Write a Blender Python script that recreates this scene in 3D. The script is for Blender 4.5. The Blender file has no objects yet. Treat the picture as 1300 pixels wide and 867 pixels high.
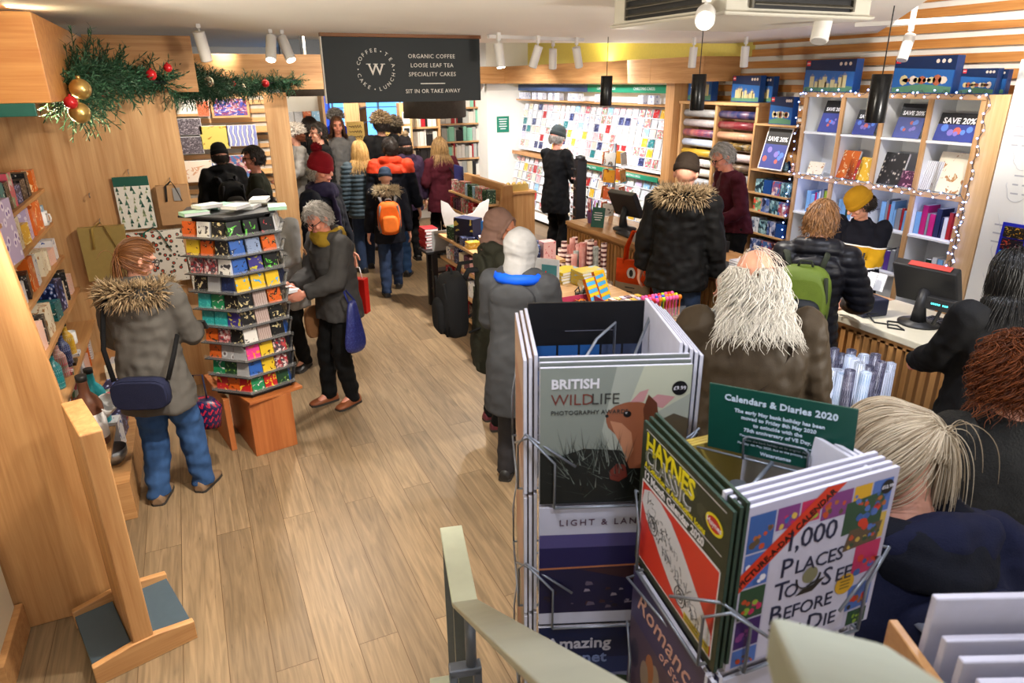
import bpy, math, random
from mathutils import Vector as V, Matrix
PI = math.pi
R = math.radians
sc = bpy.context.scene
COL = sc.collection
random.seed(7)

# ------------------------------------------------------------------ camera
EYE = 2.5
PITCH, ROLL, YAW, FPX = R(20.9), R(-.55), R(24.68), 867.0
def cam_basis():
    cp, sp = math.cos(PITCH), math.sin(PITCH)
    h = V((math.sin(YAW), math.cos(YAW), 0)); r = V((math.cos(YAW), -math.sin(YAW), 0)); z = V((0, 0, 1))
    f = h*cp - z*sp; u = h*sp + z*cp
    c, s = math.cos(ROLL), math.sin(ROLL)
    return r*c + u*s, u*c - r*s, f
RT, UP, FW = cam_basis()
CAM = V((0, 0, EYE))
cd = bpy.data.cameras.new('camera'); cam = bpy.data.objects.new('camera', cd); COL.objects.link(cam)
cd.sensor_width = 36.0; cd.lens = 36.0*FPX/1300.0; cd.clip_start = .02; cd.clip_end = 80
M = Matrix((RT, UP, -FW)).transposed().to_4x4(); M.translation = CAM; cam.matrix_world = M
cd.dof.use_dof = True; cd.dof.focus_distance = 4.0; cd.dof.aperture_fstop = 7.0
sc.camera = cam
def ray(px, py): return FW + RT*((px - 650)/FPX) - UP*((py - 433.5)/FPX)
def at_z(px, py, z):
    d = ray(px, py); return CAM + d*((z - EYE)/d.z)
def at_x(px, py, x):
    d = ray(px, py); return CAM + d*(x/d.x)
def at_y(px, py, y):
    d = ray(px, py); return CAM + d*(y/d.y)
def at_d(px, py, hd):
    d = ray(px, py); return CAM + d*(hd/math.hypot(d.x, d.y))

# ------------------------------------------------------------------ exposure, world, lights
sc.view_settings.view_transform = 'Standard'; sc.view_settings.look = 'None'
sc.view_settings.gamma = 1.0; sc.view_settings.use_curve_mapping = False
sc.view_settings.exposure = 0.75
try:
    sc.cycles.use_denoising = True; sc.cycles.max_bounces = 6; sc.cycles.diffuse_bounces = 3; sc.cycles.glossy_bounces = 2
    sc.cycles.transmission_bounces = 4; sc.cycles.transparent_max_bounces = 6; sc.cycles.sample_clamp_indirect = 4
except Exception: pass
w = bpy.data.worlds.new('world'); sc.world = w; w.use_nodes = True
w.node_tree.nodes['Background'].inputs[0].default_value = (1, .96, .92, 1)
w.node_tree.nodes['Background'].inputs[1].default_value = .72

def spot(loc, target, watts, col=(1, .84, .66), cone=70, blend=.5, rad=.05):
    l = bpy.data.lights.new('spot_light', 'SPOT'); l.energy = watts; l.color = col; l.spot_size = R(cone); l.spot_blend = blend; l.shadow_soft_size = rad
    o = bpy.data.objects.new('spot_light', l); COL.objects.link(o); o.location = loc
    o.rotation_euler = (V(target) - V(loc)).to_track_quat('-Z', 'Y').to_euler(); return o
def area(loc, target, watts, sx, sy, col=(1, .9, .78)):
    l = bpy.data.lights.new('area_light', 'AREA'); l.shape = 'RECTANGLE'; l.size = sx; l.size_y = sy; l.energy = watts; l.color = col
    o = bpy.data.objects.new('area_light', l); COL.objects.link(o); o.location = loc
    o.rotation_euler = (V(target) - V(loc)).to_track_quat('-Z', 'Y').to_euler(); return o
WARM, NEUT, COOL = (1, .86, .70), (1, .93, .84), (.78, .84, 1)
# shop downlights and track spots, plus spots added to brighten single areas
spot((1.0, 2.5, 2.84), (.7, 3.9, 0), 190, NEUT, 95, .8)
spot((3.0, 6.8, 2.72), (2.0, 6.6, 0), 260, NEUT, 100, .8)
spot((2.6, 8.1, 3.2), (2.1, 9.4, 0), 240, NEUT, 110, .8)
spot((.9, 4.6, 2.84), (-.4, 6.2, 1.7), 90, WARM, 60, .8)
spot((.3, 3.0, 2.84), (-.8, 3.3, .2), 150, WARM, 90, .7)
spot((.8, 5.8, 2.7), (.2, 5.0, 1.0), 110, NEUT, 70, .7)
spot((3.3, 3.7, 2.74), (3.6, 4.0, 0), 140, NEUT, 110, .8)
spot((4.4, 8.6, 2.75), (6.0, 9.6, 1.2), 200, (.96, .95, 1), 90, .8)
spot((3.9, 7.2, 2.75), (6.0, 8.6, .9), 130, (.96, .95, 1), 80, .8)
spot((4.4, 10.6, 2.75), (6.0, 11.6, 1.2), 190, (.96, .95, 1), 90, .8)
spot((5.0, 6.6, 2.75), (6.1, 6.6, 1.3), 95, NEUT, 90, .8)
spot((5.2, 4.5, 3.0), (6.1, 4.5, 1.7), 150, (.9, .92, 1), 100, .8)
spot((4.9, 5.2, 2.9), (5.9, 5.2, 1.4), 75, (.9, .92, 1), 90, .8)
spot((3.0, 1.9, 2.84), (3.5, 2.6, .8), 85, COOL, 90, .8)  # added to brighten the tree wrap bin
spot((2.1, 1.5, 2.84), (2.35, 2.3, 1.6), 36, NEUT, 80, .9)  # added above the white-haired man to lighten his hair
spot((5.0, 2.9, 3.3), (6.0, 2.9, 1.7), 90, (.9, .92, 1), 80, .8)  # added to whiten the tall poster panel
spot((.5, 2.7, 2.84), (-1.0, 4.15, 2.45), 75, WARM, 60, .8)  # added to lift the front of the left oak pelmet
spot((4.7, 3.3, 3.3), (6.4, 4.1, 2.7), 110, NEUT, 90, .8)  # added to brighten the upper part of the slat wall
spot((3.2, 11.6, 3.2), (4.6, 13.2, 1.2), 260, NEUT, 90, .8)
spot((2.0, 13.0, 3.2), (2.6, 16.0, .8), 330, NEUT, 110, .8)
spot((.6, 9.4, 3.1), (.5, 11.0, 1.5), 130, NEUT, 80, .8)
spot((-1.5, 2.3, 1.9), (.6, 3.3, 2.9), 240, (1, .93, .78), 115, .9, .15)  # unseen uplight added to brighten the soffit from the left
spot((3.4, .3, 1.7), (2.6, 3.2, 2.9), 210, (1, .94, .84), 115, .9, .15)  # second unseen uplight, added to brighten the soffit from the right
spot((1.6, .9, 2.86), (1.1, .9, 1.6), 17, COOL, 120, .9)
spot((.2, .9, 2.86), (.8, 1.3, 1.2), 20, (.9, .9, 1), 120, .9)
spot((.6, .2, 2.86), (.7, .9, 1.6), 17, (.84, .88, 1), 130, .9)
# ------------------------------------------------------------------ mesh helpers
class MB:
    def __init__(s): s.v = []; s.f = []; s.m = []; s.s = []
    def add(s, vs, fs, m=0, sm=False):
        b = len(s.v); s.v += [V(p) for p in vs]
        for f in fs: s.f.append([b+i for i in f]); s.m.append(m); s.s.append(sm)
        return s
    def box(s, c, sz, m=0, rot=None, mats=None):
        x, y, z = [a/2 for a in sz]
        p = [V((i, j, k)) for k in (-z, z) for j in (-y, y) for i in (-x, x)]
        if rot is not None:
            if not isinstance(rot, Matrix): rot = Matrix.Rotation(rot, 3, 'Z')
            p = [rot @ q for q in p]
        c = V(c); fs = [(0, 2, 3, 1), (4, 5, 7, 6), (0, 1, 5, 4), (2, 6, 7, 3), (1, 3, 7, 5), (0, 4, 6, 2)]  # bottom top front(-y) back +x -x
        b = len(s.v); s.v += [q + c for q in p]
        for i, f in enumerate(fs): s.f.append([b+k for k in f]); s.m.append(mats[i] if mats else m); s.s.append(False)
        return s
    def span(s, a, b, m=0, mats=None):
        a, b = V(a), V(b); return s.box((a+b)/2, [abs(b[i]-a[i]) for i in range(3)], m, None, mats)
    def tube(s, pts, r, n=6, m=0, cap=True, sm=True, flat=1.0):
        pts = [V(p) for p in pts]; k = len(pts); r = r if isinstance(r, (list, tuple)) else [r]*k
        t0 = (pts[1]-pts[0]).normalized(); a = t0.orthogonal().normalized(); rings = []
        for i in range(k):
            t = (pts[min(i+1, k-1)] - pts[max(i-1, 0)])
            t = t.normalized() if t.length > 1e-9 else t0
            a = (a - t*a.dot(t)); a = a.normalized() if a.length > 1e-6 else t.orthogonal().normalized()
            b = t.cross(a)
            rings.append([pts[i] + (a*math.cos(2*PI*j/n) + b*math.sin(2*PI*j/n)*flat)*r[i] for j in range(n)])
        return s.loft(rings, m, cap, sm)
    def loft(s, rings, m=0, cap=True, sm=True):
        n = len(rings[0]); vs = [p for r in rings for p in r]; fs = []
        for i in range(len(rings)-1):
            for j in range(n): fs.append((i*n+j, i*n+(j+1) % n, (i+1)*n+(j+1) % n, (i+1)*n+j))
        b = len(s.v); s.v += [V(p) for p in vs]
        for f in fs: s.f.append([b+i for i in f]); s.m.append(m); s.s.append(sm)
        if cap:
            s.f.append([b+i for i in range(n)][::-1]); s.m.append(m); s.s.append(False)
            s.f.append([b+(len(rings)-1)*n+i for i in range(n)]); s.m.append(m); s.s.append(False)
        return s
    def cyl(s, p0, p1, r0, r1=None, n=14, m=0, cap=True): return s.tube([p0, p1], [r0, r0 if r1 is None else r1], n, m, cap)
    def lathe(s, prof, n=18, c=(0, 0, 0), m=0, mat=None):
        c = V(c); rings = []
        for r, z in prof:
            ring = [V((r*math.cos(2*PI*j/n), r*math.sin(2*PI*j/n), z)) for j in range(n)]
            rings.append([(mat @ p if mat else p) + c for p in ring])
        return s.loft(rings, m)
    def ell(s, c, r, n=12, k=8, m=0, rot=None):
        c = V(c); r = (r, r, r) if isinstance(r, (int, float)) else r; rings = []
        for i in range(k+1):
            th = -PI/2 + PI*i/k; cr = max(math.cos(th), .02)
            ring = [V((r[0]*cr*math.cos(2*PI*j/n), r[1]*cr*math.sin(2*PI*j/n), r[2]*math.sin(th))) for j in range(n)]
            rings.append([(rot @ p if rot else p) + c for p in ring])
        return s.loft(rings, m)
    def cap(s, p0, p1, r0, r1, n=10, m=0):
        p0, p1 = V(p0), V(p1); d = (p1-p0); L = d.length; d = d.normalized() if L > 1e-6 else V((0, 0, 1))
        pts, rs = [], []
        for i in range(4):
            a = PI/2*i/3.2; pts.append(p0 - d*r0*math.cos(a)); rs.append(max(r0*math.sin(a), r0*.12))
        pts += [p0, p1]; rs += [r0, r1]
        for i in (2, 1, 0):
            a = PI/2*i/3.2; pts.append(p1 + d*r1*math.cos(a)); rs.append(max(r1*math.sin(a), r1*.12))
        return s.tube(pts, rs, n, m)
    def poly(s, pts, m=0): return s.add(pts, [tuple(range(len(pts)))], m)
    def prism(s, pts, d, m=0, mside=None):
        pts = [V(p) for p in pts]; d = V(d); n = len(pts); b = len(s.v); s.v += pts + [p+d for p in pts]
        s.f.append([b+i for i in range(n)][::-1]); s.m.append(m); s.s.append(False)
        s.f.append([b+n+i for i in range(n)]); s.m.append(m); s.s.append(False)
        for i in range(n):
            s.f.append([b+i, b+(i+1) % n, b+n+(i+1) % n, b+n+i]); s.m.append(m if mside is None else mside); s.s.append(False)
        return s
    def xf(s, mat):
        s.v = [mat @ p for p in s.v]; return s
    def join(s, o, mat=None, dm=0):
        b = len(s.v); s.v += [(mat @ p if mat else p) for p in o.v]
        s.f += [[b+i for i in f] for f in o.f]; s.m += [k+dm for k in o.m]; s.s += o.s; return s
    def mesh(s, name, mats, uv=True):
        me = bpy.data.meshes.new(name); me.from_pydata([tuple(p) for p in s.v], [], s.f)
        for m in (mats if isinstance(mats, (list, tuple)) else [mats]): me.materials.append(m)
        me.polygons.foreach_set('material_index', s.m); me.polygons.foreach_set('use_smooth', s.s)
        if uv:
            ul = me.uv_layers.new(name='UVMap')
            for p in me.polygons:
                if p.loop_total == 4:
                    for k, li in enumerate(p.loop_indices): ul.data[li].uv = ((0, 0), (1, 0), (1, 1), (0, 1))[k]
        me.update(); return me
    def build(s, name, mats, parent=None, bevel=0, loc=None, rz=0, seg=2, subsurf=0):
        o = bpy.data.objects.new(name, s.mesh(name, mats)); COL.objects.link(o)
        if parent is not None: o.parent = parent
        if loc is not None: o.location = loc
        if rz: o.rotation_euler = (0, 0, rz)
        if bevel:
            b = o.modifiers.new('edge', 'BEVEL'); b.width = bevel; b.segments = seg; b.limit_method = 'ANGLE'; b.angle_limit = R(40)
        if subsurf:
            q = o.modifiers.new('smooth', 'SUBSURF'); q.levels = q.render_levels = subsurf
        return o
def tag(o, label, cat, group=None, kind=None):
    if label: o['label'] = label
    if cat: o['category'] = cat
    if group: o['group'] = group
    if kind: o['kind'] = kind
    return o
def thing(name, label, cat, loc=(0, 0, 0), rz=0, group=None):
    o = bpy.data.objects.new(name, None); COL.objects.link(o); o.location = loc; o.rotation_euler = (0, 0, rz); o.empty_display_size = .1
    return tag(o, label, cat, group)
def struct(name, mb, mats, bevel=0, parent=None):
    o = mb.build(name, mats, parent, bevel)
    if parent is None: o['kind'] = 'structure'
    return o
def dup(o, loc=None, rz=None, label=None, group=None):
    r = o.copy(); COL.objects.link(r)
    if loc is not None: r.location = loc
    if rz is not None: r.rotation_euler = (0, 0, rz)
    if label: r['label'] = label
    if group: r['group'] = group
    for ch in list(o.children):
        c = ch.copy(); COL.objects.link(c); c.parent = r
        for g in list(ch.children):
            d = g.copy(); COL.objects.link(d); d.parent = c
    return r
def frame(o, u, v, n=None):
    "4x4 with x axis u, y axis v, z axis n at o"
    u = V(u).normalized(); v = V(v); v = (v - u*v.dot(u)).normalized(); n = u.cross(v)
    m = Matrix((u, v, n)).transposed().to_4x4(); m.translation = V(o); return m
def text(mb, s, size, mat4, m=0, align='CENTER', bold=0, shear=0, sp=1.0, depth=.0004, line=1.0):
    cu = bpy.data.curves.new('lettering', 'FONT'); cu.body = s; cu.size = size; cu.align_x = align; cu.align_y = 'CENTER'
    cu.offset = bold; cu.shear = shear; cu.space_character = sp; cu.space_line = line; cu.resolution_u = 2; cu.extrude = depth
    o = bpy.data.objects.new('lettering', cu); me = o.to_mesh()
    mb.add([mat4 @ v.co for v in me.vertices], [tuple(p.vertices) for p in me.polygons], m)
    o.to_mesh_clear(); bpy.data.objects.remove(o); bpy.data.curves.remove(cu)
def disc(mb, mat4, r, n=24, m=0, cx=0, cy=0, z=0): mb.poly([mat4 @ V((cx + r*math.cos(2*PI*i/n), cy + r*math.sin(2*PI*i/n), z)) for i in range(n)], m)
def rect(mb, mat4, x0, y0, x1, y1, m=0, z=0): mb.poly([mat4 @ V(p) for p in ((x0, y0, z), (x1, y0, z), (x1, y1, z), (x0, y1, z))], m)
def shape(mb, mat4, pts, m=0, z=0): mb.poly([mat4 @ V((x, y, z)) for x, y in pts], m)
ORD = 'first second third fourth fifth sixth seventh eighth ninth tenth eleventh twelfth thirteenth fourteenth fifteenth sixteenth seventeenth eighteenth nineteenth twentieth'.split()
for t in 'twenty thirty forty fifty sixty'.split(): ORD += [t + '-' + x for x in ORD[:9]]

# ------------------------------------------------------------------ materials
MATS = {}
def nt(name):
    m = bpy.data.materials.new(name); m.use_nodes = True; t = m.node_tree
    return m, t, t.nodes['Principled BSDF']
def node(t, kind, **kw):
    n = t.nodes.new('ShaderNode' + kind)
    for k, v in kw.items():
        if k in n.inputs: n.inputs[k].default_value = v
        else: setattr(n, k, v)
    return n
def c4(c): return (c[0], c[1], c[2], 1)
def hexc(h):
    h = h.lstrip('#'); o = []
    for i in (0, 2, 4):
        x = int(h[i:i+2], 16)/255; o.append(x/12.92 if x <= .04045 else ((x+.055)/1.055)**2.4)
    return tuple(o)
def col(c): return hexc(c) if isinstance(c, str) else c
def mat(name, c, rough=.6, metal=0, var=.06, scale=30, bump=0, bscale=60, spec=.4, trans=0, coat=0, emit=0):
    if name in MATS: return MATS[name]
    c = col(c); m, t, b = nt(name); L = t.links.new
    tc = node(t, 'TexCoord'); no = node(t, 'TexNoise', Scale=scale, Detail=3.0); L(tc.outputs['Object'], no.inputs['Vector'])
    mx = node(t, 'Mix', data_type='RGBA'); mx.inputs[6].default_value = c4([max(0, x*(1-var*2)) for x in c]); mx.inputs[7].default_value = c4([min(1, x*(1+var)) for x in c])
    L(no.outputs['Fac'], mx.inputs[0]); L(mx.outputs[2], b.inputs['Base Color'])
    b.inputs['Roughness'].default_value = rough; b.inputs['Metallic'].default_value = metal; b.inputs['Specular IOR Level'].default_value = spec
    if trans: b.inputs['Transmission Weight'].default_value = trans
    if coat: b.inputs['Coat Weight'].default_value = coat
    if emit: b.inputs['Emission Color'].default_value = c4(c); b.inputs['Emission Strength'].default_value = emit
    if bump:
        n2 = node(t, 'TexNoise', Scale=bscale, Detail=4.0); L(tc.outputs['Object'], n2.inputs['Vector'])
        bp = node(t, 'Bump', Strength=bump, Distance=.01); L(n2.outputs['Fac'], bp.inputs['Height']); L(bp.outputs['Normal'], b.inputs['Normal'])
    MATS[name] = m; return m
def wood(name, c1, c2, axis='z', rough=.45, scale=1.0):
    if name in MATS: return MATS[name]
    m, t, b = nt(name); L = t.links.new; tc = node(t, 'TexCoord'); mp = node(t, 'Mapping')
    sc_ = {'x': (.6, 14, 14), 'y': (14, .6, 14), 'z': (14, 14, .6)}[axis]; mp.inputs['Scale'].default_value = [k*scale for k in sc_]
    L(tc.outputs['Object'], mp.inputs['Vector'])
    no = node(t, 'TexNoise', Scale=1.6, Detail=6.0, Distortion=.6); L(mp.outputs[0], no.inputs['Vector'])
    n2 = node(t, 'TexNoise', Scale=9.0, Detail=3.0); L(mp.outputs[0], n2.inputs['Vector'])
    ad = node(t, 'Math', operation='MULTIPLY_ADD'); L(n2.outputs['Fac'], ad.inputs[0]); ad.inputs[1].default_value = .35; L(no.outputs['Fac'], ad.inputs[2])
    rp = node(t, 'ValToRGB'); rp.color_ramp.elements[0].position = .42; rp.color_ramp.elements[1].position = .92
    rp.color_ramp.elements[0].color = c4(col(c1)); rp.color_ramp.elements[1].color = c4(col(c2)); L(ad.outputs[0], rp.inputs[0]); L(rp.outputs[0], b.inputs['Base Color'])
    b.inputs['Roughness'].default_value = rough
    bp = node(t, 'Bump', Strength=.08, Distance=.003); L(ad.outputs[0], bp.inputs['Height']); L(bp.outputs[0], b.inputs['Normal'])
    MATS[name] = m; return m
def art(name, bg, fg, fg2, kind='blobs', scale=4.0, rough=.35, border=0.0, bcol=(.85, .85, .85)):
    "printed paper: a pattern in the face's own UV, shifted from copy to copy"
    if name in MATS: return MATS[name]
    m, t, b = nt(name); L = t.links.new; uv = node(t, 'UVMap'); oi = node(t, 'ObjectInfo')
    ml = node(t, 'Math', operation='MULTIPLY'); L(oi.outputs['Random'], ml.inputs[0]); ml.inputs[1].default_value = 37.0
    cb = node(t, 'CombineXYZ'); L(ml.outputs[0], cb.inputs[0]); L(ml.outputs[0], cb.inputs[1])
    va = node(t, 'VectorMath', operation='ADD'); L(uv.outputs[0], va.inputs[0]); L(cb.outputs[0], va.inputs[1])
    if kind == 'blobs':
        n = node(t, 'TexNoise', Scale=scale, Detail=3.0, Distortion=1.0); o = n.outputs['Fac']
    elif kind == 'dots':
        n = node(t, 'TexVoronoi', Scale=scale); o = n.outputs['Distance']
    elif kind == 'cells':
        n = node(t, 'TexVoronoi', Scale=scale); o = None
    elif kind == 'waves':
        n = node(t, 'TexWave', Scale=scale, Distortion=4.0, Detail=2.0); o = n.outputs['Fac']
    else:
        n = node(t, 'TexWave', Scale=scale, Distortion=0.0); n.bands_direction = 'Y'; o = n.outputs['Fac']
    L(va.outputs[0], n.inputs['Vector'])
    rp = node(t, 'ValToRGB'); e = rp.color_ramp.elements; rp.color_ramp.interpolation = 'CONSTANT' if kind in ('dots', 'blobs', 'lines') else 'LINEAR'
    if kind == 'dots': pos = (0, .22, .4); cs = (fg, fg2, bg)
    elif kind == 'cells': pos = (0, .4, .75); cs = (bg, fg, fg2)
    else: pos = (0, .60, .70) if kind == 'blobs' else (0, .52, .62); cs = (bg, fg, fg2)
    e[0].position = 0; e[0].color = c4(col(cs[0])); e[1].position = pos[1]; e[1].color = c4(col(cs[1])); x = e.new(pos[2]); x.color = c4(col(cs[2]))
    if o is None:
        sp = node(t, 'SeparateColor'); L(n.outputs['Color'], sp.inputs[0]); o = sp.outputs[0]
    L(o, rp.inputs[0]); L(rp.outputs[0], b.inputs['Base Color']); b.inputs['Roughness'].default_value = rough
    MATS[name] = m; return m
def emis(name, c, s):
    if name in MATS: return MATS[name]
    m, t, b = nt(name); b.inputs['Base Color'].default_value = c4(col(c)); b.inputs['Emission Color'].default_value = c4(col(c)); b.inputs['Emission Strength'].default_value = s
    MATS[name] = m; return m
def clear(name, c=(1, 1, 1), rough=.05):
    if name in MATS: return MATS[name]
    m, t, b = nt(name); L = t.links.new; b.inputs['Base Color'].default_value = c4(c); b.inputs['Roughness'].default_value = rough
    tr = node(t, 'BsdfTransparent'); mx = node(t, 'MixShader'); mx.inputs[0].default_value = .07; L(tr.outputs[0], mx.inputs[1]); L(b.outputs[0], mx.inputs[2])
    L(mx.outputs[0], t.nodes['Material Output'].inputs['Surface']); MATS[name] = m; return m

OAKZ = wood('oak_upright', '#A37040', '#C89A66', 'z'); OAKX = wood('oak_across', '#A37040', '#C89A66', 'x'); OAKY = wood('oak_along', '#A37040', '#C89A66', 'y')
PALEZ = wood('pale_oak_upright', '#B08150', '#D0A878', 'z'); PALEX = wood('pale_oak_across', '#B08150', '#D0A878', 'x'); PALEY = wood('pale_oak_along', '#B08150', '#D0A878', 'y')
CHERZ = wood('cherry_upright', '#9A5226', '#B9703C', 'z'); CHERX = wood('cherry_across', '#9A5226', '#B9703C', 'x')
WHITE = mat('white_paint', (.80, .79, .75), .7, 0, .03, 4); CREAM = mat('cream_paint', (.74, .68, .52), .7, 0, .03, 4)
SHELFW = mat('white_laminate', (.82, .83, .84), .45, 0, .02, 5)
BLACK = mat('black_plastic', (.018, .018, .02), .45, 0, .05); DARK = mat('dark_grey', (.05, .05, .055), .6); STEEL = mat('grey_steel', (.30, .32, .36), .35, .8)
WIRE = mat('grey_wire', (.26, .29, .34), .4, .6); PAPER = mat('white_paper', (.84, .84, .86), .55, 0, .03); GREEN = mat('shop_green', (.008, .085, .062), .45, 0, .05)
GREY = mat('light_grey_plastic', (.55, .55, .56), .5); CARD = mat('kraft', '#A98560', .7); RED = mat('red_gloss', (.55, .02, .03), .35); NAVY = mat('navy', (.012, .016, .06), .7)
CLEAR = clear('clear_acrylic')
LAMP = emis('lamp_glow', (1, .93, .82), 14.0)

# ------------------------------------------------------------------ the room
def floor_mat():
    m, t, b = nt('oak_planks'); L = t.links.new; tc = node(t, 'TexCoord'); mp = node(t, 'Mapping'); L(tc.outputs['Object'], mp.inputs[0]); mp.inputs['Rotation'].default_value = (0, 0, R(90))
    br = node(t, 'TexBrick'); br.offset = .37; br.offset_frequency = 2; L(mp.outputs[0], br.inputs['Vector'])
    br.inputs['Scale'].default_value = 1; br.inputs['Brick Width'].default_value = 1.9; br.inputs['Row Height'].default_value = .19; br.inputs['Mortar Size'].default_value = .002; br.inputs['Bias'].default_value = -.1
    br.inputs['Color1'].default_value = (0, 0, 0, 1); br.inputs['Color2'].default_value = (1, 1, 1, 1); br.inputs['Mortar'].default_value = (.5, .5, .5, 1)
    m2 = node(t, 'Mapping'); L(mp.outputs[0], m2.inputs[0]); m2.inputs['Scale'].default_value = (1.1, 17, 17)
    # shift the grain from board to board
    va = node(t, 'VectorMath', operation='MULTIPLY_ADD'); L(br.outputs['Color'], va.inputs[0]); va.inputs[1].default_value = (9, 5, 3); L(m2.outputs[0], va.inputs[2])
    no = node(t, 'TexNoise', Scale=2.2, Detail=7.0, Distortion=1.2); L(va.outputs[0], no.inputs['Vector'])
    rp = node(t, 'ValToRGB'); e = rp.color_ramp.elements; e[0].position = .3; e[1].position = .75
    e[0].color = c4(hexc('#71604A')); e[1].color = c4(hexc('#9A8366')); L(no.outputs['Fac'], rp.inputs[0])
    r2 = node(t, 'ValToRGB'); f = r2.color_ramp.elements; f[0].color = (.78, .76, .74, 1); f[1].color = (1.10, 1.07, 1.02, 1); L(br.outputs['Color'], r2.inputs[0])
    mu = node(t, 'Mix', data_type='RGBA', blend_type='MULTIPLY'); mu.inputs[0].default_value = 1; L(rp.outputs[0], mu.inputs[6]); L(r2.outputs[0], mu.inputs[7])
    # knots
    vo = node(t, 'TexVoronoi', Scale=2.6); L(m2.outputs[0], vo.inputs['Vector']); kr = node(t, 'ValToRGB'); g = kr.color_ramp.elements; g[0].position = .02; g[0].color = (.45, .4, .36, 1); g[1].position = .07; g[1].color = (1, 1, 1, 1); L(vo.outputs['Distance'], kr.inputs[0])
    mk = node(t, 'Mix', data_type='RGBA', blend_type='MULTIPLY'); mk.inputs[0].default_value = 1; L(mu.outputs[2], mk.inputs[6]); L(kr.outputs[0], mk.inputs[7])
    mm = node(t, 'Mix', data_type='RGBA'); L(br.outputs['Fac'], mm.inputs[0]); L(mk.outputs[2], mm.inputs[6]); mm.inputs[7].default_value = c4(hexc('#5C4730'))
    L(mm.outputs[2], b.inputs['Base Color']); b.inputs['Roughness'].default_value = .42; b.inputs['Specular IOR Level'].default_value = .35
    bp = node(t, 'Bump', Strength=.10, Distance=.003); L(no.outputs['Fac'], bp.inputs['Height']); L(bp.outputs[0], b.inputs['Normal'])
    return m
struct('floor', MB().span((-3, -2.5, -.1), (8, 24, 0)), floor_mat())
CEIL = mat('ceiling_paint', (.88, .85, .80), .8, 0, .02, 2)
so = MB(); so.prism([(-3, -2.5, 2.9), (3.6, -2.5, 2.9), (3.6, 2.6, 2.9), (6.28, 5.1, 2.9), (6.28, 7.1, 2.9), (3.2, 7.7, 2.9), (1.4, 7.3, 2.9), (.35, 6.22, 2.9), (-3, 6.2, 2.9)], (0, 0, .5)); struct('ceiling_soffit', so, CEIL)
struct('ceiling', MB().span((-3, -2.5, 3.4), (8, 24, 3.5)), CEIL)
struct('wall_left', MB().span((-3.1, -2.5, 0), (-1.95, 24, 3.4)), CREAM)
struct('wall_right', MB().span((6.5, -2.5, 0), (6.6, 24, 3.4)), WHITE)
struct('wall_back', MB().span((-3, 21, 0), (8, 21.1, 3.4)), WHITE)
yw = MB().span((6.3, 6.9, 2.75), (6.5, 14, 3.4)); struct('wall_cove', yw, mat('cove_glow_yellow', (.72, .62, .16), .8))  # yellow glow of the cove lighting put into the wall colour
struct('wall_stub', MB().span((5.42, 12.85, 0), (6.4, 14, 3.4)), WHITE)
# ------------------------------------------------------------------ left bay shelving
LB = thing('shelving_unit', 'tall oak wall shelving bay of mugs, bottles and gifts beside the fur-hooded shopper', 'shelving', (-.7, 3.4, 0))
def lb(name, mb, m, bevel=.003): return mb.xf(Matrix.Translation((.7, -3.4, 0))).build(name, m, LB, bevel)
lb('side_panel', MB().prism([(-1.9, 3.41, 0), (-.645, 3.41, 0), (-.69, 3.41, 1.21), (-.75, 3.41, 1.97), (-.80, 3.41, 2.42), (-1.9, 3.41, 2.42)], (0, .035, 0)), OAKZ)
lb('end_panel', MB().span((-1.94, 6.2, 0), (-.02, 6.26, 2.44)), PALEZ)
lb('back_panel', MB().span((-1.94, 3.45, 0), (-1.9, 6.2, 2.42)), OAKY)
lb('pelmet', MB().span((-1.94, 4.12, 2.42), (-.55, 6.2, 2.82)), wood('oak_pelmet', '#A9682C', '#C88E4C', 'x'))
lb('header_board', MB().span((-.55, 6.18, 2.44), (.17, 6.22, 2.84)), OAKX)
lb('sign_strip', MB().span((-1.9, 4.1, 2.36), (-.62, 4.13, 2.42)), GREEN)
LBZ = [1.78, 1.53, 1.27, 1.0, .72, .44]
LBX = [-1.0, -1.0, -.98, -.93, -.88, -.69]
for z, x in zip(LBZ, LBX): lb('shelf', MB().span((-1.9, 3.46, z-.025), (x, 6.19, z)), OAKY, .002)
lb('plinth', MB().span((-1.9, 4.2, 0), (-.62, 6.19, .26)), OAKX)
# cream wall stub and its skirting at the near left
struct('wall_left_stub', MB().span((-1.94, 3.0, 0), (-1.09, 3.38, 2.42)), CREAM)
struct('baseboard_left', MB().span((-1.94, 2.97, 0), (-1.06, 3.40, .16)), OAKX, .004)

# low oak fin display with two slate trays
FD = thing('fin_display', 'low oak fin-shaped floor display with slate trays beside the tall shelf panel', 'display stand', (-.53, 2.95, 0), R(16))
FD_ = lambda n, mb, m, bv=.004: mb.build(n, m, FD, bv)
FD_('fin_board', MB().prism([(-.042, -.02, .04), (.042, -.02, .04), (.042, -.02, 1.19), (-.042, -.02, 1.19)], (0, .40, 0)), OAKZ, .006)
FD_('base_front', MB().prism([(-.215, -.03, 0), (.215, -.03, 0), (.215, -.03, .10), (.05, -.03, .125), (-.05, -.03, .125), (-.215, -.03, .10)], (0, .035, 0)), OAKX)
FD_('base_back', MB().prism([(-.215, .42, 0), (.215, .42, 0), (.215, .42, .10), (.05, .42, .125), (-.05, .42, .125), (-.215, .42, .10)], (0, .035, 0)), OAKX)
SLATE = mat('slate', (.055, .085, .11), .55, 0, .05)
for s in (-1, 1): FD_('tray', MB().span((s*.045, .005, .02), (s*.21, .42, .075)), SLATE, .002)

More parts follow.
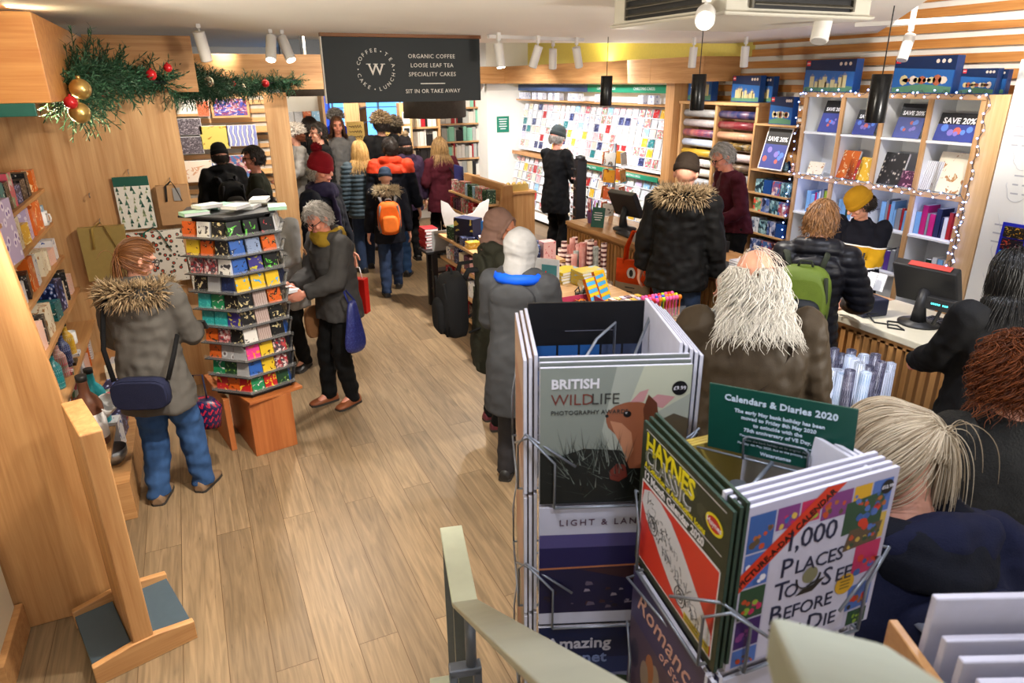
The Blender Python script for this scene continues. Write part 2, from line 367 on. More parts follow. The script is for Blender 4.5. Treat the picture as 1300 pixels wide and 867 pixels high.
# headers and print racks further along the left wall
HB = thing('header_beam', 'oak header beam above the framed-print racks behind the garland', 'beam', (.9, 9.5, 2.4)); HB['kind'] = 'thing'
MB().span((-.75, 0, .02), (1.03, .04, .43)).build('board', OAKX, HB, .003); MB().span((-.75, .04, .02), (-.72, 1.5, .43)).build('return_board', OAKY, HB); MB().span((1.0, .04, .02), (1.03, 1.0, .43)).build('end_board', OAKY, HB)
PR = thing('print_rack', 'slatted wall rack of framed prints under the oak header', 'display rack', (.2, 10.9, 0))
MB().span((-.9, .05, .3), (1.0, .09, 2.45)).build('back_panel', mat('rack_grey', (.5, .47, .42), .7), PR)
q = MB()
for i in range(17): q.span((-.9, .02, .42+i*.12), (1.0, .05, .48+i*.12))
q.build('slat_panel', PALEX, PR)
for z in (.7, 1.28, 1.86): MB().span((-.9, -.1, z-.02), (1.0, .03, z)).build('ledge', PALEX, PR)
EP = thing('partition_fin', 'oak upright end panel between the print rack and the gift shelves', 'panel', (1.05, 9.9, 0))
MB().span((-.02, 0, 0), (.27, .05, 2.38)).build('board', PALEZ, EP, .004); MB().span((-.03, .05, 0), (.26, .9, .12)).build('plinth', PALEX, EP)
# gift shelves behind it
GS = thing('gift_shelf', 'narrow oak shelf unit of boxed gifts behind the partition fin', 'shelving', (1.38, 11.75, 0))
MB().span((0, .35, 0), (.75, .4, 2.3)).build('back_panel', WHITE, GS); MB().span((.72, 0, 0), (.76, .4, 2.3)).build('side_panel', PALEZ, GS)
GSZ = [.75, 1.05, 1.3, 1.55, 1.85]
for z in GSZ: MB().span((0, 0, z-.025), (.72, .36, z)).build('shelf', PALEX, GS)

# ------------------------------------------------------------------ hanging sign
SG = thing('hanging_sign', 'black cafe sign with a white W roundel hanging over the aisle', 'sign', (1.945, 6.5, 2.62))
BOARD = mat('chalk_black', (.022, .027, .03), .6, 0, .05, 8); LET = mat('sign_white', (.80, .76, .70), .6)
MB().span((-.735, 0, -.295), (.735, .04, .25)).build('board', BOARD, SG, .002)
MB().span((-.745, -.012, .25), (.745, .05, .295)).build('top_rail', wood('walnut', '#5C3516', '#8A5628', 'x'), SG, .003)
MB().span((-.745, .0, -.295), (-.735, .045, .25)).build('edge_strip', LET, SG)
for x in (-.5, .55): MB().cyl((x, .02, .29), (x, .02, .78), .003, n=5).build('suspension_wire', WIRE, SG)
F = frame((0, -.001, 0), (1, 0, 0), (0, 0, 1)); q = MB(); cx, cy, rr = -.275, -.02, .163
def circ_text(q, F, s, a0, a1, r, size):
    for i, ch in enumerate(s):
        if ch == ' ': continue
        a = R(a0 + (a1-a0)*i/(len(s)-1)); up = V((math.cos(a), math.sin(a)))
        text(q, ch, size, F @ Matrix.Translation((cx+up.x*r, cy+up.y*r, 0)) @ Matrix.Rotation(a-PI/2, 4, 'Z'))
circ_text(q, F, 'COFFEE', 160, 88, rr, .046); circ_text(q, F, 'TEA', 53, 14, rr, .046)
circ_text(q, F, 'LUNCH', -12, -80, rr, .046) if False else None
for i, ch in enumerate('CAKE'):
    a = R(196 + 46*i/3); text(q, ch, .046, F @ Matrix.Translation((cx+rr*math.cos(a), cy+rr*math.sin(a), 0)) @ Matrix.Rotation(a+PI/2, 4, 'Z'))
for i, ch in enumerate('LUNCH'):
    a = R(280 + 66*i/4); text(q, ch, .046, F @ Matrix.Translation((cx+rr*math.cos(a), cy+rr*math.sin(a), 0)) @ Matrix.Rotation(a+PI/2, 4, 'Z'))
for a in (71, 178, 262, 0): disc(q, F, .006, 8, 0, cx+rr*math.cos(R(a)), cy+rr*math.sin(R(a)))
text(q, 'W', .135, F @ Matrix.Translation((cx, cy, 0)), bold=.001)
for x in (-.067, -.002, .064): rect(q, F, cx+x-.021, cy+.047, cx+x+.021, cy+.053, 0, .0002)
for i, s in enumerate(('ORGANIC COFFEE', 'LOOSE LEAF TEA', 'SPECIALITY CAKES')): text(q, s, .05, F @ Matrix.Translation((.255, .095-.077*i, 0)), sp=1.12)
rect(q, F, .135, -.142, .375, -.134); text(q, 'SIT IN OR TAKE AWAY', .05, F @ Matrix.Translation((.255, -.205, 0)), sp=1.05)
q.build('lettering', LET, SG)

# ------------------------------------------------------------------ lamps
FELT = mat('brown_felt', (.045, .036, .03), .9, 0, .2, 40)
def drum(loc, r, h, label):
    d = thing('drum_pendant', label, 'lamp', loc)
    MB().lathe([(.002, .02), (r*.95, .02), (r*.97, 0), (r, .01), (r, h-.01), (r*.97, h), (.002, h-.01)], 40).build('shade', FELT, d)
    MB().lathe([(.001, .005), (r*.9, .005), (r*.9, .019), (.001, .019)], 32).build('diffuser', mat('diffuser', (.2, .18, .15), .6), d)
    MB().cyl((0, 0, h*.9), (0, 0, 3.4-loc[2]), .006, n=6).build('cord', BLACK, d); MB().cyl((-r*.95, 0, h*.9), (r*.95, 0, h*.9), .006, n=6).build('spider', BLACK, d)
p = at_d(552, 140, 8.6); drum((p.x, p.y, p.z-.08), .37, .26, 'dark felt drum pendant lamp below the black cafe sign')
p = at_d(388, 120, 11.3); drum((p.x, p.y, p.z-.02), .36, .26, 'dark felt drum pendant lamp at the end of the garland header')
def pendant(loc, label):
    d = thing('tube_pendant', label, 'lamp', loc)
    MB().lathe([(.058, 0), (.06, .004), (.06, .284), (.058, .288), (.02, .288), (.02, .27), (.05, .27), (.05, 0)], 24).build('shade', mat('gloss_black', (.012, .012, .013), .22, .3), d)
    MB().lathe([(.001, .05), (.048, .05), (.048, .056), (.001, .056)], 20).build('lamp_disc', emis('pend_glow', (1, .85, .65), 3), d)
    MB().cyl((0, 0, .285), (0, 0, (2.9 if loc[1] > 3.4 else 3.4)-loc[2]), .004, n=6).build('cord', BLACK, d)
    spot((loc[0], loc[1], loc[2]+.045), (loc[0], loc[1], 0), 26, NEUT, 110, .8, .03)
for x, y, z, l in ((4.0, 6.34, 2.25, 'black tube pendant over the far till counter before the card wall'), (4.0, 4.9, 2.25, 'black tube pendant in front of the gift wrap rolls'), (4.0, 3.16, 2.23, 'black tube pendant in front of the white cubby bookcase')): pendant((x, y, z), l)

SPOTW = mat('spot_white', (.72, .70, .68), .45, 0, .02)
def track(a, b, z, label):
    a, b = V(a), V(b); t = thing('light_track', label, 'lamp track', (a.x, a.y, z)); d = b-a
    MB().prism([(-.018, 0, 0), (.018, 0, 0), (.018, 0, .035), (-.018, 0, .035)], (0, d.length, 0)).xf(Matrix.Rotation(math.atan2(-d.x, d.y), 4, 'Z')).build('rail', SPOTW, t)
    e = MB(); e.cyl((0, 0, .03), (0, 0, (2.9 if z > 2.7 else 2.9)-z+.02), .008, n=8).build('hanger', SPOTW, t)
def spotlamp(px, py, z, dx, dy, lit, label, L=.2):
    p = at_z(px, py, z); zc = 3.4 if (p.y > 7.3 or (p.x > 4.4 and p.y < 4.9)) else 2.9; t = thing('spot_lamp', label, 'lamp', p, 0)
    d = V((dx, dy, -1)).normalized()
    MB().box((0, 0, (zc-p.z)/2), (.03, .03, zc-p.z)).build('adaptor', SPOTW, t, .003); MB().cyl((0, 0, .0), (0, 0, -.05), .008, n=8).build('stem', SPOTW, t)
    c = V((0, 0, -.05)) - d*.03; h = MB().cyl(c, c+d*L, .041, n=20); h.build('head', SPOTW, t, .004)
    e = MB().cyl(c+d*(L+.0005), c+d*(L+.004), .034, n=20); e.build('lens', LAMP if lit else mat('lens_grey', (.3, .3, .3), .2), t)
SL = [(252, 36, 2.87, .15, .25, 0, 'white spot lamp at the end of the garland board'), (343, 42, 2.87, -.2, -.5, 1, 'lit white spot lamp, first of the bright pair left of the cafe sign'), (358, 43, 2.87, .25, -.5, 1, 'lit white spot lamp, second of the bright pair left of the cafe sign'),
      (388, 76, 2.8, .8, -.3, 0, 'white spot lamp tilted over the far drum pendant'), (633, 52, 2.83, .05, -.15, 1, 'lit white spot lamp just right of the cafe sign'), (683, 55, 2.83, -.25, .25, 0, 'white spot lamp tilted over the oak fascia'),
      (702, 59, 2.83, .05, .1, 0, 'white spot lamp hanging straight over the oak fascia'), (732, 57, 2.83, .35, .2, 0, 'white spot lamp tilted toward the greeting cards'), (881, 57, 2.83, 0, .05, 0, 'white spot lamp above the first gift wrap column'),
      (947, 56, 2.83, .1, .1, 0, 'white spot lamp above the second boxed toy set'), (1156, 40, 2.83, -.4, -.1, 0, 'white spot lamp above the cubby bookcase'), (1052, -8, 2.87, -.35, -.2, 0, 'white spot lamp beside the air conditioning cassette')]
for s in SL: spotlamp(*s)
a, b = at_z(620, 50, 2.86), at_z(740, 54, 2.86); track(a, b, 2.87, 'white lamp track over the oak fascia')
a, b = at_z(1085, 36, 2.86), at_z(1300, 26, 2.86); track(a, b, 2.87, 'white lamp track across the slatted wall')

AC = thing('air_conditioner', 'cream ceiling air conditioning cassette with dark louvred vents', 'air conditioner', (2.58, 2.93, 2.75))
ACM = mat('ac_cream', (.50, .47, .40), .5, 0, .02); rim = lambda r, z: [V((sx*r, sy*r, z)) for sx, sy in ((-1, -1), (1, -1), (1, 1), (-1, 1))]
MB().loft([rim(.44, 0), rim(.45, .012), rim(.43, .02), rim(.43, .15)], 0, True, False).build('housing', ACM, AC, .006)
for k in range(4):
    rot = Matrix.Rotation(k*PI/2, 4, 'Z'); q = MB(); q.span((-.30, -.433, .03), (.30, -.428, .145), 0)
    for i in range(3): q.box((0, -.442, .05+i*.036), (.58, .022, .005), 1, Matrix.Rotation(R(30), 3, 'X'))
    for x in (-.3, .3): q.box((x, -.438, .088), (.012, .02, .115), 1)
    q.xf(rot).build('louvre_vent', [BLACK, mat('louvre', (.11, .10, .08), .5)], AC)
spotlamp(897, 3, 2.80, -1.7, -2.0, 1, 'bright round spot lamp aimed at the viewer by the ceiling cassette corner', .10)

# ------------------------------------------------------------------ till counters
SLW = wood('slat_oak', '#9C6A38', '#C08E55', 'z'); GAPD = mat('gap_shade', (.06, .035, .02), .8); GAPL = mat('gap_pale', (.55, .55, .62), .7)  # far counter: shadow between slats put into the dark backing colour
def counter(name, y0, y1, gap, label, cream=None):
    t = thing(name, label, 'counter', (3.97, y0, 0))
    L = y1-y0; MB().span((.06, .01, .05), (.6, L-.01, .90)).build('carcass', mat('carcass_brown', (.12, .07, .035), .7), t)
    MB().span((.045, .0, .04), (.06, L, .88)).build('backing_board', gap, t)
    q = MB(); n = int(L/.062)
    for i in range(n): y = (i+.5)*L/n; q.span((.0, y-.019, .04), (.045, y+.019, .88))
    q.build('slat_panel', SLW, t)
    MB().span((.0, 0, .86), (.05, L, .905)).build('top_rail', OAKY, t, .003)
    if cream:
        MB().span((-.02, cream, .905), (.66, L, .95)).build('worktop', OAKY, t, .004); MB().span((-.02, -.03, .905), (.66, cream-.002, .952)).build('laminate_worktop', mat('pale_laminate', (.62, .58, .46), .45, 0, .02), t, .006)
    else: MB().span((-.02, 0, .905), (.66, L, .95)).build('worktop', OAKY, t, .004)
    return t
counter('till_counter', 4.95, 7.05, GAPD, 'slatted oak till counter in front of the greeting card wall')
counter('till_counter', 2.2, 4.93, GAPL, 'slatted oak till counter with pale end carrying the black till', 1.02)

# ------------------------------------------------------------------ right wall: slats, bookcase, racks
q = MB(); z = .5
OAKS = wood('slat_wall_oak', '#A4652C', '#CC9250', 'y')
while z < 3.4: q.span((6.40, 2.0, z), (6.44, 7.7, z+.078)); z += .132
struct('wall_slats', q, OAKS)
struct('wall_slat_backing', MB().span((6.44, 1.9, 0), (6.5, 7.75, 3.4)), WHITE)
BC = thing('cubby_bookcase', 'white cubby bookcase with pale oak edges and fairy lights behind the till', 'bookcase', (6.0, 3.75, 0))
BY = [0, .46, .92, 1.38, 1.85]; BZ = [.30, .72, 1.13, 1.53, 1.97, 2.34]
MB().span((.34, 0, 0), (.37, 1.85, 2.34)).build('back_panel', SHELFW, BC)
for y in BY:
    MB().span((.02, y-.012, 0), (.34, y+.012, 2.33)).build('divider', SHELFW, BC); MB().span((-.005, y-.022, 0), (.02, y+.022, 2.34)).build('edge_post', PALEZ, BC, .002)
for z in BZ:
    MB().span((.005, 0, z-.022), (.34, 1.85, z)).build('shelf', SHELFW, BC, .002)
for z in (1.53, 2.36): MB().span((-.012, -.02, z-.045), (.02, 1.87, z)).build('front_rail', PALEY, BC, .002)
PC = thing('end_column', 'pale oak end column beside the white poster panel', 'column', (6.0, 3.55, 0)); PC['kind'] = 'thing'
MB().span((0, 0, 0), (.38, .17, 2.36)).build('board', wood('birch', '#C69A66', '#DDB98A', 'z'), PC, .004)
q = MB()
for i in range(34): q.span((.1, -.006, .3+i*.06), (.38, 0, .33+i*.06))
q.build('slot_strip', BLACK, PC)
# fairy lights round the cubbies
FL = thing('fairy_lights', 'string of blue-white fairy lights wound round the cubby bookcase', 'string lights', (5.98, 3.75, 1.5))
path = []
for i in range(60): path.append(V((0-.01*math.sin(i*2.1), 1.85-i*.031, .03+.025*math.sin(i*1.3))))
for i in range(30): path.append(V((-.01*math.sin(i*2.0), -.03+.03*math.sin(i*1.7), .0-.028*i)))
for i in range(52): path.append(V((-.005, -.05+.02*math.sin(i*1.1), -.84+.0325*i)))
for i in range(60): path.append(V((-.01+.02*math.sin(i), -.03+i*.033, .865+.03*math.sin(i*1.9))))
for i in range(40): path.append(V((-.005, 1.9+.02*math.sin(i*1.3), .85-i*.04)))
MB().tube(path, .003, 4).build('cable', mat('cable_grey', (.06, .07, .09), .5), FL)
q = MB()
for i, p in enumerate(path):
    if i % 2 == 0: q.ell(p + V((-.012, 0, -.006)), .008, 6, 4)
o = q.build('bulbs', emis('fairy_glow', (.30, .42, 1), 6), FL); o['kind'] = 'stuff'
for y, z in ((4.0, 1.5), (4.7, 1.5), (5.3, 1.5)):
    l = bpy.data.lights.new('fairy_point', 'POINT'); l.energy = 2.2; l.color = (.4, .5, 1); l.shadow_soft_size = .25; o = bpy.data.objects.new('fairy_point', l); COL.objects.link(o); o.location = (5.93, y, z-.06)

PP = thing('wall_poster', 'tall white scribbled poster panel beside the cubby bookcase', 'poster', (5.985, 2.2, .4))
MB().span((0, 0, 0), (.03, 1.33, 2.22)).build('board', WHITE, PP, .003)
q = MB(); Fp = frame((-.001, 1.33, 0), (0, -1, 0), (0, 0, 1)); rng = random.Random(3)
for (x, y, sz, k) in ((.12, 1.98, .05, 0), (.08, 1.72, .05, 1), (.16, 1.35, .05, 1), (.1, .95, .055, 1), (.32, .62, .05, 1), (.3, 1.85, .04, 0)):
    for j in range(3):
        xx = x
        for wl in range(3):
            ln = rng.uniform(.04, .1); rect(q, Fp, xx, y-j*.07, xx+ln, y-j*.07+.012, k); xx += ln+.03
for k in range(5):
    pts = [Fp @ V((.05+.5*math.cos(a/9)*rng.uniform(.9, 1)*.4+.25, .5+.25*k+.1*math.sin(a/4), .001)) for a in range(0, 28)]
    q.tube(pts, .002, 3, 2)
q.build('scribbles', [mat('pink_ink', (.7, .35, .42), .7), mat('grey_ink', (.45, .45, .48), .7), mat('pale_ink', (.62, .62, .66), .7)], PP)
GR = thing('gift_card_rack', 'royal blue hanging rack of gift cards on the white poster panel', 'rack', (5.965, 3.13, .97))
MB().span((-.012, 0, 0), (0, .22, .42)).build('backboard', mat('royal_blue', (.01, .02, .45), .4), GR)
for i, (c1, c2) in enumerate((('#101418', '#d8a020'), ('#0c1020', '#c03028'), ('#30a8e0', '#e8f4ff'), ('#10182a', '#e8e8e8'))):
    MB().span((-.03, .03, .31-i*.1), (-.013, .19, .395-i*.1)).build('gift_card', art('gc%d' % i, c1, c2, '#40c060', 'blobs', 5), GR)

RK = thing('wrap_rack', 'pale oak rack holding horizontal gift wrap rolls behind the counter', 'rack', (6.0, 6.29, 0))
for y in (0, .69, 1.37): MB().span((0, y-.02, .1), (.05, y+.02, 2.2)).build('upright', PALEZ, RK, .003); MB().span((.04, y-.01, .1), (.38, y+.01, 2.2)).build('divider', PALEX, RK)
MB().span((.30, 0, .1), (.33, 1.37, 2.2)).build('back_panel', mat('rack_brown', (.22, .13, .07), .7), RK); MB().span((-.02, -.04, 2.2), (.38, 1.4, 2.235)).build('top_shelf', PALEY, RK, .003)
TS = thing('toy_shelf', 'oak shelves of boxed toys and novelties between the wrap rolls and the cubbies', 'shelving', (5.95, 5.64, 0))
TZ = [.52, .80, 1.05, 1.26, 1.52, 2.02]
for z in TZ: MB().span((.0, 0, z-.02), (.44, .60, z)).build('shelf', PALEY, TS, .002)
MB().span((.40, 0, .1), (.43, .6, 2.0)).build('back_panel', OAKY, TS); MB().span((.0, .6, .1), (.42, .625, 2.02)).build('side_panel', PALEZ, TS)

# ------------------------------------------------------------------ greeting card wall
CW = thing('card_rack', 'long white greeting card wall rack with oak fascia and green banners', 'rack', (6.0, 7.9, 0))
MB().span((.30, 0, 0), (.34, 4.9, 2.5)).build('back_panel', SHELFW, CW)
CU = [(1.98-.135*i, .16-.020*i) for i in range(6)]     # (z of ledge, x of ledge)
CL = [(1.02-.155*i, -.02-.035*i) for i in range(6)]
for z, x in CU + CL: MB().prism([(x-.02, .03, z), (x+.02, .03, z), (x+.02, .03, z-.012), (x-.02, .03, z-.012)], (0, 4.8, 0)).build('ledge', CLEAR if False else SHELFW, CW)
MB().prism([(.28, .03, 2.12), (.20, .03, 2.12), (.05, .03, 1.24), (.28, .03, 1.24)], (0, 4.8, 0)).build('upper_slope', SHELFW, CW)
MB().prism([(.28, .03, 1.16), (.03, .03, 1.16), (-.22, .03, .06), (.28, .03, .06)], (0, 4.8, 0)).build('lower_slope', SHELFW, CW)
MB().span((-.08, .02, 1.165), (.28, 4.85, 1.20)).build('middle_shelf', OAKY, CW)
MB().span((-.10, .05, 1.15), (-.08, 3.55, 1.215)).build('green_edge', mat('banner_green', (.02, .26, .14), .5), CW); MB().span((-.10, 3.56, 1.15), (-.08, 4.85, 1.215)).build('oak_edge', OAKY, CW)
MB().span((.0, .02, 2.145), (.3, 4.85, 2.17)).build('top_shelf', OAKY, CW)
q = MB(); Fb = frame((-.101, 3.55, 1.183), (0, -1, 0), (0, 0, 1))
for s, x in (('BIRTHDAY CARDS', .55), ('GREETING CARDS', 1.7), ('CHRISTMAS CARDS', 2.9)): text(q, s, .045, Fb @ Matrix.Translation((x, 0, 0)))
q.build('edge_lettering', PAPER, CW)
MB().span((.02, .1, 2.32), (.05, 2.2, 2.43)).build('green_banner', mat('banner_green', (.02, .26, .14), .5), CW); MB().span((.02, 2.21, 2.32), (.05, 4.8, 2.43)).build('blue_banner', mat('banner_blue', (.05, .09, .2), .5), CW)
q = MB(); Fb = frame((.019, 2.2, 2.375), (0, -1, 0), (0, 0, 1))
for s, x in (('CHRISTMAS CARDS', .55), ('CHRISTMAS CARDS', 1.55)): text(q, s, .06, Fb @ Matrix.Translation((x, 0, 0)))
q.build('banner_lettering', PAPER, CW)
OC = thing('oak_column', 'broad oak column between the greeting cards and the wrap rolls', 'column', (5.9, 7.7, 0)); OC['kind'] = 'thing'
MB().span((0, 0, 0), (.4, .18, 2.46)).build('board', OAKZ, OC, .004)
FA = thing('oak_fascia', 'long oak fascia running above the greeting card wall', 'fascia', (5.72, 6.95, 2.45))
y = 0
for k, L in enumerate((1.05, 2.9, 1.9)): MB().span((0, y, 0), (.03, y+L-.006, .30)).build('board', OAKY, FA, .002); y += L
MB().span((-.7, 5.72, 0), (0, 5.76, .3)).build('return_board', OAKX, FA, .002); MB().span((.03, 0, .02), (.58, .02, .3)).build('end_board', OAKX, FA)
MB().span((-2.6, 5.78, .1), (-.7, 5.82, .34)).build('return_board', OAKX, FA, .002)
area((6.1, 9.9, 2.8), (6.4, 9.9, 3.3), 36, .1, 5.2, (1, .85, .35))
area((-.75, 4.9, 2.835), (2.0, 4.4, 2.98), 30, .05, 1.5, (1, .88, .55))
area((5.7, 8.6, 2.80), (3.0, 7.0, 2.97), 30, .06, 3.0, (1, .90, .72))  # unseen strip added along the fascia top to lighten the soffit's right side
area((2.6, 7.75, 3.0), (2.6, 9.6, 3.35), 22, 2.5, .06, (1, .92, .8))
area((.9, 9.9, 2.9), (.9, 9.9, 3.4), 26, 1.2, .8, (1, .88, .6))
area((2.4, 10.2, 2.95), (2.4, 10.2, 3.4), 45, 1.6, 1.6, (1, .9, .75))  # added uplight without a fixture, brightens the upper ceiling beyond the soffit
WS = thing('wall_sign', 'small green notice on the white wall end', 'sign', (5.62, 12.84, 1.55))
MB().span((0, 0, 0), (.26, .008, .30)).build('board', mat('notice_green', (.01, .2, .13), .5), WS)
q = MB(); Fb = frame((.13, -.001, .15), (1, 0, 0), (0, 0, 1))
for i, L in enumerate((.18, .16, .15, .17, .12)): rect(q, Fb, -L/2, .09-i*.045, L/2, .105-i*.045)
q.build('lettering', PAPER, WS)

# ------------------------------------------------------------------ back of the shop
def bookshelf(name, x0, y0, wd, zs, label, depth=.3, top=2.3, wood_=PALEX, rz=0):
    t = thing(name, label, 'bookcase', (x0, y0, 0), rz)
    MB().span((0, depth-.03, 0), (wd, depth, top)).build('back_panel', WHITE, t)
    for x in (0, wd): MB().span((x-.02, 0, 0), (x+.02, depth, top)).build('side_panel', PALEZ, t)
    for z in zs: MB().span((.02, 0, z-.03), (wd-.02, depth, z)).build('shelf', wood_, t)
    return t
BSZ = [.35, .70, 1.05, 1.38, 1.72, 2.02]
BS1 = bookshelf('wall_bookcase', 4.45, 13.3, 1.0, BSZ, 'pale oak bookcase of red and white books by the white wall end')
BS2 = bookshelf('wall_bookcase', 3.8, 12.6, .55, BSZ, 'narrow pale oak bookcase behind the shopper in maroon')
BS3 = bookshelf('wall_bookcase', 3.25, 14.2, 1.2, BSZ, 'pale oak bookcase facing the back aisle beside the oak post', rz=R(70))
OP = thing('oak_post', 'oak end post with hanging notices left of the maroon shopper', 'panel', (3.55, 12.4, 0)); OP['kind'] = 'thing'
MB().span((0, 0, 0), (.22, .2, 2.15)).build('board', PALEZ, OP, .004)
# shop window display far behind
WN = MB(); struct('window_1', WN.span((3.3, 20.8, 1.05), (7.4, 20.86, 2.75)), emis('window_glow', (.12, .42, .95), 1.6))
MB().span((3.2, 20.7, .85), (7.5, 20.98, 1.05)).build('window_sill', WHITE)['kind'] = 'structure'
q = MB()
for i in range(7): q.span((3.3+i*.66, 20.74, 1.05), (3.36+i*.66, 20.8, 2.75))
for i in range(3): q.span((3.3, 20.75, 1.4+i*.4), (7.4, 20.79, 1.43+i*.4))
o = q.build('window_bars', mat('pale_blue_frame', (.5, .7, .85), .5)); o['kind'] = 'structure'
struct('trim_1', MB().span((2.2, 18.8, 0), (3.0, 18.9, 2.6)), mat('back_grey', (.42, .44, .42), .7))
FB = thing('far_fascia', 'dark grey ceiling bulkhead behind the hanging sign', 'bulkhead', (1.6, 17, 2.55)); FB['kind'] = 'thing'
MB().span((.65, 0, .1), (4.5, .2, .85)).build('board', mat('bulk_grey', (.16, .17, .18), .7), FB, .005)
PB = thing('poster', 'tall blue poster of a person in a pale blue hooded coat', 'poster', (2.0, 14.8, 1.0))
MB().span((0, 0, 0), (.8, .02, 1.45)).build('board', mat('poster_blue', (.02, .08, .55), .4), PB)
for x in (.1, .7): MB().span((x-.02, .02, -1.0), (x+.02, .05, .3)).build('leg', BLACK, PB)
q = MB(); Fq = frame((.42, -.001, 0), (1, 0, 0), (0, 0, 1))
shape(q, Fq, [(-.2, .1), (.24, .1), (.26, .5), (.2, .82), (.08, .95), (-.08, .95), (-.2, .8), (-.24, .5)], 0); disc(q, Fq, .14, 18, 1, 0, 1.05, .0002)
shape(q, Fq, [(-.13, 1.08), (.13, 1.08), (.1, 1.22), (0, 1.27), (-.1, 1.22)], 2, .0004); rect(q, Fq, .33, .05, .37, 1.4, 3)
q.build('printed_figure', [mat('ice_blue', (.25, .6, .8), .5), mat('poster_skin', (.5, .35, .4), .5), mat('poster_hat', (.35, .08, .2), .6), mat('deep_blue', (.005, .02, .2), .4)], PB)
# ------------------------------------------------------------------ people
from mathutils import noise
SOLIDS = []
def solid(mb, name, mats, parent, voxel, smooth=3, mfun=None, disp=None):
    o = mb.build(name, mats, parent); SOLIDS.append((o, voxel, smooth, mfun, disp)); return o
def bake_solids():
    for o, vx, smo, mf, dp in SOLIDS:
        r = o.modifiers.new('r', 'REMESH'); r.mode = 'VOXEL'; r.voxel_size = vx; r.use_smooth_shade = True
        if smo: k = o.modifiers.new('s', 'SMOOTH'); k.factor = .5; k.iterations = smo
    dg = bpy.context.evaluated_depsgraph_get()
    for o, vx, smo, mf, dp in SOLIDS:
        me = bpy.data.meshes.new_from_object(o.evaluated_get(dg)); mats = list(o.data.materials)
        o.modifiers.clear(); o.data = me; me.materials.clear()
        for m in mats: me.materials.append(m)
        if dp:
            nn = [v.normal.copy() for v in me.vertices]
            for v, n in zip(me.vertices, nn): v.co = v.co + n*dp(v.co, n)
        for p in me.polygons:
            p.use_smooth = True; p.material_index = mf(p.center) if mf else 0
        me.update()
def ik(a, b, l1, l2, pole):
    a, b = V(a), V(b); d = b-a; L = min(d.length, (l1+l2)*.999); dn = d.normalized(); b = a + dn*L
    x = (l1*l1 - l2*l2 + L*L)/(2*L); h = math.sqrt(max(l1*l1 - x*x, 0)); p = V(pole); p = (p - dn*p.dot(dn)).normalized()
    return a + dn*x + p*h, b
def cloth(name, c, c2=None, rough=.85, bump=.25, bscale=250, var=.12, scale=18): return mat('cloth_'+name, c, rough, 0, var, scale, bump, bscale, .2)
def skin_mat(name, c):
    n = 'skin_'+name
    if n in MATS: return MATS[n]
    m, t, b = nt(n); L = t.links.new; tc = node(t, 'TexCoord'); no = node(t, 'TexNoise', Scale=35.0, Detail=3.0); L(tc.outputs['Object'], no.inputs['Vector'])
    c = col(c); mx = node(t, 'Mix', data_type='RGBA'); mx.inputs[6].default_value = c4((c[0]*.95, c[1]*.8, c[2]*.76)); mx.inputs[7].default_value = c4((min(1, c[0]*1.08), c[1]*1.05, c[2]*1.05))
    L(no.outputs['Fac'], mx.inputs[0]); L(mx.outputs[2], b.inputs['Base Color']); b.inputs['Roughness'].default_value = .5
    try: b.inputs['Subsurface Weight'].default_value = .12; b.inputs['Subsurface Radius'].default_value = (.01, .004, .002)
    except Exception: pass
    MATS[n] = m; return m
def hair_mat(name, c1, c2):
    n = 'hair_'+name
    if n in MATS: return MATS[n]
    m, t, b = nt(n); L = t.links.new; g = node(t, 'NewGeometry'); mx = node(t, 'Mix', data_type='RGBA'); mx.inputs[6].default_value = c4(col(c1)); mx.inputs[7].default_value = c4(col(c2))
    L(g.outputs['Random Per Island'], mx.inputs[0]); L(mx.outputs[2], b.inputs['Base Color']); b.inputs['Roughness'].default_value = .42; b.inputs['Specular IOR Level'].default_value = .4
    MATS[n] = m; return m
PALE = skin_mat('pale', '#D9A48C'); PINK = skin_mat('pink', '#D8967E'); TAN = skin_mat('tan', '#A86F52')
EYED = mat('eye_dark', (.03, .022, .02), .2); LIP = mat('lip', (.42, .12, .11), .5); SHOEB = mat('shoe_black', (.015, .014, .014), .45); SOLE = mat('sole', (.04, .035, .03), .8)
FRAMEM = mat('spectacle_frame', (.015, .015, .02), .3)

def hand(mb, w, d, pn, S, curl=.5, side=1, m=0):
    "palm and five fingers; w wrist, d pointing direction, pn the way the palm faces, side +1 for a thumb on the +sd edge"
    d = V(d).normalized(); pn = V(pn); pn = (pn - d*pn.dot(d)).normalized(); sd = d.cross(pn)*side
    rot = Matrix((sd, d, pn)).transposed()
    mb.cap(w - d*.01*S, w + d*.012*S, .0145*S, .015*S, 8, m)
    mb.ell(w + d*.030*S, (.0245*S, .034*S, .0105*S), 12, 8, m, rot)
    for i, (o, L, r) in enumerate(((.0175, .044, .0056), (.006, .050, .0058), (-.006, .047, .0056), (-.0168, .037, .0050))):
        p = w + d*(.052-.004*abs(i-1))*S + sd*o*S; a = curl*.35 + .05*i; dirr = d
        for k, f in enumerate((.46, .30, .24)):
            ang = a + curl*(.75*k); dirr = d*math.cos(ang) + pn*math.sin(ang); q_ = p + dirr*L*f*S
            mb.cap(p, q_, r*S*(1-.1*k), r*S*(.93-.1*k), 7, m); p = q_
    p = w + d*.012*S + sd*.019*S; t = (d*.65 + sd*.75 + pn*.25).normalized(); q_ = p + t*.026*S; mb.cap(p, q_, .0075*S, .0065*S, 7, m)
    t = (d*.85 + sd*.25 + pn*(.2+.5*curl)).normalized(); mb.cap(q_, q_ + t*.025*S, .0062*S, .0052*S, 7, m)
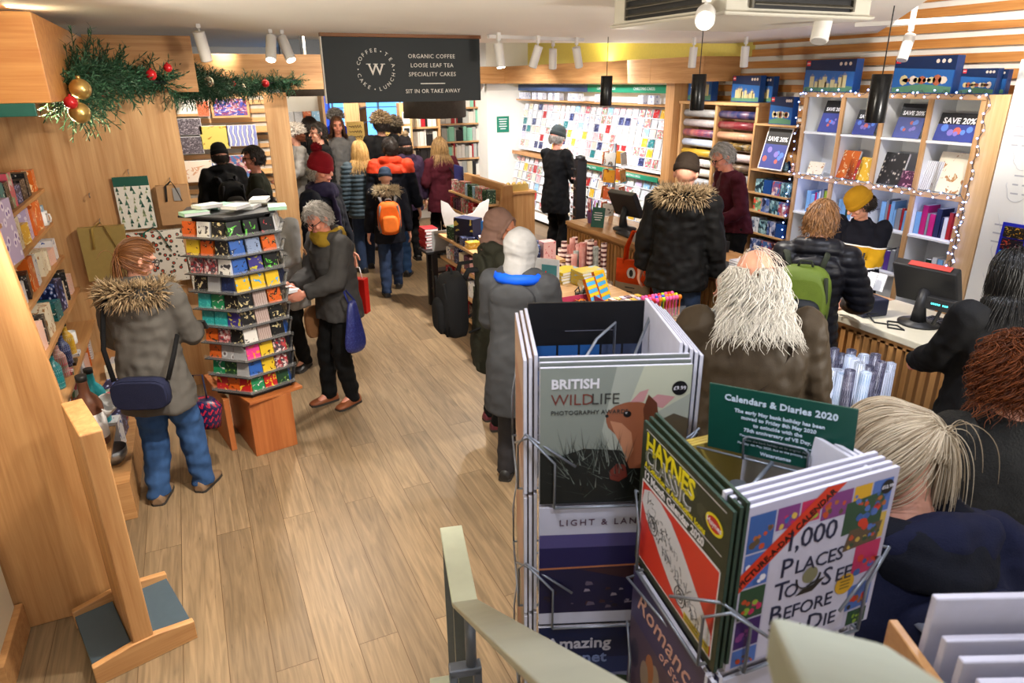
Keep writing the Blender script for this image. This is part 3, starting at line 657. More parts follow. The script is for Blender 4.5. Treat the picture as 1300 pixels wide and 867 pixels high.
def ring(c, rx, ry, s, n=20, p=2.4, x=V((1, 0, 0))):
    y = V((0, 0, 1)).cross(x) if s is None else s.cross(x).normalized(); out = []
    for j in range(n):
        a = 2*PI*j/n; ca, sa = math.cos(a), math.sin(a)
        out.append(c + x*(rx*math.copysign(abs(ca)**(2/p), ca)) + y*(ry*math.copysign(abs(sa)**(2/p), sa)))
    return out
def strands(mb, Hm, S, n, length, root, tie=None, grav=.35, wave=0, r=.0022, out=1.06, seed=1, step=.014, spread=.25, flow=None, m=0, wf=55, drape=.45, base=1.01):
    "hair: locks that leave the scalp, follow it and fall; everything in head space (metres)"
    rng = random.Random(seed); e = V((.048*S, .063*S, .071*S)); g = (Hm.to_3x3().inverted() @ V((0, 0, -1))).normalized()
    for i in range(n):
        u = None
        for _ in range(60):
            u = V((rng.gauss(0, 1), rng.gauss(0, 1), rng.gauss(0, 1))).normalized()
            if root(u): break
        p = V((u.x*e.x, u.y*e.y, u.z*e.z))*base; L = length*rng.uniform(.75, 1.1); pts = [p.copy()]; nrm = u
        d = flow(u, rng) if flow else V((u.x*.5, -.5+u.y*.2, -.3)); d = (d - nrm*d.dot(nrm)).normalized(); l = 0; ph = rng.uniform(0, 6); jit = V((rng.gauss(0, 1), rng.gauss(0, 1), rng.gauss(0, 1)))*spread
        tied = False; lay = rng.uniform(base, max(out, base+.02))
        while l < L:
            q_ = V((p.x/e.x, p.y/e.y, p.z/e.z)); k = q_.length
            if tie is not None and not tied:
                t = (tie - p); tied = t.length < .018*S*1.3; d = (d*.4 + t.normalized()*.6 + jit*.1).normalized()
                if tied: d = (V(d)*.5 + g*.6 + jit*.5).normalized()
            else:
                d = (d*(1-grav) + g*grav*1.0 + jit*.06*(.4 if tie is not None else 1)).normalized()
            if wave: d = (d + V((math.sin(ph+l*wf), math.cos(ph*1.3+l*wf*.85), 0))*wave).normalized()
            p = p + d*step; q_ = V((p.x/e.x, p.y/e.y, p.z/e.z)); k = q_.length
            if k < lay and not tied: p = p*(lay/k)
            if tie is None and p.z < -.062*S and p.y < .03*S:
                rm = min(.066*S + (-.062*S - p.z)*drape, .125*S)*lay/1.1; hr_ = math.hypot(p.x, p.y)
                if 1e-6 < hr_ < rm: p = V((p.x*rm/hr_, p.y*rm/hr_, p.z))
            l += step; pts.append(p.copy())
        kk = len(pts); mb.tube(pts, [r*(1-.65*(j/(kk-1))**2) for j in range(kk)], 4, m, True, True)
def skull_cap(mb, S, keep, k=1.10, m=0, seed=0, amp=.02):
    n, kz = 28, 18; e = V((.047*S, .062*S, .070*S)); vs, idx = [], {}
    for i in range(kz+1):
        th = -PI/2 + PI*i/kz
        for j in range(n):
            a = 2*PI*j/n; u = V((math.cos(th)*math.cos(a), math.cos(th)*math.sin(a), math.sin(th)))
            f = k + amp*noise.noise(u*4 + V((seed, 0, 0))); vs.append((V((u.x*e.x*f, u.y*e.y*f, u.z*e.z*f)), u))
    fs = []
    for i in range(kz):
        for j in range(n):
            q_ = (i*n+j, i*n+(j+1) % n, (i+1)*n+(j+1) % n, (i+1)*n+j)
            if all(keep(vs[t][1]) for t in q_): fs.append(q_)
    mb.add([p for p, u in vs], fs, m, True)
hairline = lambda u: (u.z > .42 + .15*max(u.y, 0)) or (u.y < .12 and u.z > -.55) or (abs(u.x) > .75 and u.y < .3 and u.z > -.05)
lowline = lambda u: (u.z > .5) or (u.y < .25 and u.z > -.7)

def person(label, px, py, hd, az, lean=0, yaw=0, pitch=0, lh=None, rh=None, lpole=(-.5, -1, -.3), rpole=(.5, -1, -.3), lf=(-.055, 0), rf=(.055, .0), bw=1.0, th=.014,
           skin=PALE, coat=None, hem=.45, flare=1.05, trouser=None, shoe=SHOEB, hair=None, hat=None, extra=None, face=True, det=.010, puffer=0, hood=False, sleeves=True, glasses=None, fur=None,
           coat_mats=None, coat_fun=None, scarf=None, curl=.55, lift=0, wrinkle=.011, trousers_loose=1.0, group=None, hatex=None, lpalm=None, rpalm=None):
    s = V((0, math.sin(R(lean)), math.cos(R(lean)))); pel = V((0, 0, .53)); N = pel + s*.29
    nd = (s + V((0, math.sin(R(pitch))*.7, 0))).normalized(); hc = N + nd*.103
    Hr = Matrix.Rotation(-R(yaw), 3, 'Z') @ Matrix.Rotation(-R(pitch + lean*.4), 3, 'X')
    ex = .0
    if hat: ex = .012 if hatex is None else hatex
    top = hc + Hr @ V((0, -.0, .070 + ex))
    p = at_d(px, py, hd); S = p.z/top.z; rz = -R(az); rot = Matrix.Rotation(rz, 3, 'Z'); base = V((p.x, p.y, 0)) - rot @ V((top.x*S, top.y*S, 0))
    P = thing('person', label, 'person', base, rz, group); P['_h'] = S
    X = lambda v: V(v)*S
    sh = [N + V((k*.105*bw, 0, 0)) - s*.018 for k in (-1, 1)]
    hands = [V(lh) if lh else V((-.165*bw, .03, .47)), V(rh) if rh else V((.165*bw, .03, .47))]
    arms = []
    for k in (0, 1):
        e, wv = ik(sh[k], hands[k], .165, .15, (lpole, rpole)[k]); arms.append((sh[k], e, wv))
    feet = [V((lf[0], lf[1], .045)), V((rf[0], rf[1], .045))]; hips = [V((-.048*bw, 0, .52)), V((.048*bw, 0, .52))]; legs = []
    for k in (0, 1):
        kn, an = ik(hips[k], feet[k], .245, .238, (0, 1, .05)); legs.append((hips[k], kn, an))
    # the body, one continuous surface
    b = MB(); b.loft([ring(X(pel - V((0, 0, .03))), .075*S*bw, .055*S, None), ring(X(pel+s*.02), .085*S*bw, .06*S, s), ring(X(pel+s*.10), .07*S*bw, .05*S, s), ring(X(pel+s*.2), .082*S*bw, .056*S, s), ring(X(N-s*.035), .09*S*bw, .048*S, s), ring(X(N), .035*S, .034*S, s)])
    b.cap(X(N - s*.02), X(hc - nd*.02), .031*S, .029*S, 12)
    for k in (0, 1):
        a0, a1, a2 = arms[k]; b.cap(X(a0), X(a1), .028*S, .022*S); b.cap(X(a1), X(a2), .022*S, .0155*S)
        d = (a2-a1).normalized(); pn = V((lpalm, rpalm)[k] or (1 if k == 0 else -1, .2, -.2)); hand(b, X(a2), d, pn, S, curl, -1 if k == 0 else 1)
        h0, k0, f0 = legs[k]; b.cap(X(h0), X(k0), .05*S, .034*S); b.cap(X(k0), X(f0), .034*S, .023*S); b.cap(X(f0), X(f0 + V((0, .05, -.025))), .022*S, .018*S)
    hm = Hr.to_4x4(); hm.translation = X(hc); hb = MB()
    hb.ell((0, -.004*S, .012*S), (.0445*S, .057*S, .056*S), 20, 14); hb.ell((0, .014*S, -.028*S), (.034*S, .038*S, .038*S), 16, 10); hb.ell((0, .040*S, -.052*S), (.013*S, .012*S, .012*S), 10, 8)
    hb.cap((0, .052*S, .010*S), (0, .064*S, -.012*S), .0055*S, .0095*S, 8); hb.ell((0, .047*S, -.034*S), (.017*S, .010*S, .008*S), 10, 6)
    for k in (-1, 1):
        hb.ell((k*.046*S, -.004*S, -.004*S), (.006*S, .012*S, .019*S), 10, 8, 0, Matrix.Rotation(k*.35, 3, 'Z')); hb.ell((k*.021*S, .043*S, .019*S), (.016*S, .012*S, .006*S), 10, 6); hb.ell((k*.027*S, .036*S, -.016*S), (.013*S, .013*S, .013*S), 10, 6)
    b.join(hb, hm); solid(b, 'body', skin, P, det*.75, 3)
    HF = lambda mb, n, m, **kw: mb.xf(hm).build(n, m, P, **kw)
    if face:
        for k in (-1, 1):
            HF(MB().ell((k*.0185*S, .0492*S, .004*S), (.0075*S, .005*S, .0042*S), 10, 6), 'eye', EYED)
            HF(MB().tube([(k*.009*S, .0545*S, .017*S), (k*.02*S, .0545*S, .020*S), (k*.031*S, .046*S, .016*S)], .0022*S, 5), 'eyebrow', hair[1] if hair else EYED)
        HF(MB().tube([(-.016*S, .0515*S, -.035*S), (0, .0565*S, -.033*S), (.016*S, .0515*S, -.035*S)], [.002*S, .0042*S, .002*S], 6), 'mouth', LIP)
    if glasses:
        g = MB()
        for k in (-1, 1):
            g.tube([(k*.021*S + .0165*S*math.cos(a*PI/6), .0615*S, .003*S + .012*S*math.sin(a*PI/6)) for a in range(13)], .0018*S, 5); g.tube([(k*.037*S, .061*S, .006*S), (k*.0475*S, .04*S, .006*S), (k*.0485*S, -.005*S, .004*S)], .0016*S, 5)
        g.tube([(-.005*S, .063*S, .005*S), (.005*S, .063*S, .005*S)], .0018*S, 5); HF(g, 'glasses', glasses)
    # clothes
    t = th; wr = wrinkle*S; seed = V((px*.37, py*.11, 0))
    def cdisp(co, n):
        if puffer:
            zz = co.z/S; return (.010 if th > .021 and not hood else .006)*S*(abs(math.sin(zz*PI/puffer))**.6 - .6) + .2*wr*noise.noise(co*14+seed)
        return wr*(noise.noise(V((co.x*9, co.y*9, co.z*5))+seed)*.8 + .5*noise.noise(co*17+seed) - .5*abs(noise.noise(V((co.x*6, co.y*6, co.z*13))+seed)))
    if trouser:
        c = MB()
        for k in (0, 1):
            h0, k0, f0 = legs[k]; f1 = f0 + V((0, 0, -.018)); c.cap(X(h0), X(k0), .056*S*min(trousers_loose, 1.05), .045*S*trousers_loose, 12); c.tube([X(k0), X(k0*.5+f0*.5), X(f0), X(f1)], [.045*S*trousers_loose, .041*S*trousers_loose, .036*S*trousers_loose, .038*S*trousers_loose], 12)
        c.loft([ring(X(pel - V((0, 0, .055))), .075*S*bw, .058*S, None), ring(X(pel), .086*S*bw, .064*S, None), ring(X(pel+s*.05), .070*S*bw, .052*S, s)])
        solid(c, 'trousers', trouser, P, det*1.2, 3, None, lambda co, n: wr*.8*(noise.noise(V((co.x*12, co.y*12, co.z*16))+seed)))
    if coat or coat_mats:
        c = MB(); lo = V((0, 0, hem)); f = flare
        rs = [ring(X(lo), (.098*f+t)*S*bw, (.072*f+t)*S, None)]
        if hem < .46: rs.append(ring(X(V((0, 0, (hem+.5)/2))), (.099*(f+1)/2+t)*S*bw, (.074*(f+1)/2+t)*S, None))
        rs += [ring(X(pel+s*.01), (.094+t)*S*bw, (.070+t)*S, s), ring(X(pel+s*.10), (.078+t*1.1)*S*bw, (.060+t*1.1)*S, s), ring(X(pel+s*.19), (.088+t)*S*bw, (.066+t)*S, s), ring(X(N-s*.055), (.098+t*.8)*S*bw, (.056+t)*S, s),
               ring(X(N-s*.022), (.085+t*.6)*S*bw, (.045+t*.8)*S, s), ring(X(N-s*.002), (.050+t*.5)*S, (.042+t*.6)*S, s), ring(X(N+s*.018), (.038+t*.4)*S, (.036+t*.6)*S, s)]
        c.loft(rs)
        for k in (0, 1):
            a0, a1, a2 = arms[k]; cuff = a2 - (a2-a1).normalized()*.006
            c.cap(X(a0), X(a1), (.034+t*.8)*S, (.029+t*.8)*S, 12); c.tube([X(a1), X(a1*.4+cuff*.6), X(cuff)], [(.029+t*.8)*S, (.026+t*.7)*S, (.021+t*.6)*S], 12)
        if hood:
            pts = [N + V((.062*math.sin(a), .0+ -.045*(1+math.cos(a))*.75 + .035, .012+.012*math.cos(a))) - s*.0 for a in [i*PI/6 - PI*.85 for i in range(11)]]
            c.tube([X(q_) for q_ in pts], [.018*S] + [.033*S]*9 + [.018*S], 10); c.ell(X(N + V((0, -.074, -.05))), (.088*S, .022*S, .052*S), 16, 10)
        solid(c, 'coat', coat_mats or coat, P, det*1.3, 4, (lambda q_: coat_fun(q_/S)) if coat_fun else None, cdisp)
    for k in (0, 1):
        f0 = legs[k][2]; fw = V((f0.x*.25*0 + (-.15 if k == 0 else .15), 1, 0)).normalized(); sd = V((fw.y, -fw.x, 0)); q_ = MB()
        prof = [(-.042, .016, .030), (-.034, .024, .05), (-.01, .026, .058), (.02, .027, .046), (.055, .030, .032), (.085, .027, .024), (.102, .016, .016)]
        o_ = V((f0.x, f0.y, f0.z - .045)); rs = []
        for y, wd, h in prof: rs.append([X(o_ + fw*y + sd*wd*math.cos(a*PI/6) + V((0, 0, .012 + max(-.006, (h-.012)*math.sin(a*PI/6))))) for a in range(12)])
        q_.loft(rs); so_ = q_.build('shoe', shoe if not isinstance(shoe, tuple) else shoe[k], P)
        q2 = MB(); q2.prism([X(o_ + fw*y + sd*wd*1.04) for y, wd, h in prof] + [X(o_ + fw*y - sd*wd*1.04) for y, wd, h in prof[::-1]], X((0, 0, .010))); q2.build('sole', SOLE, so_)
    if scarf:
        c = MB()
        for z, r_, k in ((.0, .058, .028), (.022, .054, .024)): c.tube([X(N + s*z + V((r_*math.sin(a), r_*math.cos(a)*.95, .008*math.sin(a*2)))) for a in [i*PI/8 for i in range(17)]], k*S, 10)
        if scarf[1]:
            c.tube([X(N + V((.02, .06, 0))), X(N + V((.03, .085, -.08))), X(N + V((.03, .095, -.24)))], [.022*S, .03*S, .034*S], 10, flat=.45)
        solid(c, 'scarf', scarf[0], P, det*1.2, 2, None, lambda co, n: .004*S*noise.noise(co*22))
    if fur:
        q_ = MB(); rng = random.Random(int(px)); fz, fr, fm, op = fur
        for i in range(3600):
            a = rng.uniform(-PI*op, PI*op); b_ = rng.uniform(0, 2*PI); rr = fr[0] + fr[1]*math.cos(b_)*.9; c0 = V((rr*math.sin(a), -rr*math.cos(a)*.85 + fr[2], fz + fr[1]*math.sin(b_) + .012*math.cos(a)))
            o_ = V((math.cos(b_)*math.sin(a), -math.cos(b_)*math.cos(a), math.sin(b_))); tip = c0 + o_*rng.uniform(.016, .032) + V((rng.gauss(0, .008), rng.gauss(0, .008), rng.gauss(-.004, .008)))
            q_.tube([X(N + c0), X(N + (c0+tip)*.5 + V((0, 0, .002))), X(N + tip)], [.0026*S, .0020*S, .0004*S], 3, 0, False)
        q_.build('fur_trim', fm, P)
    if hair:
        q_ = MB(); kind, hmat = hair[0], hair[1]; lm = hair[2] if len(hair) > 2 else 0
        fl = lambda u, rng: V((u.x*1.2+rng.gauss(0, .25), u.y*.6-.25+rng.gauss(0, .25), -.5))
        hairl = (lambda u: hairline(u) and u.z < .10) if hat else hairline
        if kind == 'short':
            skull_cap(q_, S, hairl, 1.11, 0, px); strands(q_, hm, S, 900, .030*S, hairl, None, .12, 0, .0026*S/1.7, 1.16, 1, .011, .6, fl, base=1.08)
        elif kind == 'crop':
            skull_cap(q_, S, hairl, 1.08, 0, px); strands(q_, hm, S, 900, .022*S, hairl, None, .02, 0, .0024*S/1.7, 1.13, 1, .009, .8, fl, base=1.06)
        elif kind == 'bob':
            skull_cap(q_, S, lowline, 1.08, 0, px); strands(q_, hm, S, 800, .15*S, lambda u: u.z > .0, None, .28, .10, .0023*S/1.7, 1.26, 2, .013, .35, fl, base=1.08)
        elif kind == 'long':
            skull_cap(q_, S, lowline, 1.06, 0, px); strands(q_, hm, S, 1000, lm or .26*S, lambda u: u.z > -.1 and u.y < .45, None, .30, .05, .0022*S/1.7, 1.22, 2, .015, .25, lambda u, rng: V((u.x*1.5+rng.gauss(0, .15), u.y*.8-.4, -.4)), base=1.06)
        elif kind == 'curly':
            skull_cap(q_, S, lowline, 1.1, 0, px); strands(q_, hm, S, 1500, lm or .24*S, lambda u: u.z > -.3 and u.y < .5, None, .22, .50, .0020*S/1.7, 1.35, 3, .011, .5, fl)
        elif kind == 'ponytail':
            skull_cap(q_, S, lambda u: u.z > .45 or (u.y < .05 and u.z > -.3), 1.06, 0, px, .01); tie = V((hair[5]*S if len(hair) > 5 else 0, -.072*S, .006*S)); strands(q_, hm, S, hair[3] if len(hair) > 3 else 420, lm or .26*S, lambda u: u.z > -.55 and (u.y < .55 or u.z > .45), tie, .25, .02, hair[4] if len(hair) > 4 else .0022*S/1.7, 1.12, 4, .013, .22, lambda u, rng: tie*14 - V((u.x*.05, u.y*.06, u.z*.05)))
        HF(q_, 'hair', hmat)
    if hat:
        kind, m1 = hat[0], hat[1]; q_ = MB()
        if kind == 'beanie':
            tl = Matrix.Rotation(R(-12), 4, 'X'); pr = [(.0535, .004), (.056, .012), (.0555, .030), (.054, .034), (.053, .048), (.047, .066), (.034, .079), (.016, .0855), (.001, .087)]
            q_.lathe([(r_*S, z*S) for r_, z in pr], 26); q_.v = [V((v.x*.93, v.y*1.14, v.z)) for v in q_.v]; q_.xf(tl); q_.v = [v + V((0, -.004*S, 0)) for v in q_.v]; h_ = HF(q_, 'beanie', m1)
            q3 = MB(); q3.lathe([(.0545*S, .002*S), (.0585*S, .008*S), (.0585*S, .026*S), (.055*S, .032*S)], 26); q3.v = [V((v.x*.93, v.y*1.13, v.z)) for v in q3.v]; q3.xf(tl); q3.v = [v + V((0, -.004*S, 0)) for v in q3.v]; q3.xf(hm).build('cuff', hat[2] if len(hat) > 2 and hat[2] else m1, h_)
            if len(hat) > 3 and hat[3]:
                q4 = MB(); rng = random.Random(5); q4.ell((0, -.022*S, .099*S), .021*S, 12, 8)
                for i in range(260):
                    u = V((rng.gauss(0, 1), rng.gauss(0, 1), rng.gauss(0, 1))).normalized(); c0 = V((0, -.022*S, .099*S)); q4.tube([c0 + u*.017*S, c0 + u*.027*S], [.0026*S, .0008*S], 3, 0, False)
                q4.xf(hm).build('pompom', hat[3], h_)
        elif kind == 'fur':
            rng = random.Random(9)
            q_.ell((0, -.004*S, .022*S), (.056*S, .067*S, .060*S), 18, 12)
            for i in range(1100):
                u = V((rng.gauss(0, 1), rng.gauss(0, 1), rng.gauss(0, 1))).normalized()
                if u.z < -.25 or (u.y > .6 and u.z < .15): continue
                c0 = V((u.x*.056, u.y*.067-.004, u.z*.060+.022)); tip = c0*1.0 + u*.022 + V((rng.gauss(0, .006), rng.gauss(0, .006), -.006)); q_.tube([c0*S, tip*S], [.005*S, .001*S], 3, 0, False)
            HF(q_, 'fur_hat', m1)
        elif kind == 'hijab':
            c = MB(); c.ell((0, -.021*S, .012*S), (.061*S, .066*S, .072*S), 22, 14); c.tube([(0, .032*S, .062*S), (.034*S, .036*S, .044*S), (.05*S, .030*S, 0), (.04*S, .026*S, -.045*S), (0, .036*S, -.074*S), (-.04*S, .026*S, -.045*S), (-.05*S, .030*S, 0), (-.034*S, .036*S, .044*S), (0, .032*S, .062*S)], .0095*S, 8)
            c.cap((0, -.016*S, -.02*S), (0, -.012*S, -.085*S), .058*S, .060*S, 16); c.xf(hm)
            c.loft([ring(X(N - s*.055), .07*S, .045*S, s), ring(X(N - s*.02), .068*S, .05*S, s), ring(X(N + s*.02), .060*S, .055*S, s), ring(X(N+s*.05), .05*S, .05*S, s)])
            solid(c, 'headscarf', m1, P, det*.9, 4, None, lambda co, n: .004*S*noise.noise(V((co.x*16, co.y*16, co.z*9))) - .006*S*abs(noise.noise(V((co.x*8+co.z*16, co.y*8+co.z*7, co.z*15)))))
    return P, S, X, N, s, arms, hm
def at_person(P, pt):
    "world point of a local point (metres) on a person"
    return P[0].location + Matrix.Rotation(P[0].rotation_euler.z, 3, 'Z') @ V(pt)
def acc(P, name, label, cat, c, group=None): return thing(name, label, cat, at_person(P, c), P[0].rotation_euler.z, group)
def backpack(P, label, m1, m2, m3, c=None, w=.30, h=.44, d=.17):
    S, N = P[1], P[3]; c = V(c) if c is not None else V((0, N.y*S - .17*S/1.7*1.55 - .02, N.z*S - .30)); t = acc(P, 'backpack', label, 'backpack', c)
    rs = lambda y, k: [V((w/2*k*math.copysign(abs(math.cos(a))**.6, math.cos(a)), y, h/2*k*math.copysign(abs(math.sin(a))**.6, math.sin(a)))) for a in [i*PI/12 for i in range(24)]]
    MB().loft([rs(d*.5, .86), rs(d*.42, .97), rs(0, 1), rs(-d*.35, .92), rs(-d*.5, .72)]).build('main_bag', m1, t)
    pk = MB().loft([[V((p.x*.72, p.y-d*.40, p.z*.55-h*.15)) for p in rs(0, 1)], [V((p.x*.72, p.y-d*.62, p.z*.55-h*.15)) for p in rs(0, .95)], [V((p.x*.66, p.y-d*.75, p.z*.5-h*.15)) for p in rs(0, .8)]]); pk.build('front_pocket', m2, t)
    for k in (-1, 1):
        MB().tube([(k*w*.27, d*.45, h*.42), (k*w*.33, d*.6, h*.56), (k*w*.36, d*1.25, h*.57), (k*w*.37, d*1.95, h*.40), (k*w*.42, d*2.0, h*.08), (k*w*.46, d*1.3, -h*.28), (k*w*.40, d*.5, -h*.38)], .022, 8, flat=.4).build('strap', m3, t)
        MB().tube([(k*w*.36, -d*.47, h*.40), (k*w*.43, -d*.30, 0), (k*w*.40, -d*.42, -h*.40)], .012, 6).build('zip_trim', m3, t)
    MB().tube([(-.04, 0, h*.49), (-.03, 0, h*.56), (.03, 0, h*.56), (.04, 0, h*.49)], .008, 6).build('grab_handle', m3, t)
    return t
# ------------------------------------------------------------------ small goods: one mesh per kind, copies placed one by one
MESH = {}
def cached(key, fn):
    if key not in MESH: MESH[key] = fn()
    return MESH[key]
def inst(me, name, label, cat, loc, rz=0, rx=0, scale=None, group=None, ry=0):
    o = bpy.data.objects.new(name, me); COL.objects.link(o); o.location = loc; o.rotation_euler = (rx, ry, rz)
    if scale: o.scale = scale
    return tag(o, label, cat, group)
def rc(n): return random.Random(n)
def box_mesh(key, w, d, h, front, side, top=None):
    def f(): return MB().box((0, 0, h/2), (w, d, h), 0, None, [1, 2, 0, 0, 1, 1]).mesh('carton', [front, side, top or side])
    return cached(('box', key), f)
def book_mesh(key, w, d, h, cover, pages=PAPER):
    "stands upright: spine toward -y, w thick, d deep, h tall"
    def f():
        q = MB(); t = .0025; q.box((0, .003, h/2), (w-2*t, d-.006, h-.008), 1); q.box((-w/2+t/2, 0, h/2), (t, d, h), 0); q.box((w/2-t/2, 0, h/2), (t, d, h), 0); q.box((0, -d/2+t/2, h/2), (w, t, h), 0); return q.mesh('book', [cover, pages])
    return cached(('book', key), f)
def flat_mesh(key, w, d, h, cover, pages=PAPER):
    def f():
        q = MB(); t = .002; q.box((0, 0, h/2), (w-.004, d-.004, h-2*t), 1); q.box((0, 0, h-t/2), (w, d, t), 0); q.box((0, 0, t/2), (w, d, t), 0); q.box((-w/2+t/2, 0, h/2), (t, d, h), 0); return q.mesh('book', [cover, pages])
    return cached(('flat', key), f)
A = lambda n, bg, fg, f2, k='blobs', s=5: (n, art('art_'+n.replace(' ', '_').replace('-', '_'), bg, fg, f2, k, s))
PAL = [A('white and red', '#E8E8E8', '#B82028', '#E8B0B0', 'dots', 5), A('white and blue', '#E4E6EA', '#3058A8', '#98B8E0', 'blobs', 3), A('pale pink', '#E4B4B8', '#C85868', '#F0DCDC', 'blobs', 3), A('navy', '#141C48', '#D8D8E8', '#5870B0', 'dots', 6), A('white and green', '#E6E8E2', '#2A7048', '#A0C8A8', 'blobs', 4),
       A('teal', '#1E7A80', '#D8E8E0', '#0E4048', 'dots', 4), A('red', '#B01C24', '#F0E0D8', '#701018', 'dots', 5), A('yellow', '#D8A828', '#F0E4B8', '#8A5A18', 'blobs', 4), A('pale grey', '#C4C4C8', '#80808A', '#E8E8EC', 'waves', 3), A('cream', '#E2D8C0', '#A87848', '#C8B890', 'blobs', 4),
       A('lilac', '#B8A8D0', '#6848A0', '#E4DCF0', 'dots', 5), A('black', '#121214', '#C8C0B0', '#484448', 'dots', 7), A('white and coral', '#E8E4E2', '#D86848', '#F0C0A8', 'waves', 2.5), A('sky blue', '#88B8DC', '#E8F0F4', '#2868B0', 'blobs', 3), A('orange', '#D0641E', '#F0D0A0', '#702808', 'blobs', 4), A('white floral', '#E8E8E6', '#508858', '#D05870', 'cells', 6),
       A('bottle green', '#0E3A28', '#C8D0B0', '#285C40', 'dots', 6), A('plum', '#48183C', '#C890A8', '#281020', 'blobs', 4)]
PD = dict(PAL)
CARDW = [0, 1, 2, 4, 8, 9, 12, 13, 15, 0, 1, 4, 8, 12, 9, 15, 6, 5, 3, 7, 10, 2]
# ---- greeting cards in the wall rack
rg = rc(21)
def cards(rows, y0, y1, n, where, grp, w, h):
    for r_, (z, x) in enumerate(rows):
        for i in range(n):
            nm, m = PAL[rg.choice(CARDW)]; y = y1 - (y1-y0)*(i+.5)/n
            me = cached(('card', nm, w, h), lambda: MB().box((0, 0, h/2), (w, .004, h), 0, None, [1, 1, 0, 1, 1, 1]).mesh('greeting_card', [m, PAPER]))
            inst(me, 'greeting_card', f'{nm} greeting card, {ORD[i]} along {ORD[r_]} tier of {where}', 'greeting card', (6.0+x-.014+.0*rg.random(), 7.9+y, z+.001), -PI/2, -.22, (rg.uniform(.88, 1.06), 1, rg.uniform(.88, 1.0)), grp)
cards(CU, .08, 3.5, 20, 'the upper card wall', 'greeting cards on the upper wall rack', .135, .126)
cards(CL, .08, 3.5, 17, 'the lower card wall', 'greeting cards on the lower wall rack', .15, .142)
cards(CU, 3.62, 4.8, 6, 'the far upper card bay', 'greeting cards in the far bay', .15, .126)
cards(CL, 3.62, 4.8, 6, 'the far lower card bay', 'greeting cards in the far bay', .15, .142)
mugb = cached('mugbox', lambda: MB().box((0, 0, .06), (.12, .11, .12)).mesh('gift_box', [art('mugart', '#D8DCE8', '#7888B8', '#B8C0DC', 'blobs', 3)]))
for i, y in enumerate((.5, .75, 1.95, 2.6, 2.85, 3.3, 3.55, 3.95, 4.2, 4.6, 4.75)): inst(mugb, 'gift_box', f'white and blue mug box, {ORD[i]} along the top shelf above the cards', 'box', (6.13, 7.95+y, 2.17), -PI/2+rg.uniform(-.3, .3), 0, None, 'mug boxes above the card wall')

# ---- wrap rolls on the rack
RC = ['black and white', 'grey glitter', 'multicoloured', 'pale blue', 'mustard', 'rainbow dotted', 'white and gold', 'silver', 'green and red', 'red striped', 'cream']
R2 = ['midnight floral', 'berry red', 'peach leaf', 'black penguin', 'pink striped', 'gold star', 'white striped', 'plum', 'navy', 'white and silver', 'forest green']
RA = [('#E0E0E0', '#181818', '#888', 'waves', 5), ('#A8A0A0', '#D8D0D0', '#787070', 'blobs', 9), ('#D8B898', '#B82838', '#28386A', 'cells', 9), ('#B8C4D8', '#D8E0EC', '#98A8C0', 'blobs', 3), ('#C09830', '#DAB850', '#8A6818', 'blobs', 9), ('#E8E0E0', '#E05878', '#38A878', 'dots', 9), ('#E4E0D8', '#B89850', '#D8C8A0', 'dots', 7), ('#B8BAC0', '#D8DADC', '#888C94', 'waves', 4), ('#DCE0D8', '#2A6A40', '#B02830', 'dots', 8), ('#D8D0D0', '#A82030', '#E8C0C0', 'lines', 9), ('#DAD0BC', '#A88858', '#C8B898', 'blobs', 6)]
RB = [('#182858', '#D89890', '#4868A0', 'blobs', 7), ('#801828', '#D8A8A0', '#281020', 'dots', 11), ('#D09878', '#384858', '#E0B898', 'dots', 6), ('#101014', '#E8E8E8', '#D8A838', 'dots', 6), ('#E0C8CC', '#C84858', '#E8E0E0', 'lines', 9), ('#504038', '#D8B060', '#A89078', 'dots', 9), ('#E0E0E0', '#404048', '#989CA0', 'waves', 6), ('#401830', '#A87898', '#602848', 'blobs', 7), ('#182040', '#8898C8', '#384878', 'dots', 9), ('#E0E0E4', '#A8ACB8', '#C8CCD4', 'dots', 8), ('#123A28', '#C8D0B8', '#285840', 'dots', 8)]
for cI, (names, arts, y0, y1) in enumerate(((RC, RA, 6.98, 7.64), (R2, RB, 6.30, 6.97))):
    for i in range(11):
        m = art(f'wrap{cI}_{i}', *[(c if i_ > 2 else (c if len(c) == 7 else '#888888')) for i_, c in enumerate(arts[i])]) if True else None
        r_ = .046; L = y1-y0-.05; me = MB().tube([(0, 0, 0), (0, L, 0)], r_, 16).mesh('gift_wrap_roll', [m])
        inst(me, 'gift_wrap_roll', f'{names[i]} gift wrap roll lying {ORD[i]} from the top in the {("farther", "nearer")[cI]} rack column', 'gift wrap', (6.06, y0+.025, 2.09-.122*i), 0, 0, None, 'gift wrap rolls on the wall rack')

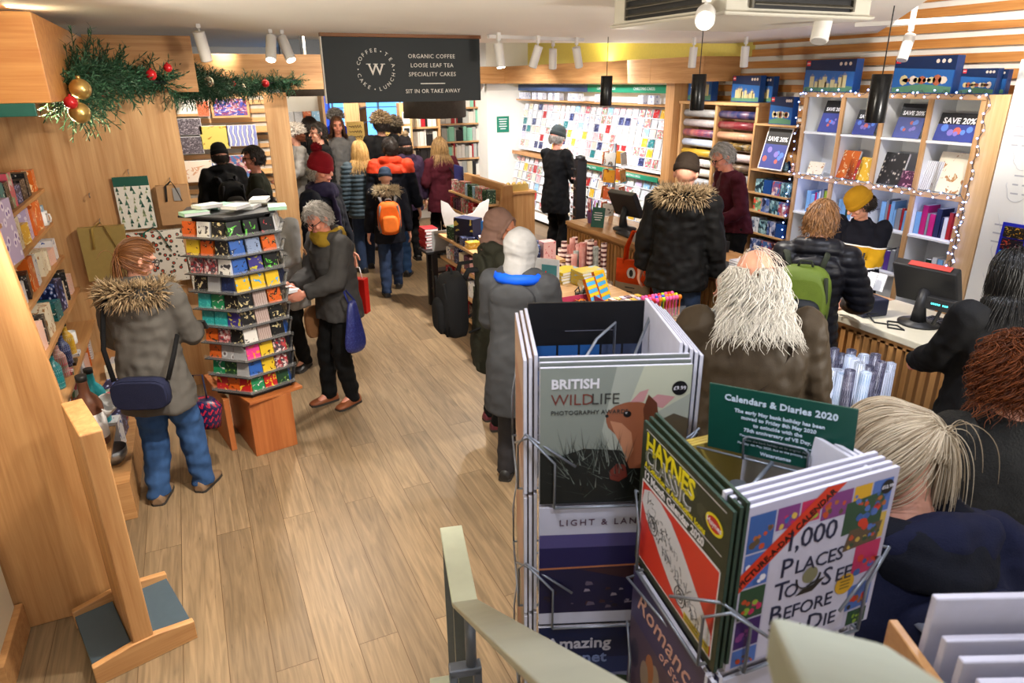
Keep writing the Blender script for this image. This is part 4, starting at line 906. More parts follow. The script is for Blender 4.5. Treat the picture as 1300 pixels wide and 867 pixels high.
# ---- construction toy boxes
def toybox(loc, w, h, d, label, tower, seed, rz=-PI/2, logo=True):
    t = thing('toy_box', label, 'toy box', loc, rz); rng = rc(seed)
    BLU = mat('toy_blue', (.01, .06, .25), .3, 0, .1); MB().box((0, d/2, h/2), (w, d, h), 0).build('carton', BLU, t, .001)
    q = MB(); F = frame((0, -.0006, 0), (1, 0, 0), (0, 0, 1)); W2 = w/2
    rect(q, F, -W2+.008, .008, W2-.008, h*.72, 0); shape(q, F, [(-W2, h*.70), (W2, h*.62), (W2, h), (-W2, h)], 1, .0002); shape(q, F, [(-W2+.008, .008), (W2-.008, .008), (W2-.008, h*.18), (0, h*.26), (-W2+.008, h*.15)], 4, .0003)
    for i in range(9):
        x = (-.32+.08*i+rng.uniform(-.02, .02))*w; hh = h*rng.uniform(.12, .38); ww = w*.045
        if tower: rect(q, F, x-ww, h*.15, x+ww, h*.15+hh, 2, .0004); shape(q, F, [(x-ww*1.2, h*.15+hh), (x+ww*1.2, h*.15+hh), (x, h*.15+hh+h*.1)], 3, .0004)
        else: shape(q, F, [(x+ww*1.6*math.cos(a), h*.36+hh*.4*math.sin(a)) for a in [k*PI/4 for k in range(8)]], (2, 3, 5)[i % 3], .0004)
    for i in range(3): disc(q, F, h*.055, 10, 5, W2*(.42+.18*i), h*.86, .0005)
    if logo: rect(q, F, -W2+.012, h*.82, -W2+.012+h*.15, h*.97, 6, .0005); text(q, 'LEGO', h*.055, F @ Matrix.Translation((-W2+.012+h*.075, h*.895, .0008)), 7, bold=.0006)
    q.build('front_print', [mat('toy_night', (.02, .10, .32), .3), mat('toy_dark', (.008, .02, .07), .3), mat('toy_stone', (.50, .42, .22), .4), mat('toy_rust', (.35, .10, .05), .4) if not tower else mat('toy_roof', (.12, .14, .25), .4), mat('toy_grass', (.08, .20, .12), .4), mat('toy_face', (.6, .5, .42), .4), RED, PAPER], t)
    return t
toybox((6.03, 5.38, 2.36), .62, .31, .10, 'blue toy construction box with towers, on the far end of the cubby bookcase top', True, 1)
toybox((6.03, 4.36, 2.36), .58, .31, .10, 'large blue toy construction box with a red engine, on the cubby bookcase above the till', False, 2)
toybox((6.03, 3.86, 2.36), .30, .20, .07, 'smaller grey-blue toy construction box at the near end of the cubby bookcase top', False, 3); toybox((6.115, 3.83, 2.36), .30, .19, .06, 'toy construction box standing behind the smaller grey-blue box', False, 31)
toybox((6.08, 7.42, 2.24), .46, .40, .10, 'tall blue toy construction box above the farther wrap roll column', True, 4)
toybox((6.08, 6.60, 2.24), .46, .29, .08, 'blue toy construction box with green base above the nearer wrap roll column', True, 5); toybox((6.18, 6.50, 2.24), .46, .28, .08, 'blue toy construction box standing behind the green-based box', True, 51)
toybox((6.0, 5.93, 2.02), .33, .29, .08, 'pale pink and white toy construction box above the show card', False, 6)
# ---- show cards
def showcard(loc, w, h, label, tilt=-.25, rz=-PI/2, border=True, txt='SAVE 20%'):
    t = thing('show_card', label, 'sign', loc, rz); rx = Matrix.Rotation(tilt, 4, 'X')
    q = MB().box((0, 0, h/2), (w, .006, h), 0).xf(rx); q.build('board', PAPER if border else BLACK, t)
    q = MB(); F = rx @ frame((0, -.0036, 0), (1, 0, 0), (0, 0, 1)); b = .012 if border else .0
    rect(q, F, -w/2+b, b, w/2-b, h*.62, 0, 0); rect(q, F, -w/2+b, h*.6, w/2-b, h-b, 1, .0002); text(q, txt, w*.19, F @ Matrix.Translation((0, h*.72, .0006)), 2, bold=.002)
    rng = rc(int(h*1000))
    for k in range(7): disc(q, F, w*rng.uniform(.05, .1), 9, 3+k % 3, (rng.uniform(-.34, .34))*w, h*rng.uniform(.2, .48), .0004+.0001*k)
    q.build('print', [mat('card_indigo', (.05, .07, .30), .35), BLACK, PAPER, mat('card_azure', (.12, .25, .75), .4), mat('card_coral', (.6, .14, .12), .4), mat('card_violet', (.25, .2, .6), .4)], t)
showcard((5.93, 5.93, 1.54), .36, .46, 'large white-edged show card reading save twenty percent below the pink toy box')
for i, (y, w, h, l) in enumerate(((5.33, .25, .32, 'dark show card in the topmost cubby nearest the toy shelves'), (4.90, .25, .24, 'violet show card in the topmost cubby half behind the tube pendant'), (4.44, .27, .31, 'dark show card in the third topmost cubby along'), (3.99, .36, .24, 'black show card in the topmost cubby nearest the poster panel'))):
    showcard((6.06, y, 1.972), w, h, l, -.3, border=False)
# ---- books in the cubbies
rg = rc(5)
CB = [(5.40, 1.53, .20, .13, 'cream', 'in the second cubby row, alone'), (5.02, 1.53, .20, .28, 'orange', 'white and orange picture book in the second cubby row'), (4.93, 1.53, .15, .20, 'red', 'small dark red book beside the orange picture book'), (4.80, 1.53, .17, .23, 'yellow', 'sunset coloured book beside the small dark red book'), (4.52, 1.53, .24, .30, 'black', 'black patterned book in the third cubby of the second row'), (4.33, 1.53, .16, .15, 'plum', 'brown plush-covered book by the black patterned book'), (4.13, 1.53, .18, .26, 'pale grey', 'grey marbled book by the oak post in the second row'), (3.96, 1.53, .28, .35, 'cream', 'large sandy illustrated book in the cubby nearest the poster')]
for i, (y, z, w, h, c, l) in enumerate(CB):
    me = cached(('cb', i), lambda: MB().box((0, 0, h/2), (w, .022, h), 0, None, [1, 1, 0, 0, 1, 1]).mesh('book', [PD[c], PAPER])); inst(me, 'picture_book', l if len(l.split()) > 4 and 'alone' not in l else 'small tan boxed book alone in the far second-row cubby', 'book', (6.05, y, z+.007), -PI/2, -.28, None, 'books displayed in the cubbies')
SPN = ['magenta', 'white', 'sky blue', 'lime', 'navy', 'grey', 'white-labelled', 'red', 'dark green', 'violet']
SPC = [mat('spine_'+n.replace('-', '_').replace(' ', '_'), c, .5) for n, c in zip(SPN, ('#B8186A', '#D8D8DC', '#78A8D8', '#9AB020', '#182048', '#80848C', '#C8CCDC', '#A01820', '#123828', '#5A3890'))]
def spines(y0, y1, z, x, where, grp, seed, hmin=.18, hmax=.27, dirn='y', fill=1.0, wmin=.018, wmax=.05, rz=-PI/2, names=SPN, cols=SPC, depth=.16, noun='book'):
    rng = rc(seed); y = y0; i = 0
    while y < y0 + (y1-y0)*fill and i < 55:
        w_ = rng.choice([wmin, (wmin+wmax)/2, wmax]); k = rng.randrange(len(names)); hh = rng.uniform(hmin, hmax)
        me = book_mesh((k, w_, depth, id(cols)), w_, depth, 1.0, cols[k])
        loc = (x, y + w_/2, z+.001) if dirn == 'y' else (y + w_/2, x, z+.001)
        inst(me, 'book', f'{names[k]} {noun}, {ORD[i]} along {where}', 'book', loc, rz, 0, (.96, 1, hh), grp); y += w_ + .001; i += 1
for c_, y in enumerate((5.18, 4.72, 4.26, 3.80)):
    nm = ('far', 'second', 'third', 'near')[c_]
    spines(y, y+.40, 1.13, 6.16, f'the lower shelf of the {nm} cubby', 'books on the lower cubby shelves', 60+c_, fill=(.7, .8, .75, .95)[c_], wmin=.024, wmax=.055)
    if c_ != 1: spines(y, y+.40, .72, 6.16, f'the bottom shelf of the {nm} cubby', 'books on the bottom cubby shelves', 70+c_, fill=.5, wmin=.03, wmax=.055)

# ---- boxed toys between
rg = rc(8); TOYN = ['blue', 'navy', 'silver', 'teal', 'dark blue', 'red', 'white', 'green']; TOYA = [art('toy_'+n.replace(' ', '_'), a, b, c, 'cells', 4) for n, a, b, c in zip(TOYN, ('#204078', '#141E48', '#8890A0', '#1A5870', '#101A40', '#982028', '#D0D0D4', '#287048'), ('#88A8D8', '#4868A8', '#D8DCE4', '#A8D0D8', '#B8C8E0', '#E8C0A8', '#A82838', '#C8E0B8'), ('#D8A858', '#C8C8D8', '#485878', '#103040', '#3858A0', '#401018', '#3868A8', '#D84838'))]
for r_, (z, n, h) in enumerate(((1.26, 4, .15), (1.05, 4, .16), (.80, 4, .17), (.52, 3, .2))):
    for dpt in (0, 1):
        for i in range(n):
            k = rg.randrange(8); w = .52/n*.92; me = box_mesh(('toy', k, n), w, .12, h, TOYA[k], TOYA[k])
            inst(me, 'toy_carton', f'{TOYN[k]} boxed toy, {ORD[i]} along the {ORD[r_]} toy shelf, {("front", "back")[dpt]} row', 'toy box', (6.03+.14*dpt, 5.70+.13*i*4/n, z+.001), -PI/2+rg.uniform(-.06, .06), 0, None, 'boxed toys on the toy shelves')
for i in range(9):
    k = rg.randrange(8); q = MB(); q.lathe([(.002, 0), (.045, .01), (.055, .045), (.045, .085), (.03, .10), (.034, .12), (.022, .145), (.002, .15)], 14); me = cached(('nov', k), lambda: q.mesh('novelty_toy', [TOYA[k]]))
    inst(me, 'novelty_toy', f'{TOYN[k]} rounded novelty toy, {ORD[i]} along the counter-height toy shelf', 'toy', (5.86+.08*(i % 2), 5.62+.055*i, .801), rg.uniform(0, 6), 0, None, 'novelty toys at counter height') if False else inst(me, 'novelty_toy', f'{TOYN[k]} rounded novelty toy, {ORD[i]} along the front of the top toy shelf', 'toy', (6.05+.1*(i % 2), 5.69+.058*i, 1.521), rg.uniform(0, 6), 0, (.6, .6, .7), 'novelty toys on the top toy shelf')

# ---- left bay goods
def mug(loc, m, label, s=1.0, rz=0, grp='mugs in the left bay'):
    t = thing('mug', label, 'mug', loc, rz, grp); MB().lathe([(.002, .004), (.036*s, 0), (.041*s, .01), (.041*s, .095*s), (.037*s, .095*s), (.036*s, .012), (.002, .010)], 20).build('cup', m, t); MB().tube([(.039*s, 0, .078*s), (.062*s, 0, .075*s), (.068*s, 0, .05*s), (.06*s, 0, .026*s), (.039*s, 0, .024*s)], .006*s, 7).build('handle', m, t); return t
def bottle(loc, m, mlab, label, s=1.0, prof=None, grp=None):
    t = thing('bottle', label, 'bottle', loc, 0, grp); MB().lathe(prof or [(.002, 0), (.05*s, 0), (.052*s, .01), (.052*s, .17*s), (.04*s, .20*s), (.02*s, .225*s), (.018*s, .27*s), (.02*s, .275*s), (.002, .276*s)], 22).build('glass', m, t)
    if mlab: MB().lathe([(.0525*s, .03*s), (.0532*s, .03*s), (.0532*s, .14*s), (.0525*s, .14*s)], 22).build('label_band', mlab, t)
    MB().cyl((0, 0, .276*s), (0, 0, .30*s), .021*s, n=14).build('cap', BLACK, t); return t
rg = rc(12)
def lbox(x, y, z, w, d, h, c, label, rz=None):
    me = box_mesh(('lb', c, w, d, h), w, d, h, PD[c] if c in PD else c, PD[c] if c in PD else c); return inst(me, 'gift_box', label, 'box', (x, y, z+.001), PI/2+rg.uniform(-.15, .15) if rz is None else rz, 0, None, 'gift boxes in the left bay')
LBN = ['top', 'second', 'third', 'fourth', 'fifth', 'lowest']
CHO = ['sky blue', 'pale grey', 'white and blue', 'navy', 'white floral', 'cream', 'black', 'yellow', 'teal', 'white and coral', 'orange', 'plum', 'lilac']
for si, (z, x) in enumerate(zip(LBZ, LBX)):
    gap = (LBZ[si-1] if si else 2.3) - z - .05
    for row in (0, 1):
        y = 3.7 if row == 0 else 3.75; i = 0
        while y < 6.05:
            w = rg.uniform(.09, .17); h = min(gap, rg.uniform(.10, .24)) * (1 if row == 0 else 1.0); c = rg.choice(CHO)
            if (si, row) in ((4, 0), (5, 0)) or (row == 0 and rg.random() < .16): y += w; continue
            lbox(x - .09 - row*.22, y+w/2, z, round(w, 2), .13, round(h, 2), c, f'{c} gift box, {ORD[i]} along the {LBN[si]} left bay shelf, {("front", "back")[row]} row'); i += 1; y += w + rg.uniform(.01, .05)
lbox(-1.02, 4.72, 1.53, .34, .05, .36, 'lilac', 'tall pale lilac boxed print leaning at the near end of the left bay', PI/2-.1)
mug((-1.04, 6.02, 1.531), SHELFW, 'white mug with a round handle against the bag panel', 1.1, -.5); mug((-.98, 5.62, .721), SHELFW, 'white enamel mug lying on the low oak shelf', 1.0, 1.2)
for i, (y, c) in enumerate(((4.35, 'white and blue'), (4.55, 'black'), (4.75, 'teal'), (4.95, 'white floral'), (5.15, 'navy'), (5.35, 'yellow'))):
    bottle((-.955, y, .721), PD[c], None, f'{c} patterned drinking flask, {ORD[i]} along the low left bay shelf', .8, None, 'patterned flasks in the left bay')
for i, (y, c) in enumerate(((5.0, 'white floral'), (5.18, 'black'), (5.36, 'white and blue'))):
    lbox(-.95, y, .44, .1, .1, .3, c, f'{c} tall tin, {ORD[i]} along the front of the lowest left bay shelf')
bottle((-.775, 4.45, .441), mat('brown_clay', (.14, .055, .03), .35), PAPER, 'large brown bottle with white label by the fin display', 1.5)
bottle((-.775, 4.72, .441), mat('aqua', (.03, .42, .50), .35), None, 'aqua bottle behind the large brown bottle', 1.3)
mug((-.74, 4.55, .60), mat('enamel', (.7, .72, .74), .25), 'wide pale enamel basin-like mug tilted beside the brown bottle', 1.5, 2.5).rotation_euler = (.9, .2, .5)
t = thing('metal_bowl', 'small grey metal bowl on the plinth by the fin display', 'bowl', (-.72, 4.5, .262)); MB().lathe([(.002, 0), (.05, .0), (.085, .05), (.09, .10), (.086, .10), (.08, .05), (.045, .008), (.002, .008)], 24).build('bowl', mat('brushed', (.4, .42, .44), .3, .8), t)
for i, (y, c, w, h) in enumerate(((4.72, 'white and blue', .12, .2), (4.9, 'navy', .2, .18), (5.15, 'white floral', .13, .22), (5.35, 'navy', .22, .2), (5.6, 'cream', .16, .24), (5.85, 'pale grey', .2, .2))): lbox(-.74, y, .26, w, .14, h, c, f'{c} gift box, {ORD[i]} along the oak plinth below the left bay')
# bags on the end panel
def hangbag(x0, x1, z0, z1, m, hm, label, trim=None, flat=False, dep=.07, name='gift_bag'):
    t = thing(name, label, 'gift bag', ((x0+x1)/2, 6.185, z0)); w, h = x1-x0, z1-z0; d = .012 if flat else dep
    MB().prism([(-w/2, -d, 0), (w/2, -d, 0), (w/2, -.008, 0), (-w/2, -.008, 0)], (0, 0, h)).build('bag_body', m, t, .002)
    for k in (-1, 1): pass
    MB().tube([(-w*.22, -d-.004, h*.6), (-w*.18, -d-.006, h*.98), (0, -d*.5, h+.03), (w*.10, -d-.006, h*.98), (w*.26, -d-.004, h*.6)], .013, 6, flat=.2).build('handle', hm, t) if not flat else None
    MB().tube([(0, .012, h+.05), (0, -.03, h+.05), (0, -.045, h+.035), (0, -.04, h+.02)], .003, 5).build('hook', STEEL, t)
    if trim: MB().prism([(-w/2+.001, -d-.001, h*.82), (w/2-.001, -d-.001, h*.82), (w/2-.001, -d-.001, h), (-w/2+.001, -d-.001, h)], (0, .0008, 0)).build('header', trim, t)
    return t
GOLD = mat('gold_paper', (.36, .27, .09), .45, .2); ROB = art('robin', '#DCDAD4', '#C8402A', '#39443C', 'dots', 11)
TRE = art('trees', '#E0E2DC', '#183A30', '#7A9A60', 'dots', 7)
hangbag(-.85, -.53, 1.05, 1.47, GOLD, mat('gold_ribbon', (.42, .30, .08), .4), 'gold gift bag with ribbon handles hanging on the oak end panel')
t = hangbag(-.55, -.30, 1.42, 1.83, mat('wrap_white', (.75, .76, .72), .6), GREEN, 'flat pack of tree-patterned gift wrap hanging on the oak end panel', GREEN, True)
q = MB(); F = frame((0, -.0135, 0), (1, 0, 0), (0, 0, 1)); rng = rc(4)
for i in range(45):
    x, z, k = -.10+.05*(i % 5)+rng.uniform(-.008, .008), .012+.036*(i//5)+.012*(i % 2), rng.uniform(.012, .024); shape(q, F, [(x-k*.6, z), (x+k*.6, z), (x, z+k*1.9)], rng.randrange(3), .0003*(i % 5))
q.build('tree_print', [mat('tree_dark', (.02, .09, .07), .6), mat('tree_mid', (.08, .2, .15), .6), mat('tree_light', (.3, .38, .22), .6)], t)
t = hangbag(-.26, -.03, 1.44, 1.75, CARD, BLACK, 'plain kraft gift bag with black ribbon and grey tag on the oak end panel'); MB().box((.03, -.078, .24), (.055, .002, .10)).build('gift_tag', mat('tag_grey', (.25, .25, .26), .6), t)
hangbag(-.53, -.13, .98, 1.40, ROB, mat('green_ribbon', (.01, .12, .09), .5), 'white robin-patterned gift bag with green ribbon behind the parka shopper')
hangbag(-.12, -.02, .85, 1.22, ROB, GREEN, 'second robin-patterned gift bag half behind the revolving card rack')
t = thing('hook', 'bare wire hook on the oak end panel above the gold bag', 'hook', (-.72, 6.2, 1.72)); MB().tube([(0, 0, 0), (0, -.04, 0), (0, -.05, -.012), (0, -.042, -.03), (0, -.03, -.025)], .0035, 6).build('wire', STEEL, t)

# ---- garland
GL = thing('christmas_garland', 'thick green fir garland with red and gold baubles along the oak headers', 'garland', (-.4, 5.2, 2.3))
gp = [at_y(92, 135, 4.75), at_y(92, 100, 5.0), at_y(122, 98, 5.6), at_y(160, 96, 6.05), at_y(205, 104, 6.1), at_y(250, 106, 7.4), at_y(285, 110, 8.8), at_y(330, 108, 9.4), at_y(376, 102, 9.45)]
gr_ = [.17, .24, .24, .19, .17, .16, .17, .16, .14]; rng = rc(2); q = MB(); core = MB()
core.tube([p_ - GL.location for p_ in gp], .02, 6, 2)
dens = []
for i in range(len(gp)-1):
    L = (gp[i+1]-gp[i]).length
    for k in range(int(L*300)): dens.append((i, rng.random()))
for i, f in dens:
    c = gp[i].lerp(gp[i+1], f) - GL.location; r_ = gr_[i]*(1-f)+gr_[i+1]*f; d = V((rng.gauss(0, 1), rng.gauss(0, 1), rng.gauss(0, .9))).normalized(); L = r_*rng.uniform(.6, 1.35); tip = c + d*L + V((0, 0, -.03*rng.random()))
    q.tube([c, tip], .0025, 3, 0, False, False); ax = (tip-c).normalized(); o1 = ax.orthogonal().normalized(); o2 = ax.cross(o1); mi = rng.choice((0, 0, 1))
    for j in range(15):
        b = c.lerp(tip, .25+.75*j/14); a = j*2.4; n = (ax*.75 + (o1*math.cos(a)+o2*math.sin(a))).normalized()*rng.uniform(.032, .052); sd = ax.cross(n).normalized()*.0034
        q.add([b-sd, b+sd, b+n*.6+sd, b+n, b+n*.6-sd], [(0, 1, 2, 3, 4)], mi)
FIR1, FIR2 = mat('fir_dark', (.018, .075, .036), .6, 0, .2), mat('fir_light', (.055, .165, .085), .55, 0, .2)
q.join(core); o = q.build('foliage', [FIR1, FIR2, BLACK], GL); o['kind'] = 'stuff'
BGOLD = mat('bauble_gold', (.62, .42, .14), .28, .85); BRED = mat('bauble_red', (.50, .015, .02), .18, .2); BSIL = mat('bauble_silver', (.7, .65, .5), .2, .8)
for px, py, y, r_, m, l in ((102, 113, 4.75, .055, BGOLD, 'large gold bauble'), (101, 143, 4.65, .055, BGOLD, 'lower gold bauble'), (90, 130, 4.6, .034, BRED, 'red bauble by the gold pair'), (114, 95, 5.3, .034, BRED, 'red bauble'), (132, 117, 5.5, .032, BRED, 'red bauble'), (192, 95, 5.92, .036, BRED, 'red bauble mid garland'), (213, 86, 5.96, .030, BRED, 'red bauble'), (265, 104, 7.4, .045, BSIL, 'pale gold bauble'), (296, 106, 8.9, .03, BRED, 'red bauble'), (308, 110, 9.2, .04, BSIL, 'pale gold bauble'), (337, 106, 9.25, .045, BRED, 'red bauble at the far end')):
    p_ = at_y(px, py, y-.12) - GL.location; b = MB().ell(p_, r_, 16, 10); b.cyl(p_+V((0, 0, r_*.95)), p_+V((0, 0, r_*1.25)), r_*.2, n=8); b.build('bauble', m, GL)['label'] = l

# ---- framed prints on the rack
PRN = [(222, 250, 120, 148, 'pale sketch print in an oak frame, top row', ('#D8D8D0', '#909088', '#F0F0EA', 'waves', 6), 'oak'), (252, 264, 128, 148, 'small orange card set beside the pale sketch print', ('#D06030', '#E8D8C8', '#A03818', 'lines', 3), None), (270, 314, 122, 150, 'colourful crowd painting in an oak frame, top row', ('#B8B0C8', '#8A2838', '#3048A0', 'cells', 14), 'oak'), (228, 254, 150, 172, 'dark grey crowd photograph, upper of the pair', ('#A8A0A8', '#302830', '#605860', 'cells', 20), None), (230, 256, 173, 196, 'dark grey crowd photograph, lower of the pair', ('#A098A0', '#302830', '#605860', 'cells', 20), None), (257, 288, 159, 190, 'yellow flower print on the middle row', ('#C8B860', '#A87828', '#E0D8A0', 'blobs', 4), None), (290, 324, 158, 186, 'blue and white abstract print on the middle row', ('#E0DCD0', '#2838A0', '#8890C8', 'waves', 2), None), (236, 268, 203, 232, 'cream print on the lower row behind the black beanie', ('#E0D0C0', '#C89878', '#F0E8E0', 'blobs', 3), None), (292, 320, 196, 226, 'multicoloured print on the lower row', ('#D8D0C8', '#A84048', '#4870A8', 'cells', 9), None)]
for i, (x0, x1, y0, y1, l, a, fr) in enumerate(PRN):
    c0, c1 = at_y(x0, y1, 10.78), at_y(x1, y0, 10.78); w, h = c1.x-c0.x, c1.z-c0.z; t = thing('framed_print', l + ' on the slatted rack', 'print', ((c0.x+c1.x)/2, 10.78, c0.z)); MB().box((0, 0, h/2), (w, .02, h)).build('backing', PALEX if fr else PAPER, t)
    k = .03 if fr else .004; MB().box((0, -.011, h/2), (w-2*k, .004, h-2*k)).build('picture', art('print%d' % i, *a), t)
for i in range(14):
    nm, m = PAL[rc(i).randrange(len(PAL))]; me = box_mesh(('pr', nm), .12, .04, .16, m, m); inst(me, 'card_pack', f'{nm} card pack, {ORD[i % 7]} along the {("low", "lower middle")[i//7]} print rack ledge', 'card pack', (-.1+.15*(i % 7), 10.85, (.704, 1.284)[i//7]), 0, -.15, None, 'card packs on the print rack')
for k in range(5):
    for i in range(5):
        nm, m = PAL[rc(i*7+k*3).choice((6, 0, 11, 13, 14, 8))]; me = box_mesh(('gs', nm), .12, .1, .2, m, m); inst(me, 'gift_box', f'{nm} gift box, {ORD[i]} along the {ORD[k]} gift shelf behind the partition fin', 'box', (1.45+.135*i, 11.83, GSZ[k]+.001), 0, 0, (1, 1, (1, 1, .9, 1, 1.1)[k]), 'boxes on the gift shelf')
# ---- back bookcases
BN = ['red', 'white', 'black', 'teal', 'cream', 'blue', 'orange', 'mint', 'grey']; BCc = [mat('back_'+n, c, .5) for n, c in zip(BN, ('#A8202C', '#D8D4CC', '#1A181A', '#287078', '#CFC4A8', '#34509A', '#C8602C', '#8AC8B0', '#8A8884'))]
BNR = ['red', 'white', 'black', 'white', 'cream', 'red', 'grey', 'white', 'mint']; BCR = [BCc[BN.index(n)] for n in BNR]
for k, z in enumerate(BSZ[1:]): spines(4.49, 5.38, z, 13.42, f'the {ORD[k]} shelf up of the red and white bookcase', 'books on the red and white bookcase', 100+k, .2, .29, 'x', 1, .03, .12, 0, BNR, BCR)
for k, z in enumerate(BSZ[1:]): spines(3.84, 4.28, z, 12.72, f'the {ORD[k]} shelf up of the narrow bookcase', 'books on the narrow bookcase', 120+k, .2, .29, 'x', 1, .04, .13, 0, BNR, BCR)
for i, z in enumerate((1.2, 1.65, 1.9)):
    t = thing('notice', f'{("lowest", "middle", "topmost")[i]} white notice hanging on the oak end post', 'notice', (3.66, 12.395, z)); MB().box((0, 0, 0), (.13, .004, .2)).build('paper', PAPER, t); MB().box((0, -.003, .03), (.10, .002, .09)).build('printed_patch', (mat('pink_patch', (.6, .2, .25), .6), BLACK, BLACK)[i], t)
# display tables at the back
for ti, (x, y, l) in enumerate(((3.0, 13.6, 'long display table of books and poster stands at the back'), (2.7, 16.6, 'farther display table in front of the shop window'))):
    t = thing('display_table', l, 'table', (x, y, 0)); MB().span((-1.1, -.35, .74), (1.1, .35, .80)).build('table_top', PALEX, t)
    for sx in (-1.0, 1.0):
        for sy in (-.3, .3): MB().span((sx-.03, sy-.03, 0), (sx+.03, sy+.03, .74)).build('leg', PALEZ, t)
    rng = rc(40+ti)
    for i in range(9):
        for j in range(rng.choice((2, 3, 4))):
            k = rng.randrange(len(BN)); inst(flat_mesh(('bt', k), .17, .24, .03, BCc[k]), 'book', f'{BN[k]} book, {ORD[j]} up in the {ORD[i]} pile of the {("long", "farther")[ti]} back table', 'book', (x-.95+.235*i, y-.12+.1*(i % 2), .801+.031*j), rng.uniform(-.1, .1), 0, None, 'books piled on the back tables')
for i, (px, py) in enumerate(((452, 172), (496, 182))):
    p_ = at_d(px, py, 12.7); t = thing('poster_stand', ('mustard lettered poster stand nearer the long-haired woman', 'mustard lettered poster stand behind the orange-shouldered man')[i], 'sign', (p_.x, p_.y, 0)); h = p_.z + .22; MB().box((0, 0, h-.2), (.30, .02, .42)).build('board', mat('poster_mustard', (.62, .42, .12), .6), t); MB().span((-.02, .0, 0), (.02, .02, h-.35)).build('stem', BLACK, t); MB().span((-.1, -.06, 0), (.1, .06, .01)).build('foot', BLACK, t)
    q = MB(); F = frame((0, -.0112, h-.2), (1, 0, 0), (0, 0, 1))
    for j in range(4):
        q.tube([F @ V((-.11+.22*u/16, .13-.085*j+.018*math.sin(u*1.9+j)+.012*math.sin(u*4.1), .001)) for u in range(17)], .006, 4)
    q.build('lettering', mat('poster_ink', (.08, .03, .02), .6), t)
# ------------------------------------------------------------------ revolving hexagonal card rack near the parka shopper
HX = thing('revolving_rack', 'tall revolving rack of small card decks on a cherry wood plinth', 'display rack', (.21, 4.98, 0), 0)
hxz = [.475 + .122*i for i in range(10)]
b = MB(); b.prism([(-.15, -.30, 0), (.15, -.30, 0), (.15, .30, 0), (-.15, .30, 0)], (0, 0, .42)).xf(Matrix.Rotation(R(11), 4, 'Z')).build('plinth', CHERZ, HX, .004)
b = MB(); b.prism([(-.20, -.31, .42), (.20, -.31, .42), (.20, .31, .42), (-.20, .31, .42)], (0, 0, .022)).xf(Matrix.Rotation(R(20), 4, 'Z')).build('plinth_top', CHERX, HX, .003)
b = MB(); b.prism([(-.02, -.28, 0), (.02, -.28, 0), (.02, .28, 0), (-.02, .28, 0)], (0, 0, .41)).xf(Matrix.Translation((-.28, .12, 0)) @ Matrix.Rotation(R(11), 4, 'Z')).build('side_fin', CHERZ, HX, .003)
MB().cyl((0, 0, .44), (0, 0, 1.70), .03, n=16).build('pole', BLACK, HX)
def hexring(ap, z): return [V((ap/math.cos(PI/6)*math.cos(a), ap/math.cos(PI/6)*math.sin(a), z)) for a in [R(-70) + PI/6 + k*PI/3 for k in range(6)]]
q = MB()
for z, ap in ((.446, .25), (1.70, .295)): q.prism(hexring(ap, z), (0, 0, .012))
MB().join(q).build('core_caps', BLACK, HX)
MB().loft([hexring(.18, .46), hexring(.225, 1.70)], 0, True, False).build('core', mat('core_dark', (.025, .024, .026), .5), HX)
DK = {'black': ('#141416', '#C8B888', '#484850', 'blobs', 3), 'black and green': ('#101214', '#58B838', '#D8D8D0', 'blobs', 2.2), 'black and red': ('#131315', '#B8202C', '#D8D8D0', 'blobs', 3), 'blue': ('#2858A8', '#101830', '#D8E0F0', 'blobs', 2.5), 'blue-grey': ('#8090B0', '#181C30', '#D8D8E8', 'blobs', 3), 'orange': ('#C85818', '#2A1208', '#E8B060', 'blobs', 2.5), 'purple': ('#38307A', '#B8B030', '#C8C0E8', 'blobs', 2.5), 'yellow and blue': ('#D8B020', '#4898D0', '#E8E8E0', 'blobs', 2.4), 'pinkish grey': ('#A08A84', '#8C7670', '#B8A49C', 'waves', 2), 'white': ('#D8D4CE', '#383438', '#A8A098', 'blobs', 1.8), 'pink and orange': ('#D83888', '#E88828', '#F0D0A0', 'blobs', 2.2), 'yellow': ('#D8B428', '#4A2A18', '#D86838', 'blobs', 2.5), 'white and red': ('#E0DCD8', '#B02028', '#484048', 'cells', 6), 'green': ('#1C8050', '#D8D0D0', '#402858', 'blobs', 2.5), 'red': ('#B82020', '#E8C828', '#E0B898', 'blobs', 2.4), 'grey': ('#9A9A9C', '#5A4848', '#C0C0C2', 'dots', 1.6), 'navy': ('#18244A', '#2C3C68', '#0C1430', 'blobs', 3), 'teal': ('#28A0A0', '#48C0B8', '#187878', 'blobs', 3), 'dark green': ('#1A3A24', '#6A9038', '#D8D8C8', 'blobs', 3)}
DKM = {k: art('deck_'+k.replace(' ', '_').replace('-', '_'), *v) for k, v in DK.items()}
FRONT = [['black and green', 'black and green', 'black and red'], ['blue', 'blue-grey', 'orange'], ['blue', 'purple', 'black and green'], ['yellow and blue']*3, ['black', 'pinkish grey', 'orange'], ['black', 'pinkish grey', 'black'], ['white', 'pinkish grey', 'black'], ['pink and orange', 'yellow', 'white and red'], ['blue', 'yellow', 'white and red'], ['green', 'red', 'dark green']][::-1]
RIGHT = [['white', 'white', 'grey'], ['grey', 'grey', 'grey'], ['black', 'black', 'white'], ['navy', 'navy', 'navy'], ['black', 'black', 'black'], ['black', 'black', 'black'], ['blue', 'blue', 'black'], ['black', 'navy', 'black'], ['black', 'navy', 'black'], ['blue', 'black', 'black']][::-1]
